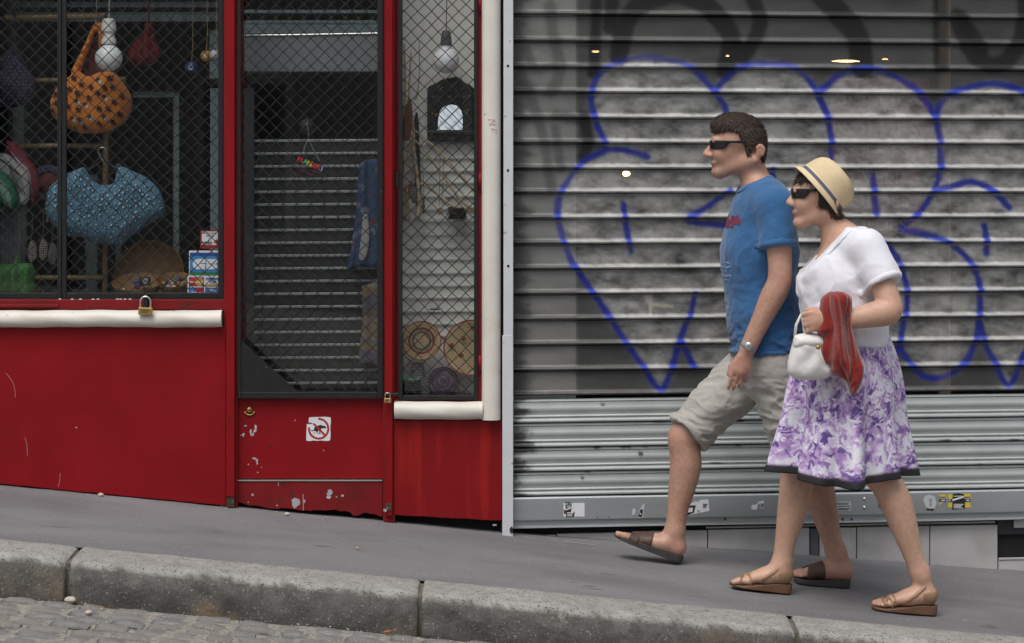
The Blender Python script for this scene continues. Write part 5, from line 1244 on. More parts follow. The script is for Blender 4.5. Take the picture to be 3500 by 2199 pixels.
# ------------------------------------------------------------------ the narrow window of baskets
bp = thing('window_back', 'pale back panel of the narrow basket window, reflected slat lines built on', 'panel', P(1500, 1362, 0.29))
MB().pbox(1330, 1730, -425, 1365, 0.29, 0.31).build('back_board', M['pale'], bp)
for i in range(16):
    py = 492+43.6*i+(3 if i % 3 else 0)
    MB().prism([(XX(1330, .28), ZZ(py+9, .28)), (XX(1730, .28), ZZ(py+5, .28)), (XX(1730, .28), ZZ(py-4, .28)), (XX(1330, .28), ZZ(py, .28))], 0.279, 0.291).build('reflection_strip', flat('reflection_strip_white', (0.66, 0.66, 0.64), 0.4), bp, bevel=0.003)  # reflected slat lines, built as pale strips on the panel
MB().pbox(1330, 1352, -425, 1365, 0.12, 0.29).build('side_board', M['pale'], bp)
MB().pbox(1712, 1730, -425, 1365, 0.12, 0.29).build('side_board', M['pale'], bp)  # unseen pale board added to bounce light into the window
MB().pbox(1470, 1505, 1052, 1068, 0.335, 0.28).build('handle', M['grey_socket'], bp, bevel=0.003)
gsh = thing('glass_shelf', 'glass shelf across the narrow window above the woven plates', 'shelf', P(1500, 760, 0.12)); MB().pbox(1352, 1714, 751, 758, 0.12, 0.278).build('plate', M['shelf_glass'], gsh)
sh2 = thing('glass_shelf', 'thin glass shelf right under the painted mirror', 'shelf', P(1500, 492, 0.12)); MB().pbox(1440, 1714, 485, 490, 0.16, 0.278).build('plate', M['shelf_glass'], sh2)
mi = thing('painted_mirror', 'small arched mirror in a black flower-painted frame', 'mirror', P(1540, 485, 0.25))
fr = [(1460,485),(1622,485),(1622,305),(1606,290),(1590,284),(1575,270),(1560,262),(1540,266),(1510,272),(1490,284),(1465,296),(1460,308)]
arch = [(1497,445),(1498,410),(1502,385),(1512,370),(1527,360),(1545,358),(1562,362),(1575,374),(1581,395),(1582,420),(1581,445)]
YM = 0.25
MB().prism([(XX(a, YM), ZZ(b, YM)) for a, b in fr], YM, YM+0.02).build('frame', M['black_lacquer'] if 'black_lacquer' in M else flat('black_lacquer', (0.016, 0.017, 0.018), 0.28), mi, bevel=0.003)
MB().prism([(XX(a, YM), ZZ(b, YM)) for a, b in arch][::1] if False else [(XX(a, YM), ZZ(b, YM)) for a, b in (arch[0],)+tuple(arch[::-1][:-1])], YM-0.0025, YM-0.0005).build('mirror_glass', mat('mirror', (0.8, 0.82, 0.82), 0.06, 0.02, metal=1.0), mi)
for v in bpy.data.objects['mirror_glass'].data.vertices: v.co.y += (v.co.z-(ZZ(357, YM)-mi.location.z))*0.17   # leans back a little and mirrors the sky
MB().pbox(1462, 1622, 447, 460, YM-0.018, YM+0.01).build('ledge', flat('black_lacquer', (0, 0, 0)), mi, bevel=0.003)
r_ = random.Random(9)
for (a, b) in ((1479,331),(1538,330),(1605,328),(1495,302),(1504,308),(1512,300),(1541,290),(1528,284),(1553,284),(1478,388),(1490,392),(1596,388),(1590,380),(1474,471),(1546,471),(1608,471),(1486,378),(1600,375)):
    MB().prism([(XX(x, YM), ZZ(y, YM)) for x, y in star(a, b, 4.2, r_.random(), 5, 0.5)], YM-0.0008, YM-0.0002).build('flower_print', r_.choice([flat('gold_flower', (0.40, 0.24, 0.04)), flat('rust_flower', (0.28, 0.07, 0.03))]), mi)
for a in (1500, 1580): MB().tube([P(a-18, 333, YM-.0006), P(a-8, 328, YM-.0006), P(a+4, 334, YM-.0006), P(a+14, 329, YM-.0006)], 0.0009, 4).build('scroll_print', flat('grey_scroll', (0.18, 0.18, 0.18)), mi)
# bare branches
br = thing('branch_bundle', 'bundle of pale bare branches standing in the narrow window', 'branches', P(1400, 752, 0.2))
for i, (pts, r0, r1) in enumerate([([(1381,150),(1384,300),(1380,430),(1384,560),(1378,680),(1384,752)], .004, .008), ([(1405,180),(1398,330),(1412,430),(1416,520),(1428,620),(1432,700),(1424,752)], .003, .011), ([(1432,140),(1434,250),(1424,330),(1415,340)], .002, .004), ([(1375,440),(1420,480),(1470,540),(1520,610),(1580,690),(1625,720)], .003, .007), ([(1414,442),(1470,490),(1540,560),(1610,640),(1640,670)], .003, .007), ([(1380,700),(1372,600),(1386,540),(1400,510)], .006, .003), ([(1400,752),(1388,660),(1384,600)], .007, .004), ([(1435,628),(1480,652),(1540,700),(1570,712),(1625,722)], .005, .007)]):
    pp = catmull([(a, b, 0) for a, b in pts], 5); n_ = len(pp)
    MB().tube([P(q[0], q[1], 0.20+0.012*math.sin(i*2+k*0.3)) for k, q in enumerate(pp)], [r0+(r1-r0)*k/(n_-1) for k in range(n_)], 8).build('branch', flat('pale_branch', (0.42, 0.33, 0.22), 0.7), br, smooth=True)
dl = thing('dark_tassel', 'dark hanging tassel among the branches', 'tassel', P(1425, 700, 0.24)); puffy('tassel_body', [(1412,420),(1424,380),(1432,430),(1436,560),(1440,690),(1420,700),(1418,560)], 0.24, 0.012, flat('dark_tassel', (0.02, 0.02, 0.025), 0.8), dl, 0.01)
rt = thing('rust_plume', 'rust-brown plume tied to the branches', 'plume', P(1395, 480, 0.17)); puffy('plume_body', [(1395,330),(1406,345),(1410,400),(1402,470),(1382,482),(1374,440),(1384,380)], 0.17, 0.010, flat('rust_plume', (0.15, 0.05, 0.022), 0.8), rt, 0.012)
for nm, pl, c1, c2, lb in (('a', [(1398,630),(1404,615),(1412,640),(1414,670),(1400,680),(1394,655)], (0.12, 0.045, 0.015), (0.55, 0.40, 0.2), 'small rust feather ornament with pale dots'), ('b', [(1412,630),(1424,640),(1426,675),(1420,695),(1408,690),(1404,660)], (0.03, 0.035, 0.05), (0.5, 0.5, 0.52), 'small dark feather ornament with white dots')):
    t = thing('feather_ornament', lb, 'ornament', P(pl[0][0], 690, 0.17), 'dotted feather ornaments'); o = puffy('vane', pl, 0.17, 0.007, flat('sv'+nm, c1, 0.8), t, 0.008, 0.003)
    decal('dot_print', o, [star(pl[0][0]-4+5*u_+2*(v_ % 2), pl[0][1]-8+6*v_, 1.6, 0, 4, 0.8) for u_ in range(6) for v_ in range(12)], 0.17, flat('svd'+nm, c2, 0.8), t)
nk = thing('bead_necklace', 'thin green bead necklace hanging in the narrow window', 'necklace', P(1507, 735, 0.21)); 
MB().tube([P(1503, 705, .21), P(1503, 620, .21), P(1504, 532, .21), P(1510, 528, .21), P(1516, 535, .21), P(1514, 620, .21), P(1511, 700, .21)], 0.0013, 6).build('strand', flat('green_bead', (0.015, 0.10, 0.05)), nk)
MB().lathe([(0, .004), (.006, .003), (.012, .002), (.015, 0)], P(1504, 722, .21), (0, -1, 0), 9).build('pendant', flat('old_gold', (0.30, 0.24, 0.13)), nk)
ks = thing('dark_pendant', 'small rust and dark pendant beside the necklace', 'pendant', P(1448, 720, .20)); MB().lathe([(0, -.05), (.006, -.044), (.003, -.03), (.008, -.018), (.004, -.01), (.0035, .01), (.007, .016), (.0, .02)], P(1448, 690, .20), (0, 0, 1), 12).build('turned_bead', flat('rust_bead', (0.12, 0.045, 0.02)), ks, smooth=True); MB().tube([P(1448, 676, .2), P(1449, 640, .2), P(1446, 600, .2)], .001, 5).build('string', inkm, ks)
for i in range(5):
    t = thing('felt_hat', ['lowest', 'second lowest', 'middle', 'second highest', 'topmost'][i]+' dark brown felt hat in the little stack on the glass shelf', 'hat', P(1562, 749-8*i, 0.2), 'stacked felt hats')
    MB().lathe([(0.0, .012), (.030-.002*(i == 4), .011), (.036, .007), (.042-.003*(i % 2), .003), (.043, .0005), (.036, 0.0), (0, 0.0)], P(1562+2*(i % 2), 750-8.2*i, 0.22), (0, 0, 1), 28).build('crown', flat('brown_felt%d' % (i % 2), (0.028+0.012*(i % 2), 0.018+0.006*(i % 2), 0.014), 0.9), t, smooth=True)
# coiled plates and baskets
def coil_plate(label, px, py, r_px, Y, rings, tilt, concave=0.018):
    k = (D0+Y)/F; Rr = r_px*k; c = P(px, py, Y)
    t = thing('woven_plate', label, 'plate', Vector((c.x, c.y, c.z-Rr)), 'coiled straw plates')
    ax = Vector((0.0, -math.cos(tilt), math.sin(tilt)))
    N_ = len(rings); w = Rr/N_
    for i, m_ in enumerate(rings):
        rr = (i+0.5)*w; a = ax.orthogonal().normalized(); b = ax.cross(a)
        pts = [c + ax*(concave*(rr/Rr)**2) + (a*math.cos(q)+b*math.sin(q))*rr for q in np.linspace(0, 2*math.pi, 41)]
        MB().tube(pts, w*0.60, 7, cap=False).build('coil', m_, t, smooth=True)
    return t, c, Rr, ax
sA, sB, sR, sG, sO = flat('straw_pale', (0.48, 0.38, 0.21), 0.7), flat('straw_tan', (0.38, 0.28, 0.14), 0.7), flat('raffia_red', (0.24, 0.018, 0.02), 0.7), flat('raffia_green', (0.085, 0.10, 0.055), 0.7), flat('raffia_rust', (0.32, 0.10, 0.04), 0.7)
coil_plate('round straw plate with a red ring and rust rim', 1441, 1166, 68, 0.20, [sA, sB, sA, sA, sB, sA, sG, sG, sB, sR, sR, sA, sB, sA, sA, sO], 0.16)
t2, c2, R2, ax2 = coil_plate('larger straw plate with small red flowers, half behind the frame', 1612, 1190, 96, 0.225, [sB, sA]*10+[sA, flat('raffia_pink', (0.36, 0.05, 0.06), 0.7)], 0.14)
a2 = Vector((1, 0, 0)); b2 = ax2.cross(a2) * -1
for i in range(9):
    q = i*0.75; rr = R2*(0.45 if i % 2 else 0.72)
    cc = c2 + (a2*math.cos(q)+Vector((0, 0.0, 1))*math.sin(q))*rr - Vector((0, 0.010+0.018*(rr/R2)**2, 0))
    MB().lathe([(0.0, 0.003), (0.008, 0.002), (0.011, 0.0)], cc, (0, -1, 0), 7).build('flower_weave', sR, t2)
def coil_basket(label, px, pyb, Y, radii, dz, mats, name='coil_basket'):
    c = P(px, pyb, Y)
    t = thing(name, label, 'basket', c, 'coiled baskets')
    for i, rr in enumerate(radii):
        pts = [c+Vector((rr*math.cos(q), rr*math.sin(q), dz*(i+0.5))) for q in np.linspace(0, 2*math.pi, 33)]
        MB().tube(pts, dz*0.58, 7, cap=False).build('coil', mats[i % len(mats)], t, smooth=True)
    return t
cp, cpp, cgr, cdk, cgn = flat('coil_purple', (0.085, 0.05, 0.115), 0.75), flat('coil_mauve', (0.17, 0.10, 0.105), 0.75), flat('coil_slate', (0.15, 0.17, 0.20), 0.75), flat('coil_dark', (0.025, 0.028, 0.03), 0.8), flat('coil_mint', (0.13, 0.32, 0.20), 0.7)
coil_basket('tall slate-blue coiled jar behind the dark basket', 1428, 1362, 0.215, [.040, .043, .044, .044, .043, .041, .037, .030, .026, .024, .023, .022, .021, .020], .0105, [cgr, cgr, flat('coil_slate2', (0.20, 0.20, 0.22), .75)])
coil_basket('dark coiled basket with mint green rim', 1402, 1362, 0.165, [.034, .038, .040, .041, .041, .040, .039, .038], .0105, [cdk, cdk, cdk, cdk, cdk, cdk, cdk, cgn])
t, c, Rr, ax = coil_plate('purple domed coiled basket lid leaning in the corner', 1514, 1302, 52, 0.20, [cp, cp, cpp, cp, cp, cpp, cp, cp, cpp, cp], 0.25, -0.035)
# ------------------------------------------------------------------ people
def skin_mat(name):
    return mat(name, attr='paint', rough=0.48, var=0.10, scale=55, bump=0.16, bscale=210, sub=0.12)
def folds(X, Y, Z, s=1.0, ph=0.0):                            # cloth creases: warped ridges
    a = np.sin(38*s*(Z + 0.35*X + 0.3*np.sin(9*X+4*Y+ph)) + 2.2*np.sin(7*Z+11*Y+ph))
    b = np.sin(61*s*(0.8*X - 0.5*Z + 0.4*np.sin(8*Z+ph)) + 1.7*np.sin(13*Y+ph*2))
    return 0.6*a+0.4*b
def crease(V, sx, sy, sz, amp, seed=0.0, warp=0.0):         # ridged noise: soft folds with sharp valleys
    x, y, z = V[:, 0]*sx+seed, V[:, 1]*sy+seed*1.7, V[:, 2]*sz+seed*0.6
    if warp: x = x+warp*(fbm(V[:, 0]*6+seed, V[:, 1]*6, V[:, 2]*6)-0.5); z = z+warp*(fbm(V[:, 0]*6+9, V[:, 1]*6+seed, V[:, 2]*6)-0.5)
    n = fbm(x+40, y+40, z+40, 3); r = 1-np.abs(2*n-1)*2.2
    return amp*(np.clip(r, -0.6, 1)-0.3)
def limb(f, pts, rad, k=.02, n=5):
    q = catmull([tuple(p)+(r,) for p, r in zip(pts, rad)], n)
    for a, b in zip(q[:-1], q[1:]): f.cone(a[:3], b[:3], a[3], b[3], k)
def foot_on(px, Y, h): 
    x = XX(px, Y); return np.array((x, Y, G(x, Y)+h))
def V3(px, py, Y): return np.array(P(px, py, Y))
def clip_poly(f, poly, Y):                                    # keep only what lies inside a side-view outline
    sl, X, Yy, Z = f.grid(); X2, Z2 = np.broadcast_arrays(X[:, 0, :], Z[:, 0, :])
    f.D = np.maximum(f.D, poly_sd(X2, Z2, [(XX(a, Y), ZZ(b, Y)) for a, b in poly])[:, None, :].astype(np.float32))
def grow(f, amount, fn=None):
    sl, X, Y, Z = f.grid(); f.D = f.D - amount + (0 if fn is None else fn(X, Y, Z).astype(np.float32)); return f

def foot(f, heel, ball, toe, side, r=1.0):                    # heel, ball, toe: points at the middle of the foot; side: unit towards the big toe (+Y or -Y)
    heel, ball, toe = map(np.array, (heel, ball, toe))
    f.cone(heel, heel+(ball-heel)*0.45, 0.033*r, 0.031*r, 0.02, 1.05)
    f.cone(heel+(ball-heel)*0.3+np.array((0, 0, .012)), ball, 0.031*r, 0.023*r, 0.03, 1.5)
    d = (toe-ball)
    for i in range(5):
        s = side*(0.030-0.0155*i)*r
        L = (1.0, 1.05, 0.95, 0.82, 0.66)[i]; rr = (0.0125, 0.0095, 0.009, 0.0085, 0.008)[i]*r
        b = ball + np.array((0, s, -0.006)); t = b + d*L + np.array((0, 0, -0.001))
        f.cone(b, b+(t-b)*0.6+np.array((0, 0, .004)), rr*1.15, rr, 0.012); f.cone(b+(t-b)*0.6+np.array((0, 0, .004)), t, rr, rr*0.95, 0.006)
def sandal_sole(name, heel, toe, Y0, wf, wh, th_h, th_t, material, parent, sdir, pitch=None):
    # outline of the sole in plan, thick at the heel, thin at the toe; heel/toe: ground contact points
    heel = np.array(heel, float); toe = np.array(toe, float); n = 26
    L = toe-heel; u = L/np.linalg.norm(L); up = np.array((-u[2], 0, u[0])) * (1 if u[0] > 0 else -1); up = up if up[2] > 0 else -up
    lat = np.array((0, 1.0, 0))
    def width(t): return (wh+(wf-wh)*math.sin(min(t/0.72, 1)*math.pi/2)**2) * math.sqrt(max(0, 1-((t-0.72)/0.285)**2 if t > 0.72 else (1-((0.12-t)/0.125)**2 if t < 0.12 else 1)))
    bot, top = [], []
    ring = [(i/n, 1) for i in range(n+1)] + [(i/n, -1) for i in range(n-1, 0, -1)]
    for t, s in ring:
        p = heel + L*t + lat*s*width(t)
        th = th_h+(th_t-th_h)*min(1, max(0, (t-0.25)/0.5))
        bot.append(p + up*(0.0015)); top.append(p + up*th)
    m = len(ring); mb = MB()
    mb.add(bot+top, [tuple(range(m-1, -1, -1)), tuple(range(m, 2*m))] + [(i, (i+1) % m, (i+1) % m+m, i+m) for i in range(m)])
    o = mb.build(name, material, parent, bevel=0.003)
    bm = bmesh.new(); bm.from_mesh(o.data); bmesh.ops.recalc_face_normals(bm, faces=bm.faces); bm.to_mesh(o.data); bm.free()
    return smooth_angle(o, 40)

SK = skin_mat('skin')
def skin_cols(base, lips, lipr, extra=()):
    def fn(V):
        n = fbm(V[:, 0]*9, V[:, 1]*9, V[:, 2]*9); n2 = fbm(V[:, 0]*45+7, V[:, 1]*45, V[:, 2]*30); n3 = fbm(V[:, 0]*20+3, V[:, 1]*20+9, V[:, 2]*12)
        c = np.array(base)[None, :]*(0.82+0.24*n+0.14*n2)[:, None]
        ru = np.clip((n3-0.48)*3.0, 0, 1)*0.30                 # blood under the skin in patches
        c = c*(1-ru[:, None])+ru[:, None]*np.array(base)[None, :]*np.array((1.02, 0.78, 0.74))[None, :]
        for p, r, col, k in [(lips, lipr, (0.42, 0.15, 0.13), 0.7)] + list(extra):
            d = np.sqrt((((V-np.array(p))/np.array(r))**2).sum(1)); a = k*np.clip(1.4-d, 0, 1)
            c = c*(1-a[:, None])+a[:, None]*np.array(col)[None, :]
        return c
    return fn

# ---------- the man
YMn = -0.36
def m(px, py, dy=0.0): return V3(px, py, YMn) + np.array((0, dy, 0))
man = thing('person', 'man in blue T-shirt, pale grey shorts and dark sunglasses striding along the pavement', 'person', (XX(2620, YMn), YMn, G(XX(2620, YMn), YMn)))
lo = (XX(2040, YMn), YMn-0.34, G(XX(2900, YMn), YMn)-0.03); hi = (XX(2960, YMn), YMn+0.34, ZZ(360, YMn))
HM = 0.0052
f = Field(lo, hi, HM)
def man_head(f):
    f.ell(m(2527, 478), (.094, .074, .084), .02)
    f.ell(m(2487, 515), (.058, .058, .078), .03)
    for s in (-1, 1):
        f.cone(m(2560, 548, s*.052), m(2462, 590, s*.016), .024, .019, .035)
        f.ell(m(2462, 528, s*.030), (.026, .022, .026), .02)
        f.cone(m(2590, 505, s*.077), m(2582, 548, s*.073), .013, .009, .008)
        f.ell(m(2594, 515, s*.081), (.016, .008, .024), .006)
        f.cone(m(2578, 505, s*.084), m(2590, 498, s*.088), .005, .005, .004); f.cone(m(2590, 498, s*.088), m(2603, 510, s*.088), .005, .005, .004); f.cone(m(2603, 510, s*.088), m(2598, 532, s*.086), .005, .0045, .004)
    f.cone(m(2444, 482, -.032), m(2444, 482, .032), .013, .013, .02)
    f.cone(m(2438, 492), m(2412, 526), .009, .0125, .014)
    for s in (-1, 1): f.ell(m(2424, 532, s*.011), (.013, .009, .009), .01)
    f.ell(m(2440, 554), (.013, .024, .0055), .010); f.ell(m(2443, 563), (.013, .021, .006), .010)
    f.ell(m(2449, 590), (.019, .022, .016), .02)
man_head(f)
f.cone(m(2560, 548), m(2596, 665), .051, .062, .03, 1.05)
def man_torso(f, e=0.0, k=.05):
    f.cone(m(2612, 715), m(2612, 850), .100+e, .103+e, k, 1.55)
    f.cone(m(2612, 850), m(2622, 1090), .100+e, .096+e, k, 1.42)
    f.cone(m(2622, 1090), m(2625, 1215), .100+e, .108+e, k, 1.45)
    for s in (-1, 1):
        f.cone(m(2600, 655, s*.06), m(2632, 697, s*.165), .040+e, .052+e, k)
man_torso(f)
def arm(f, sh, el, wr, r):
    limb(f, [sh, sh+(el-sh)*.35, sh+(el-sh)*.8, el+(wr-el)*.05, el+(wr-el)*.28, el+(wr-el)*.7, wr], [r[0], r[0]*.92, r[1]*.98, r[1]*.97, r[1]*1.0, r[1]*.76, r[2]], .012)
sh, el, wr = m(2635, 705, -.185), m(2645, 945, -.225), m(2535, 1178, -.215)
arm(f, sh, el, wr, (.053, .042, .027))
# near hand: palm turned to the thigh, fingers loosely curled
def hand_down(f, wr, kn, along, fwd, ys, curl=.012):
    along = np.array(along)/np.linalg.norm(along); fwd = np.array(fwd)
    f.cone(wr, kn, .024, .026, .02, 0.62)
    for i in range(4):
        b = kn + fwd*(.031-.0205*i) - along*.004
        L = (.072, .080, .074, .058)[i]
        p1 = b + along*L*0.45 + np.array((0, ys*.004, 0)); p2 = b + along*L*0.80 + np.array((0, ys*curl, 0)); p3 = b+along*L*1.0+np.array((0, ys*curl*2.1, 0))
        f.cone(wr+(b-wr)*0.4, b, .013, .0105, .010, .8); f.cone(b, p1, .0094, .0084, .003); f.cone(p1, p2, .0084, .0077, .002); f.cone(p2, p3, .0077, .0068, .002)
    tb = wr + (kn-wr)*0.30 + fwd*.020
    t1 = wr + (kn-wr)*0.72 + fwd*.044 + np.array((0, ys*.008, 0)); t2 = t1 + along*.030 + fwd*.004
    f.cone(tb, t1, .014, .0105, .012); f.cone(t1, t2, .0102, .0082, .004)
al = m(2500, 1320)-m(2527, 1195); al[1] = 0; fw = np.array((-0.97, 0, -0.2))
hand_down(f, wr, m(2512, 1248, -.215), al, fw, 1)
arm(f, m(2615, 705, .185), m(2672, 935, .225), m(2672, 1150, .21), (.053, .042, .027))
hand_down(f, m(2672, 1150, .21), m(2668, 1225, .21), (0, 0, -1), np.array((-1, 0, 0)), -1)
# legs: far leg forward with the heel just down, near leg behind
YF, YB = YMn+.085, YMn-.07
hipF, kneeF, ankF = V3(2600, 1235, YF), V3(2340, 1492, YF), V3(2306, 1822, YF)
hipB, kneeB, ankB = V3(2640, 1245, YB), V3(2748, 1575, YB), V3(2860, 1893, YB)
def leg(f, h, k_, a, r, back):
    d = a-k_; B = np.array((back, 0, 0))
    limb(f, [h, h+(k_-h)*.5, k_-(k_-h)*.08, k_+d*.06, k_+d*.17+B*.6, k_+d*.32+B, k_+d*.55+B*.6, k_+d*.78+B*.1, a], [r[0], r[0]*.83, r[1]*1.02, r[1]*.93, r[2]*.98, r[2]*1.02, r[2]*.86, r[3]*1.08, r[3]], .012)
    f.ell(k_+np.array((-.016, 0, 0.0)), (.036, .036, .046), .04)
leg(f, hipF, kneeF, ankF, (.086, .056, .055, .033), .016)
leg(f, hipB, kneeB, ankB, (.086, .056, .055, .033), .016)
gF = foot_on(2306, YF, 0); tup = 0.080
heelF, ballF, toeF = foot_on(2312, YF, .060), foot_on(2172, YF, .030+tup*.62), foot_on(2112, YF, .024+tup)
foot(f, heelF, ballF, toeF, -1); f.cone(ankF, heelF+np.array((0.0, 0, .01)), .034, .032, .03)
heelB, ballB, toeB = foot_on(2884, YB, .060), foot_on(2768, YB, .045), foot_on(2716, YB, .036)
foot(f, heelB, ballB, toeB, 1); f.cone(ankB, heelB+np.array((0, 0, .01)), .034, .032, .03)
for s in (-1, 1): f.ell(ankB+np.array((-.004, s*.030, -.012)), (.012, .010, .014), .012)
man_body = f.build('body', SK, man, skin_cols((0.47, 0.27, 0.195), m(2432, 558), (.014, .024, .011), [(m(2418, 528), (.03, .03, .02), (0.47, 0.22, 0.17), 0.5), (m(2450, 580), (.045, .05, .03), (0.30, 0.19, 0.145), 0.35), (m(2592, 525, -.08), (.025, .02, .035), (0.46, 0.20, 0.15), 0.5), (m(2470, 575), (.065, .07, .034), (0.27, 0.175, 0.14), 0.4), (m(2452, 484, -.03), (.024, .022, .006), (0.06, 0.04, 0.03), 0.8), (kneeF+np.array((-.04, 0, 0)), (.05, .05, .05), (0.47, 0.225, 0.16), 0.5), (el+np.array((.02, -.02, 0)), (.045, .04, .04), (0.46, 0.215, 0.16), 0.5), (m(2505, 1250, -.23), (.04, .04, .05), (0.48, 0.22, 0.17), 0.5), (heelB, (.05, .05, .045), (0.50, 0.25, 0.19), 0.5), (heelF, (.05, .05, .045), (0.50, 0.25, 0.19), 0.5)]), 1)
foot_fields = []
# hair: short, dark, clipped above the ear
M['hair'] = mat('dark_brown_hair', (0.050, 0.032, 0.023), 0.7, 0.35, 40, 0.6, 130, stretch=(1, 1, 2.5))
h = Field(m(2400, 640, -.11), m(2650, 360, .11), .0042)
h.ell(m(2527, 476), (.104, .083, .096), .02); h.ell(m(2490, 430), (.060, .058, .040), .03); h.ell(m(2560, 520), (.062, .072, .085), .02)

clip_poly(h, [(2428,340),(2660,340),(2660,560),(2612,592),(2585,590),(2600,545),(2604,500),(2580,492),(2562,505),(2556,540),(2546,540),(2543,500),(2530,480),(2518,452),(2480,444),(2442,452),(2424,440)], YMn)
ho = h.build('hair', M['hair'], man)
def strands(name, o, n, ln, flow, material, parent, lift=.8, seed=1, keep=None, w_=.0013, spread=.4):
    r = random.Random(seed); mb = MB(); ps = o.data.polygons; vv = o.data.vertices; off = wloc(o)
    for _ in range(n):
        p = ps[r.randrange(len(ps))]; c = p.center+off; nn = p.normal
        if keep is not None and not keep(c): continue
        d = Vector(flow(c)) + Vector((r.gauss(0, spread), r.gauss(0, spread), r.gauss(0, spread))); d = d-nn*d.dot(nn)
        if d.length < 1e-3: continue
        d.normalize(); s2 = nn.cross(d); l = ln*r.uniform(.5, 1.2)
        a, b, e = c-nn*.002, c+d*l*.5+nn*l*lift*.6, c+d*l+nn*l*lift*.35
        mb.add([a-s2*w_, a+s2*w_, b+s2*w_*.8, b-s2*w_*.8, e], [(0, 1, 2, 3), (3, 2, 4)])
    return mb.build(name, material, parent, smooth=True)
strands('hair_strands', ho, 9000, .013, lambda c: (-.55, 0, .15) if c.z > ZZ(440, YMn) else (.35, 0, -1), M['hair'], ho)['kind'] = 'stuff'
body_hair = mat('body_hair', (0.07, 0.045, 0.03), 0.7, 0.1)
strands('leg_hair', man_body, 26000, .012, lambda c: (.1, 0, -1), body_hair, man_body, .25, 5, lambda c: G(c.x, c.y)+.11 < c.z < ZZ(1500, YMn) or (c.y < YMn-.15 and ZZ(1150, YMn) < c.z < ZZ(900, YMn)), .00028, .35)['kind'] = 'stuff'
gl = Field(m(2400, 530, -.11), m(2620, 460, .11), .0032)
sl, X, Y, Z = gl.grid(); c = m(2522, 494)
q = np.sqrt(((X-c[0])/.1075)**2+((Y-c[1])/.0825)**2)
shell = np.abs((q-1)*.085)-.0026
zr = np.maximum(Z-ZZ(480, YMn)-0.0*X, (ZZ(491, YMn)-0.022*np.clip((XX(2486, YMn)-X)/.020, 0, 1)**.6)-Z)
gl.D = np.maximum(np.maximum(shell, zr), X-XX(2592, YMn)).astype(np.float32)
gl.build('sunglasses', mat('glossy_black', (0.008, 0.008, 0.009), 0.18, 0.0, spec=0.6), man)
# T-shirt
M['tee'] = mat('blue_jersey', (0.038, 0.125, 0.285), 0.85, 0.10, 9, 0.25, 260, spec=0.12, sheen=0.3, col2=(0.034, 0.11, 0.255), mix_scale=5)
t = Field(m(2440, 1260, -.33), m(2800, 580, .33), HM)
man_torso(t, .017, .05)
t.cone(m(2618, 1080), m(2622, 1215), .125, .130, .05, 1.38); t.ell(m(2560, 900), (.10, .15, .20), .08)
def sleeves(t, items, k=.022):
    for a_, b_, r0, r1 in items:
        q = Field(t.lo, t.lo+t.h*(t.n-1.5), t.h); q.cone(a_, b_+(b_-a_)*.3, r0, r1+(r1-r0)*.3, .001); d_ = (b_-a_)/np.linalg.norm(b_-a_); q.cut(d_+np.array((0, 0, 0.0)), b_)
        hh = np.maximum(k-np.abs(t.D-q.D), 0)/k; t.D = (np.minimum(t.D, q.D)-hh*hh*k*.25).astype(np.float32)
sl, X, Y, Z = t.grid()
# openings: collar, hem, sleeve ends
t.D = np.maximum(t.D, ((Z-ZZ(652, YMn))-(X-XX(2505, YMn))*0.42 - 0.35*np.clip(np.abs(Y-YMn)-.05, 0, 1)*0).astype(np.float32))
hem = ZZ(1206, YMn)+0.010*np.sin(Y*14+1)+0.10*(X-XX(2530, YMn))
t.D = np.maximum(t.D, (hem-Z).astype(np.float32))
sleeves(t, [(m(2634, 702, -.180), m(2640, 838, -.212), .066, .070), (m(2634, 702, .180), m(2660, 838, .212), .066, .070)])
t.D = np.maximum(t.D, ((Z-ZZ(652, YMn))-(X-XX(2505, YMn))*0.42).astype(np.float32))
def tee_fold(V):
    low = np.clip((ZZ(930, YMn)-V[:, 2])/.20, 0, 1); mid = np.clip(1-np.abs(V[:, 2]-ZZ(860, YMn))/.25, 0, 1)
    return crease(V, 7, 7, 26, .011, 2.0, 2.4)*low*.9 + crease(V, 14, 14, 9, .006, 5.0, 2.0)*mid + crease(V, 16, 16, 16, .0028, 8.0, 1.5)
def band_of(f, name, slab, material, parent, disp, g=.0026):    # a stitched edge: the cloth doubled along an opening
    q = Field(f.lo, f.lo+f.h*(f.n-1.5), f.h); q.D = np.maximum(f.D-g, slab).astype(np.float32); return q.build(name, material, parent, None, 1, disp)
shirt = t.build('t_shirt', M['tee'], man, None, 1, tee_fold)
cut_z = ((Z-ZZ(652, YMn))-(X-XX(2505, YMn))*0.42)
nk_ = np.sqrt((X-XX(2578, YMn)+.3*(Z-ZZ(640, YMn)))**2+(Y-YMn)**2)
band_of(t, 'collar', np.maximum(np.maximum(np.abs(cut_z+.006)-.009, nk_-.105), -1), M['tee'], shirt, tee_fold, .0035)
band_of(t, 'hem', np.abs(Z-hem-.009)-.010, M['tee'], shirt, tee_fold)
for s2 in (-1, 1):
    b_ = m(2640 if s2 < 0 else 2660, 838, s2*.212); a_ = m(2634, 702, s2*.180); d_ = (b_-a_)/np.linalg.norm(b_-a_)
    band_of(t, 'sleeve_hem', np.maximum(np.abs((X-b_[0])*d_[0]+(Y-b_[1])*d_[1]+(Z-b_[2])*d_[2]+.009)-.010, np.sqrt((X-b_[0])**2+(Y-b_[1])**2+(Z-b_[2])**2)-.095+.0*X), M['tee'], shirt, tee_fold)
wm = bvh_of(shirt)
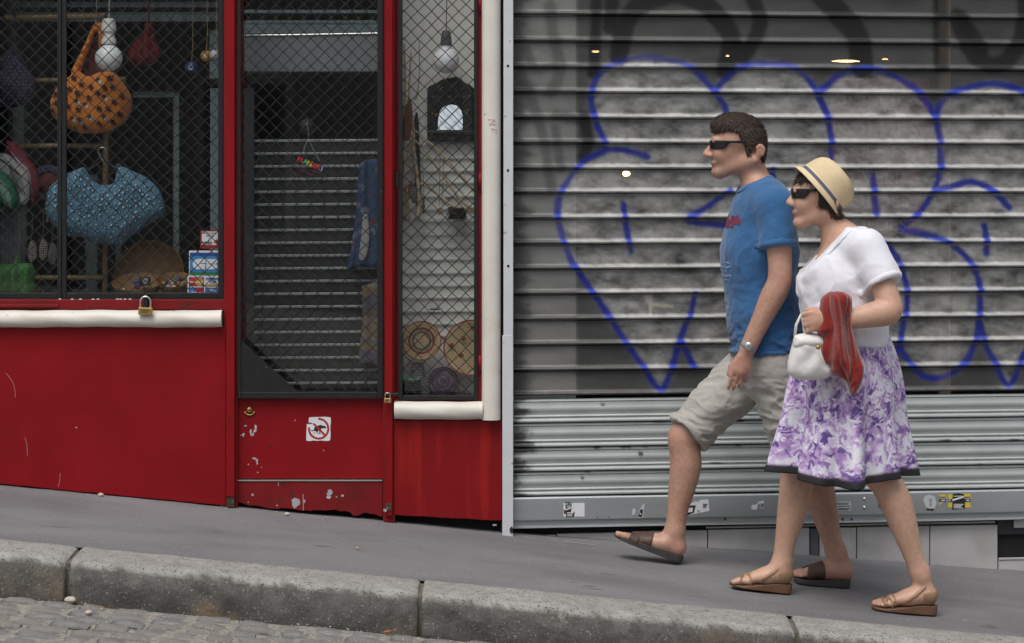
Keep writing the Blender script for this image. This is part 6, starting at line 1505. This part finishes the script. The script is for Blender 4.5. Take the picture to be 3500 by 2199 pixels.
def front_print(name, bars, mt, parent, tree, Y=YMn):           # worn chest print, wrapped on the chest, which faces -X: (y0, y1, row0, row1) strips
    mb = MB()
    for y0, y1, p0, p1 in bars:
        n = max(2, int(abs(y1-y0)/.012)); vs_ = []
        for i in range(n+1):
            for p in (p0, p1):
                y, z = Y+y0+(y1-y0)*i/n, ZZ(p, Y)+.003*math.sin(i*1.7+p)
                hit = tree.ray_cast(Vector((XX(2500, Y)-0.6, y, z)), Vector((1, 0, 0)))
                vs_.append((hit[0] if hit[0] else Vector((XX(2520, Y), y, z)))-Vector((0.0018, 0, 0)))
        mb.add(vs_, [(2*i, 2*i+1, 2*i+3, 2*i+2) for i in range(n)])
    return mb.build(name, mt, parent)
front_print('chest_print', [(-.135, .135, 748, 766), (-.115, -.06, 736, 750), (-.03, .02, 734, 752), (.05, .12, 738, 752), (-.10, -.02, 768, 778), (.01, .10, 767, 777)], flat('maroon_print', (0.16, 0.03, 0.06), 0.8), shirt, wm)
front_print('chest_print', [(-.10, .08, 893, 897), (-.115, .02, 906, 912), (-.09, .10, 922, 926), (-.11, -.01, 936, 942), (-.10, .05, 952, 955)], flat('pale_chest_print', (0.22, 0.31, 0.43), 0.8), shirt, wm)
# shorts
M['shorts'] = mat('grey_cotton', (0.40, 0.385, 0.35), 0.85, 0.08, 9, 0.3, 220, spec=0.12, sheen=0.2)
s_ = Field(m(2200, 1640, -.30), m(2820, 1130, .32), HM)
s_.cone(m(2622, 1160), m(2626, 1240), .112, .118, .05, 1.42)
dF = kneeF-hipF; dB = kneeB-hipB
s_.cone(hipF+np.array((0, .004, 0)), hipF+dF*1.06, .108, .086, .05); s_.cone(hipB+np.array((0, -.006, 0)), hipB+dB*1.10, .110, .090, .05)
sl, X, Y, Z = s_.grid()
uF = dF/np.linalg.norm(dF); uB = dB/np.linalg.norm(dB)
cF = ((X-hipF[0])*uF[0]+(Y-hipF[1])*uF[1]+(Z-hipF[2])*uF[2]) - np.linalg.norm(dF)*0.945 - 0.012*np.sin(Y*20)
cB = ((X-hipB[0])*uB[0]+(Y-hipB[1])*uB[1]+(Z-hipB[2])*uB[2]) - np.linalg.norm(dB)*1.02
isF = X < (XX(2560, YMn)-(ZZ(1400, YMn)-Z)*0.0)
s_.D = np.where(isF, np.maximum(s_.D, cF), np.maximum(s_.D, cB)).astype(np.float32)
s_.D = np.maximum(s_.D, (Z-ZZ(1155, YMn)).astype(np.float32))
short_fold = lambda V: crease(V, 8, 8, 22, .012, 11.0, 2.6)*np.clip((ZZ(1190, YMn)-V[:, 2])/.1, .15, 1)+crease(V, 18, 18, 18, .003, 3.0, 1.5)
shorts = s_.build('shorts', M['shorts'], man, None, 1, short_fold)
band_of(s_, 'hem', np.where(isF, np.abs(cF+.013)-.013, 1.0), M['shorts'], shorts, short_fold); band_of(s_, 'hem', np.where(isF, 1.0, np.abs(cB+.013)-.013), M['shorts'], shorts, short_fold)
# watch
w0 = wr + (el-wr)*0.05; ax = (wr-el)/np.linalg.norm(wr-el)
wt = MB().lathe([(.030, -.013), (.0325, -.012), (.0325, .012), (.030, .013)], w0, ax, 24, 0.95).build('watch', flat('watch_strap', (0.30, 0.31, 0.31), 0.35), man, smooth=True)
MB().lathe([(0.0, .007), (.013, .007), (.016, .004), (.017, 0.0)], Vector(w0)+Vector((-.006, -.030, .0)), (-.2, -1, 0), 20).build('dial', M['steel'], wt, smooth=True)
# sandals: brown leather slip-ons with crossed straps
M['leather'] = mat('brown_leather', (0.075, 0.042, 0.032), 0.55, 0.2, 20, 0.25, 120); M['rubber'] = mat('dark_rubber', (0.045, 0.042, 0.042), 0.7, 0.15, 30, 0.2, 150)
def straps(name, heel, ball, toe, side, slabs, material, parent, thick, r=1.0, hh=.0034):
    heel, ball, toe = map(np.array, (heel, ball, toe))
    a = np.minimum(np.minimum(heel, ball), toe)-.075; b = np.maximum(np.maximum(heel, ball), toe)+.075; b[2] += .05
    q = Field(a, b, hh); foot(q, heel, ball, toe, side, r)
    if len(slabs) and slabs[0] == 'ankle': q.cone(heel+np.array((0, 0, .01)), slabs[1], .032*r, .034*r, .03); slabs = slabs[2:]
    sl, X, Y, Z = q.grid(); base = np.abs(q.D-thick*.5)-thick
    L = toe-heel; n = np.linalg.norm(L[[0, 2]]); ux, uz = L[0]/n, L[2]/n
    T = ((X-heel[0])*ux+(Z-heel[2])*uz)/n; W = (Y-heel[1])*side; H = (X-heel[0])*(-uz)+(Z-heel[2])*ux; H = H*(1 if ux > 0 else -1)
    H = np.where(True, np.abs(H)*np.sign(H), H)
    res = np.full(q.D.shape, 1.0, np.float32)
    for fn in slabs: res = np.minimum(res, fn(T, W, H))
    q.D = np.maximum(base, res).astype(np.float32)
    return q.build(name, material, parent)
def band(c0, slope, width): return lambda T, W, H: np.maximum((np.abs(T-(c0+slope*W)) - width)*0.22, -(H+.030))
for (hl, bl, to, sd, px_h, px_t, yy, rise) in ((heelB, ballB, toeB, 1, 2908, 2712, YB, 0.0), (heelF, ballF, toeF, -1, 2330, 2098, YF, tup)):
    hz = foot_on(px_h, yy, .001); tz = foot_on(px_t, yy, .001+rise)
    so = sandal_sole('sandal', hz, tz, yy, .050, .037, .030, .020, M['rubber'], man, sd)
    straps('strap', hl, bl, to, sd, [band(0.66, 1.6, .085), band(0.62, -1.6, .085), band(.48, .3, .055)], M['leather'], so, .0042)

# ---------- the woman
YW = -0.72
def w(px, py, dy=0.0): return V3(px, py, YW) + np.array((0, dy, 0))
wom = thing('person', 'woman in straw hat, white top and purple floral skirt walking behind the man', 'person', (XX(2900, YW), YW, G(XX(2900, YW), YW)))
lo = (XX(2440, YW), YW-0.40, G(XX(3230, YW), YW)-0.03); hi = (XX(3240, YW), YW+0.32, ZZ(530, YW))
f = Field(lo, hi, HM)
f.ell(w(2802, 648), (.090, .071, .084), .02); f.ell(w(2762, 688), (.054, .054, .074), .03)
for s in (-1, 1):
    f.cone(w(2822, 722, s*.046), w(2738, 762, s*.014), .021, .016, .035); f.ell(w(2742, 700, s*.028), (.024, .021, .025), .02)
    f.ell(w(2848, 690, s*.075), (.014, .008, .024), .006)
f.cone(w(2722, 650, -.028), w(2722, 650, .028), .012, .012, .02)
f.cone(w(2717, 662), w(2696, 692), .008, .0115, .013)
for s in (-1, 1): f.ell(w(2706, 698, s*.010), (.011, .008, .008), .01)
f.ell(w(2719, 723), (.012, .022, .0055), .010); f.ell(w(2722, 731), (.012, .019, .006), .010); f.ell(w(2730, 762), (.017, .019, .014), .02)
f.cone(w(2826, 728), w(2878, 830), .046, .054, .03, 1.05)
def wom_torso(f, e=0.0, k=.05):
    f.cone(w(2895, 855), w(2885, 960), .092+e, .104+e, k, 1.48)
    f.cone(w(2885, 960), w(2892, 1110), .104+e, .110+e, k, 1.30)
    f.cone(w(2892, 1110), w(2900, 1230), .112+e, .122+e, k, 1.34)
    for s in (-1, 1):
        f.cone(w(2888, 818, s*.05), w(2930, 842, s*.140), .036+e, .046+e, k); f.ell(w(2830, 925, s*.06), (.062+e, .06+e, .065+e), .05)
wom_torso(f)
shW, elW, wrW = w(2945, 838, -.165), w(3012, 1048, -.235), w(2815, 1088, -.270)
arm(f, shW, elW, wrW, (.045, .042, .026))
# near hand: a fist round the bag handle, back of the hand outwards
kn = w(2752, 1080, -.275)
f.cone(wrW, kn, .024, .028, .02, .70); f.ell(w(2768, 1080, -.272), (.040, .017, .038), .015)
for i in range(4):
    z = (1052, 1070, 1088, 1105)[i]; L = (0, 3, 2, 8)[i]
    b = w(2738+L, z, -.280); p1 = w(2716+L*1.5, z+7, -.268); p2 = w(2722+L, z+12, -.240); p3 = w(2746, z+10, -.232)
    f.cone(w(2770, z*0.6+1080*.4, -.275), b, .013, .011, .008); f.cone(b, p1, .0105, .0100, .003); f.cone(p1, p2, .0100, .0090, .003); f.cone(p2, p3, .0090, .0078, .003)
f.cone(w(2785, 1062, -.262), w(2752, 1044, -.250), .014, .011, .01); f.cone(w(2752, 1044, -.250), w(2728, 1046, -.240), .0105, .0085, .004)
arm(f, w(2885, 840, .155), w(2900, 1040, .205), w(2868, 1190, .19), (.044, .042, .026))
hand_down(f, w(2868, 1190, .19), w(2864, 1255, .19), (0, 0, -1), np.array((-1, 0, 0)), -1)
YL, YR = YW-.075, YW+.06                                       # near (left) leg behind, far (right) leg in front
hN, kN, aN = V3(2912, 1245, YL), V3(3006, 1608, YL), V3(3146, 1962, YL)
hR, kR, aR = V3(2885, 1245, YR), V3(2722, 1572, YR), V3(2672, 1932, YR)
leg(f, hN, kN, aN, (.088, .056, .053, .031), .014); leg(f, hR, kR, aR, (.088, .056, .055, .032), .014)
hlN, blN, toN = foot_on(3168, YL, .068), foot_on(3045, YL, .036), foot_on(2992, YL, .026)
hlR, blR, toR = foot_on(2676, YR, .068), foot_on(2558, YR, .042), foot_on(2506, YR, .036)
foot(f, hlN, blN, toN, 1, .9); f.cone(aN, hlN+np.array((0, 0, .01)), .031, .029, .03)
foot(f, hlR, blR, toR, -1, .9); f.cone(aR, hlR+np.array((0, 0, .01)), .032, .029, .03)
for a_ in (aN, aR):
    for s in (-1, 1): f.ell(a_+np.array((0, s*.027, -.014)), (.011, .009, .013), .012)
f.build('body', SK, wom, skin_cols((0.53, 0.325, 0.235), w(2712, 727), (.014, .023, .012), [(w(2840, 800), (.06, .08, .05), (0.44, 0.22, 0.15), 0.4), (w(2765, 705, -.05), (.03, .03, .025), (0.52, 0.24, 0.19), 0.4), (elW, (.05, .05, .05), (0.54, 0.27, 0.20), 0.45), (kN, (.05, .06, .06), (0.54, 0.28, 0.21), 0.5), (hlN, (.05, .05, .045), (0.55, 0.28, 0.21), 0.5), (hlR, (.05, .05, .045), (0.55, 0.28, 0.21), 0.5), (w(2735, 1080, -.27), (.04, .04, .05), (0.56, 0.29, 0.22), 0.5), (blN, (.05, .05, .03), (0.56, 0.30, 0.23), 0.4)]), 1)
M['hair2'] = mat('dark_bob_hair', (0.032, 0.017, 0.012), 0.5, 0.3, 40, 0.5, 120, stretch=(1, 1, 2.5))
h = Field(w(2690, 800, -.11), w(2920, 540, .11), .0042)
h.ell(w(2808, 648), (.102, .083, .098), .02); h.ell(w(2850, 700), (.055, .078, .065), .03)
clip_poly(h, [(2704,560),(2920,540),(2920,740),(2884,765),(2850,752),(2828,738),(2800,728),(2790,700),(2792,660),(2782,632),(2750,622),(2715,630),(2704,600)], YW)
axh = Vector((178, 0, 150)).normalized(); hc_ = Vector(w(2800, 655))   # straw hat: its axis tips back, its brim runs from the forehead to the nape
h.cut(axh, hc_+axh*.006)
ho = h.build('hair', M['hair2'], wom)
strands('hair_strands', ho, 2600, .028, lambda c: (.25, 0, -1) if c.x > XX(2745, YW) else (-.5, 0, -.6), M['hair2'], ho, .3)['kind'] = 'stuff'
gl = Field(w(2690, 710, -.1), w(2860, 620, .1), .0032); sl, X, Y, Z = gl.grid(); c = w(2800, 660)
q = np.sqrt(((X-c[0])/.1015)**2+((Y-c[1])/.0785)**2)
zr = np.maximum(Z-ZZ(644, YW), (ZZ(655, YW)-0.026*np.clip((XX(2760, YW)-X)/.022, 0, 1)**.6)-Z)
gl.D = np.maximum(np.maximum(np.abs((q-1)*.080)-.0026, zr), X-XX(2842, YW)).astype(np.float32)
gl.build('sunglasses', bpy.data.materials['glossy_black'], wom)
# straw hat tipped back
M['straw'] = mat('hat_straw', (0.70, 0.56, 0.35), 0.75, 0.10, 20, 0.35, 220)
aH = (axh.z, 0, -axh.x)
prof_ = [(.1270, -.012), (.1282, -.008), (.122, -.001), (.112, .006), (.1075, .016), (.1055, .040), (.101, .066), (.092, .088), (.074, .104), (.045, .113), (.016, .115), (.0, .115)]
hat = MB().lathe(prof_, hc_, axh, 64, .90, aH).build('straw_hat', M['straw'], wom, smooth=True)
md = hat.modifiers.new('t', 'SOLIDIFY'); md.thickness = .003; md.offset = -1
MB().lathe([(.1105, .010), (.1088, .017), (.1082, .022), (.1070, .023)], hc_, axh, 64, .905, aH).build('hat_band', flat('navy_hat_band', (0.10, 0.105, 0.15), 0.8), hat, smooth=True)
cl = MB()
for i in range(14):                                            # rows of the straw braid
    t_ = i/13; zz_ = .034+.075*t_; rr_ = np.interp(zz_, [p[1] for p in prof_[3:-1]], [p[0] for p in prof_[3:-1]])
    cl.lathe([(rr_-.0002, zz_-.0022), (rr_+.0011, zz_-.0008), (rr_+.0011, zz_+.0008), (rr_-.0004, zz_+.0022)], hc_, axh, 64, .90, aH)
for rr_, zz_ in ((.124, -.003), (.119, .0015), (.1145, .0045)): cl.lathe([(rr_+.001, zz_-.001), (rr_+.0012, zz_+.0012), (rr_-.002, zz_+.0015)], hc_, axh, 64, .90, aH)
cl.build('straw_braid', M['straw'], hat, smooth=True)
# white top
M['white_top'] = mat('white_jersey', (0.74, 0.74, 0.80), 0.85, 0.04, 9, 0.2, 240, spec=0.12, sheen=0.3)
t = Field(w(2690, 1220, -.34), w(3100, 740, .32), HM)
wom_torso(t, .014, .05); t.ell(w(2830, 985), (.105, .15, .13), .07); t.cone(w(2890, 1060), w(2895, 1180), .132, .138, .05, 1.26)
sl, X, Y, Z = t.grid()
t.D = np.maximum(t.D, ((Z-ZZ(778, YW)) - np.minimum((X-XX(2880, YW))*1.15, 0) ).astype(np.float32))   # scooped neck, high at the nape
t.D = np.maximum(t.D, (ZZ(1168, YW)+.008*np.sin(Y*16+X*9)-Z).astype(np.float32))
sleeves(t, [(w(2944, 838, -.158), w(2990, 962, -.205), .063, .070), (w(2915, 838, .150), w(2930, 965, .200), .058, .068)], .03)
t.D = np.maximum(t.D, ((Z-ZZ(778, YW)) - np.minimum((X-XX(2880, YW))*1.15, 0)).astype(np.float32))
top_fold = lambda V: crease(V, 6, 6, 9, .009, 21.0, 1.6)*np.clip((ZZ(840, YW)-V[:, 2])/.15, .1, 1)+crease(V, 15, 15, 11, .0018, 4.0, 1.0)
top = t.build('top', M['white_top'], wom, None, 1, top_fold)
cw_ = (Z-ZZ(778, YW)) - np.minimum((X-XX(2880, YW))*1.15, 0)
band_of(t, 'neckline', np.maximum(np.abs(cw_+.008)-.011, np.sqrt((X-XX(2868, YW))**2+((Y-YW)*.85)**2)-.13), M['white_top'], top, top_fold, .003)
band_of(t, 'sleeve_hem', np.maximum(np.abs((X-w(2992, 962)[0])*.36+(Y-(YW-.208))*(-.38)+(Z-ZZ(962, YW))*(-.85)+.010)-.010, np.sqrt((X-w(2992, 962)[0])**2+(Y-(YW-.208))**2+(Z-ZZ(962, YW))**2)-.10), M['white_top'], top, top_fold)
# skirt
def skirt_mat():
    mm = bpy.data.materials.new('floral_skirt'); mm.use_nodes = True; nt = mm.node_tree; N = nt.nodes; L = nt.links; b = N['Principled BSDF']; b.inputs['Roughness'].default_value = .85
    uv = N.new('ShaderNodeAttribute'); uv.attribute_name = 'cloth'
    ns = N.new('ShaderNodeTexNoise'); ns.inputs['Scale'].default_value = 22; ns.inputs['Detail'].default_value = 4; L.new(uv.outputs['Vector'], ns.inputs['Vector'])
    ad = N.new('ShaderNodeMix'); ad.data_type = 'RGBA'; ad.blend_type = 'LINEAR_LIGHT'; ad.inputs[0].default_value = .045; L.new(uv.outputs['Vector'], ad.inputs[6]); L.new(ns.outputs['Color'], ad.inputs[7])
    vo = N.new('ShaderNodeTexVoronoi'); vo.feature = 'SMOOTH_F1'; vo.inputs['Smoothness'].default_value = .55; vo.inputs['Scale'].default_value = 62; L.new(ad.outputs[2], vo.inputs['Vector'])
    sc = N.new('ShaderNodeSeparateColor'); L.new(vo.outputs['Color'], sc.inputs[0])
    n1 = N.new('ShaderNodeTexNoise'); n1.inputs['Scale'].default_value = 14; n1.inputs['Detail'].default_value = 2; L.new(uv.outputs['Vector'], n1.inputs['Vector'])
    mxf = N.new('ShaderNodeMix'); mxf.data_type = 'FLOAT'; mxf.inputs[0].default_value = .62; L.new(sc.outputs[0], mxf.inputs[2]); L.new(n1.outputs['Fac'], mxf.inputs[3])
    r1 = N.new('ShaderNodeValToRGB'); r1.color_ramp.interpolation = 'B_SPLINE'; e = r1.color_ramp.elements
    e[0].position = .30; e[0].color = (.085, .06, .22, 1); e[1].position = .68; e[1].color = (.70, .71, .76, 1)
    for p, c in ((.35, (.20, .13, .36, 1)), (.42, (.40, .25, .50, 1)), (.50, (.52, .38, .62, 1)), (.56, (.62, .54, .72, 1)), (.61, (.68, .67, .76, 1))):
        q = e.new(p); q.color = c
    L.new(mxf.outputs[0], r1.inputs[0])
    v2 = N.new('ShaderNodeTexVoronoi'); v2.inputs['Scale'].default_value = 8.5; v2.inputs['Randomness'].default_value = .9; L.new(ad.outputs[2], v2.inputs['Vector'])
    mr = N.new('ShaderNodeMapRange'); mr.inputs[1].default_value = .22; mr.inputs[2].default_value = .40; mr.inputs[3].default_value = .85; mr.inputs[4].default_value = 0; L.new(v2.outputs['Distance'], mr.inputs[0])
    s2_ = N.new('ShaderNodeSeparateColor'); L.new(v2.outputs['Color'], s2_.inputs[0])
    gt = N.new('ShaderNodeMath'); gt.operation = 'GREATER_THAN'; gt.inputs[1].default_value = .55; L.new(s2_.outputs[0], gt.inputs[0])
    mu = N.new('ShaderNodeMath'); mu.operation = 'MULTIPLY'; L.new(mr.outputs[0], mu.inputs[0]); L.new(gt.outputs[0], mu.inputs[1])
    mx = N.new('ShaderNodeMix'); mx.data_type = 'RGBA'; L.new(mu.outputs[0], mx.inputs[0]); L.new(r1.outputs[0], mx.inputs[6]); mx.inputs[7].default_value = (.66, .68, .72, 1)
    sp = N.new('ShaderNodeSeparateXYZ'); L.new(uv.outputs['Vector'], sp.inputs[0])                       # the print thins out towards the waist
    m3 = N.new('ShaderNodeMapRange'); m3.inputs[1].default_value = .12; m3.inputs[2].default_value = -.06; L.new(sp.outputs[1], m3.inputs[0])
    mx2 = N.new('ShaderNodeMix'); mx2.data_type = 'RGBA'; L.new(m3.outputs[0], mx2.inputs[0]); L.new(mx.outputs[2], mx2.inputs[6]); mx2.inputs[7].default_value = (.72, .71, .78, 1)
    L.new(mx2.outputs[2], b.inputs['Base Color'])
    return mm
def skirt_pt(a, s, e=0.0):
    # a: angle, s: 0 waist .. 1 hem
    cx = 2893-26*s; cy = 1095+(1602-1095)*s
    flare = s**0.9
    pl = 0.036*flare*(math.cos(9*a+0.7)+0.5*math.cos(14*a+2.0)+0.35*math.cos(5*a+1))
    rx = .130+.104*flare+pl+e; ry = .155+.078*flare+pl*.9+e
    bulge = .018*math.sin(math.pi*min(s*1.6, 1))
    p = w(cx, cy); dz = -0.022*flare*(1+math.sin(a*3+.5))*.5 - .020*flare*max(0, math.cos(a+1.25))
    return (p[0]+(rx+bulge)*math.cos(a), p[1]+(ry+bulge)*math.sin(a), p[2]+dz)
def skirt_mesh(name, s0, s1, ns, e, material, parent, na=200):
    mb = MB(); uvs = []
    for j in range(ns+1):
        s = s0+(s1-s0)*j/ns
        for i in range(na):
            a = 2*math.pi*i/na; mb.v.append(skirt_pt(a, s, e)); uvs.append((a*.22, s*.6, 0.31*math.sin(a)))
    mb.f = [(j*na+i, (j+1)*na+i, (j+1)*na+(i+1) % na, j*na+(i+1) % na) for j in range(ns) for i in range(na)]
    mb.f = [x[::-1] for x in mb.f]
    o = mb.build(name, material, parent, smooth=True)
    at = o.data.attributes.new('cloth', 'FLOAT_VECTOR', 'POINT'); at.data.foreach_set('vector', np.array(uvs, np.float32).ravel())
    md = o.modifiers.new('t', 'SOLIDIFY'); md.thickness = .002
    return o
sk = skirt_mesh('skirt', -0.02, 0.955, 60, 0.0, skirt_mat(), wom)
skirt_mesh('skirt_hem', 0.955, 1.0, 4, 0.0006, mat('black_hem', (0.014, 0.013, 0.018), .8, .1), sk)
# sandals: tan wedges
M['tan'] = mat('tan_leather', (0.30, 0.185, 0.10), 0.45, 0.15, 20, 0.2, 120); M['wedge'] = mat('wedge_brown', (0.13, 0.065, 0.035), 0.6, 0.2, 20)
for (hl, bl, to, sd, px_h, px_t, yy, an) in ((hlN, blN, toN, 1, 3204, 2978, YL, aN), (hlR, blR, toR, -1, 2706, 2492, YR, aR)):
    hz = foot_on(px_h, yy, .001); tz = foot_on(px_t, yy, .001 if sd > 0 else .010)
    so = sandal_sole('sandal', hz, tz, yy, .043, .032, .036, .012, M['wedge'], wom, sd)
    heelcup = lambda T, W, H: np.maximum(T-.10, H-.020)
    ankle = lambda T, W, H: np.maximum(np.abs(H-.034+(T-.1)*.05*0)-.007, T-.42)
    slant = lambda T, W, H: np.maximum(np.abs((H-.012)-(.30-T)*.11)-.007, np.maximum(T-.46, .02-T))
    straps('strap', hl, bl, to, sd, ['ankle', an, band(.78, 2.2, .022), band(.74, -2.2, .022), band(.66, .6, .020), band(.86, .2, .018), heelcup, slant], M['tan'], so, .0026, .9)
# ---------- what she carries
M['red_knit'] = mat('red_knit', (0.235, 0.018, 0.014), 0.95, 0.2, 30, 0.9, 240, spec=0.08, sheen=0.5)
cd = thing('red_cardigan', 'red cardigan draped over the woman\'s forearm', 'cardigan', P(2905, 1340, YW-.27))
cdp = [(2812,1020),(2842,996),(2898,1000),(2914,1034),(2906,1095),(2918,1150),(2934,1205),(2950,1250),(2940,1280),(2930,1316),(2915,1346),(2902,1318),(2886,1300),(2868,1282),(2848,1274),(2838,1250),(2818,1240),(2806,1196),(2816,1150),(2794,1132),(2806,1095),(2806,1050)]
co = puffy('cloth', cdp, YW-.268, .056, M['red_knit'], cd, .09, fold=lambda x, z: .26*np.sin(x*85+4*np.sin(z*5))*np.clip((ZZ(1030, YW)-z)*6, 0, 1) + .3*(fbm(x*20, z*5)-.5))
co.location.y -= 0.0
V_ = np.array([v.co for v in co.data.vertices]); N_ = np.array([v.normal for v in co.data.vertices])
V_ = V_ + N_*(crease(V_, 22, 8, 3.5, .008, 3.0, 1.0))[:, None]
co.data.vertices.foreach_set('co', V_.ravel()); co.data.update()
for nm, pl_, yo, dp in (('front_fall', [(2834,1006),(2872,998),(2896,1010),(2894,1060),(2886,1120),(2896,1190),(2908,1250),(2902,1300),(2884,1268),(2862,1232),(2850,1180),(2846,1110),(2836,1060)], -.305, .034), ('sleeve_fall', [(2896,1015),(2912,1030),(2908,1095),(2922,1160),(2940,1220),(2952,1256),(2946,1300),(2928,1338),(2914,1346),(2910,1290),(2902,1220),(2894,1150),(2890,1080)], -.292, .030)):
    puffy(nm, pl_, YW+yo, dp, M['red_knit'], cd, .03, fold=lambda x, z: .25*np.sin(x*150+4*np.sin(z*6))+.3*(fbm(x*24, z*6)-.5))
hb = thing('handbag', 'small white handbag hanging from the woman\'s hand', 'handbag', P(2762, 1296, YW-.25))
M['white_bag'] = mat('white_leather', (0.70, 0.69, 0.67), 0.5, 0.05, 12, 0.15, 140)
bgo = puffy('bag_body', [(2716,1150),(2745,1142),(2795,1144),(2816,1160),(2834,1215),(2848,1268),(2822,1294),(2760,1300),(2708,1290),(2690,1262),(2700,1205)], YW-.245, .040, M['white_bag'], hb, .055, fold=lambda x, z: .10*np.sin(x*70+3*np.sin(z*20))+.3*(fbm(x*22, z*14)-.5))
puffy('flap', [(2714,1148),(2745,1140),(2798,1142),(2820,1160),(2822,1186),(2770,1196),(2712,1188)], YW-.254, .036, M['white_bag'], hb, .04)
MB().tube([P(2716, 1150, YW-.25), P(2722, 1110, YW-.252), P(2738, 1078, YW-.250), P(2760, 1068, YW-.250), P(2788, 1085, YW-.250), P(2806, 1120, YW-.25), P(2812, 1150, YW-.25)], .0055, 10).build('handle', M['white_bag'], hb, smooth=True)
MB().lathe([(0, .004), (.006, .0035), (.008, 0)], P(2796, 1188, YW-.300), (0, -1, 0), 16).build('clasp', M['brass'], hb, smooth=True)
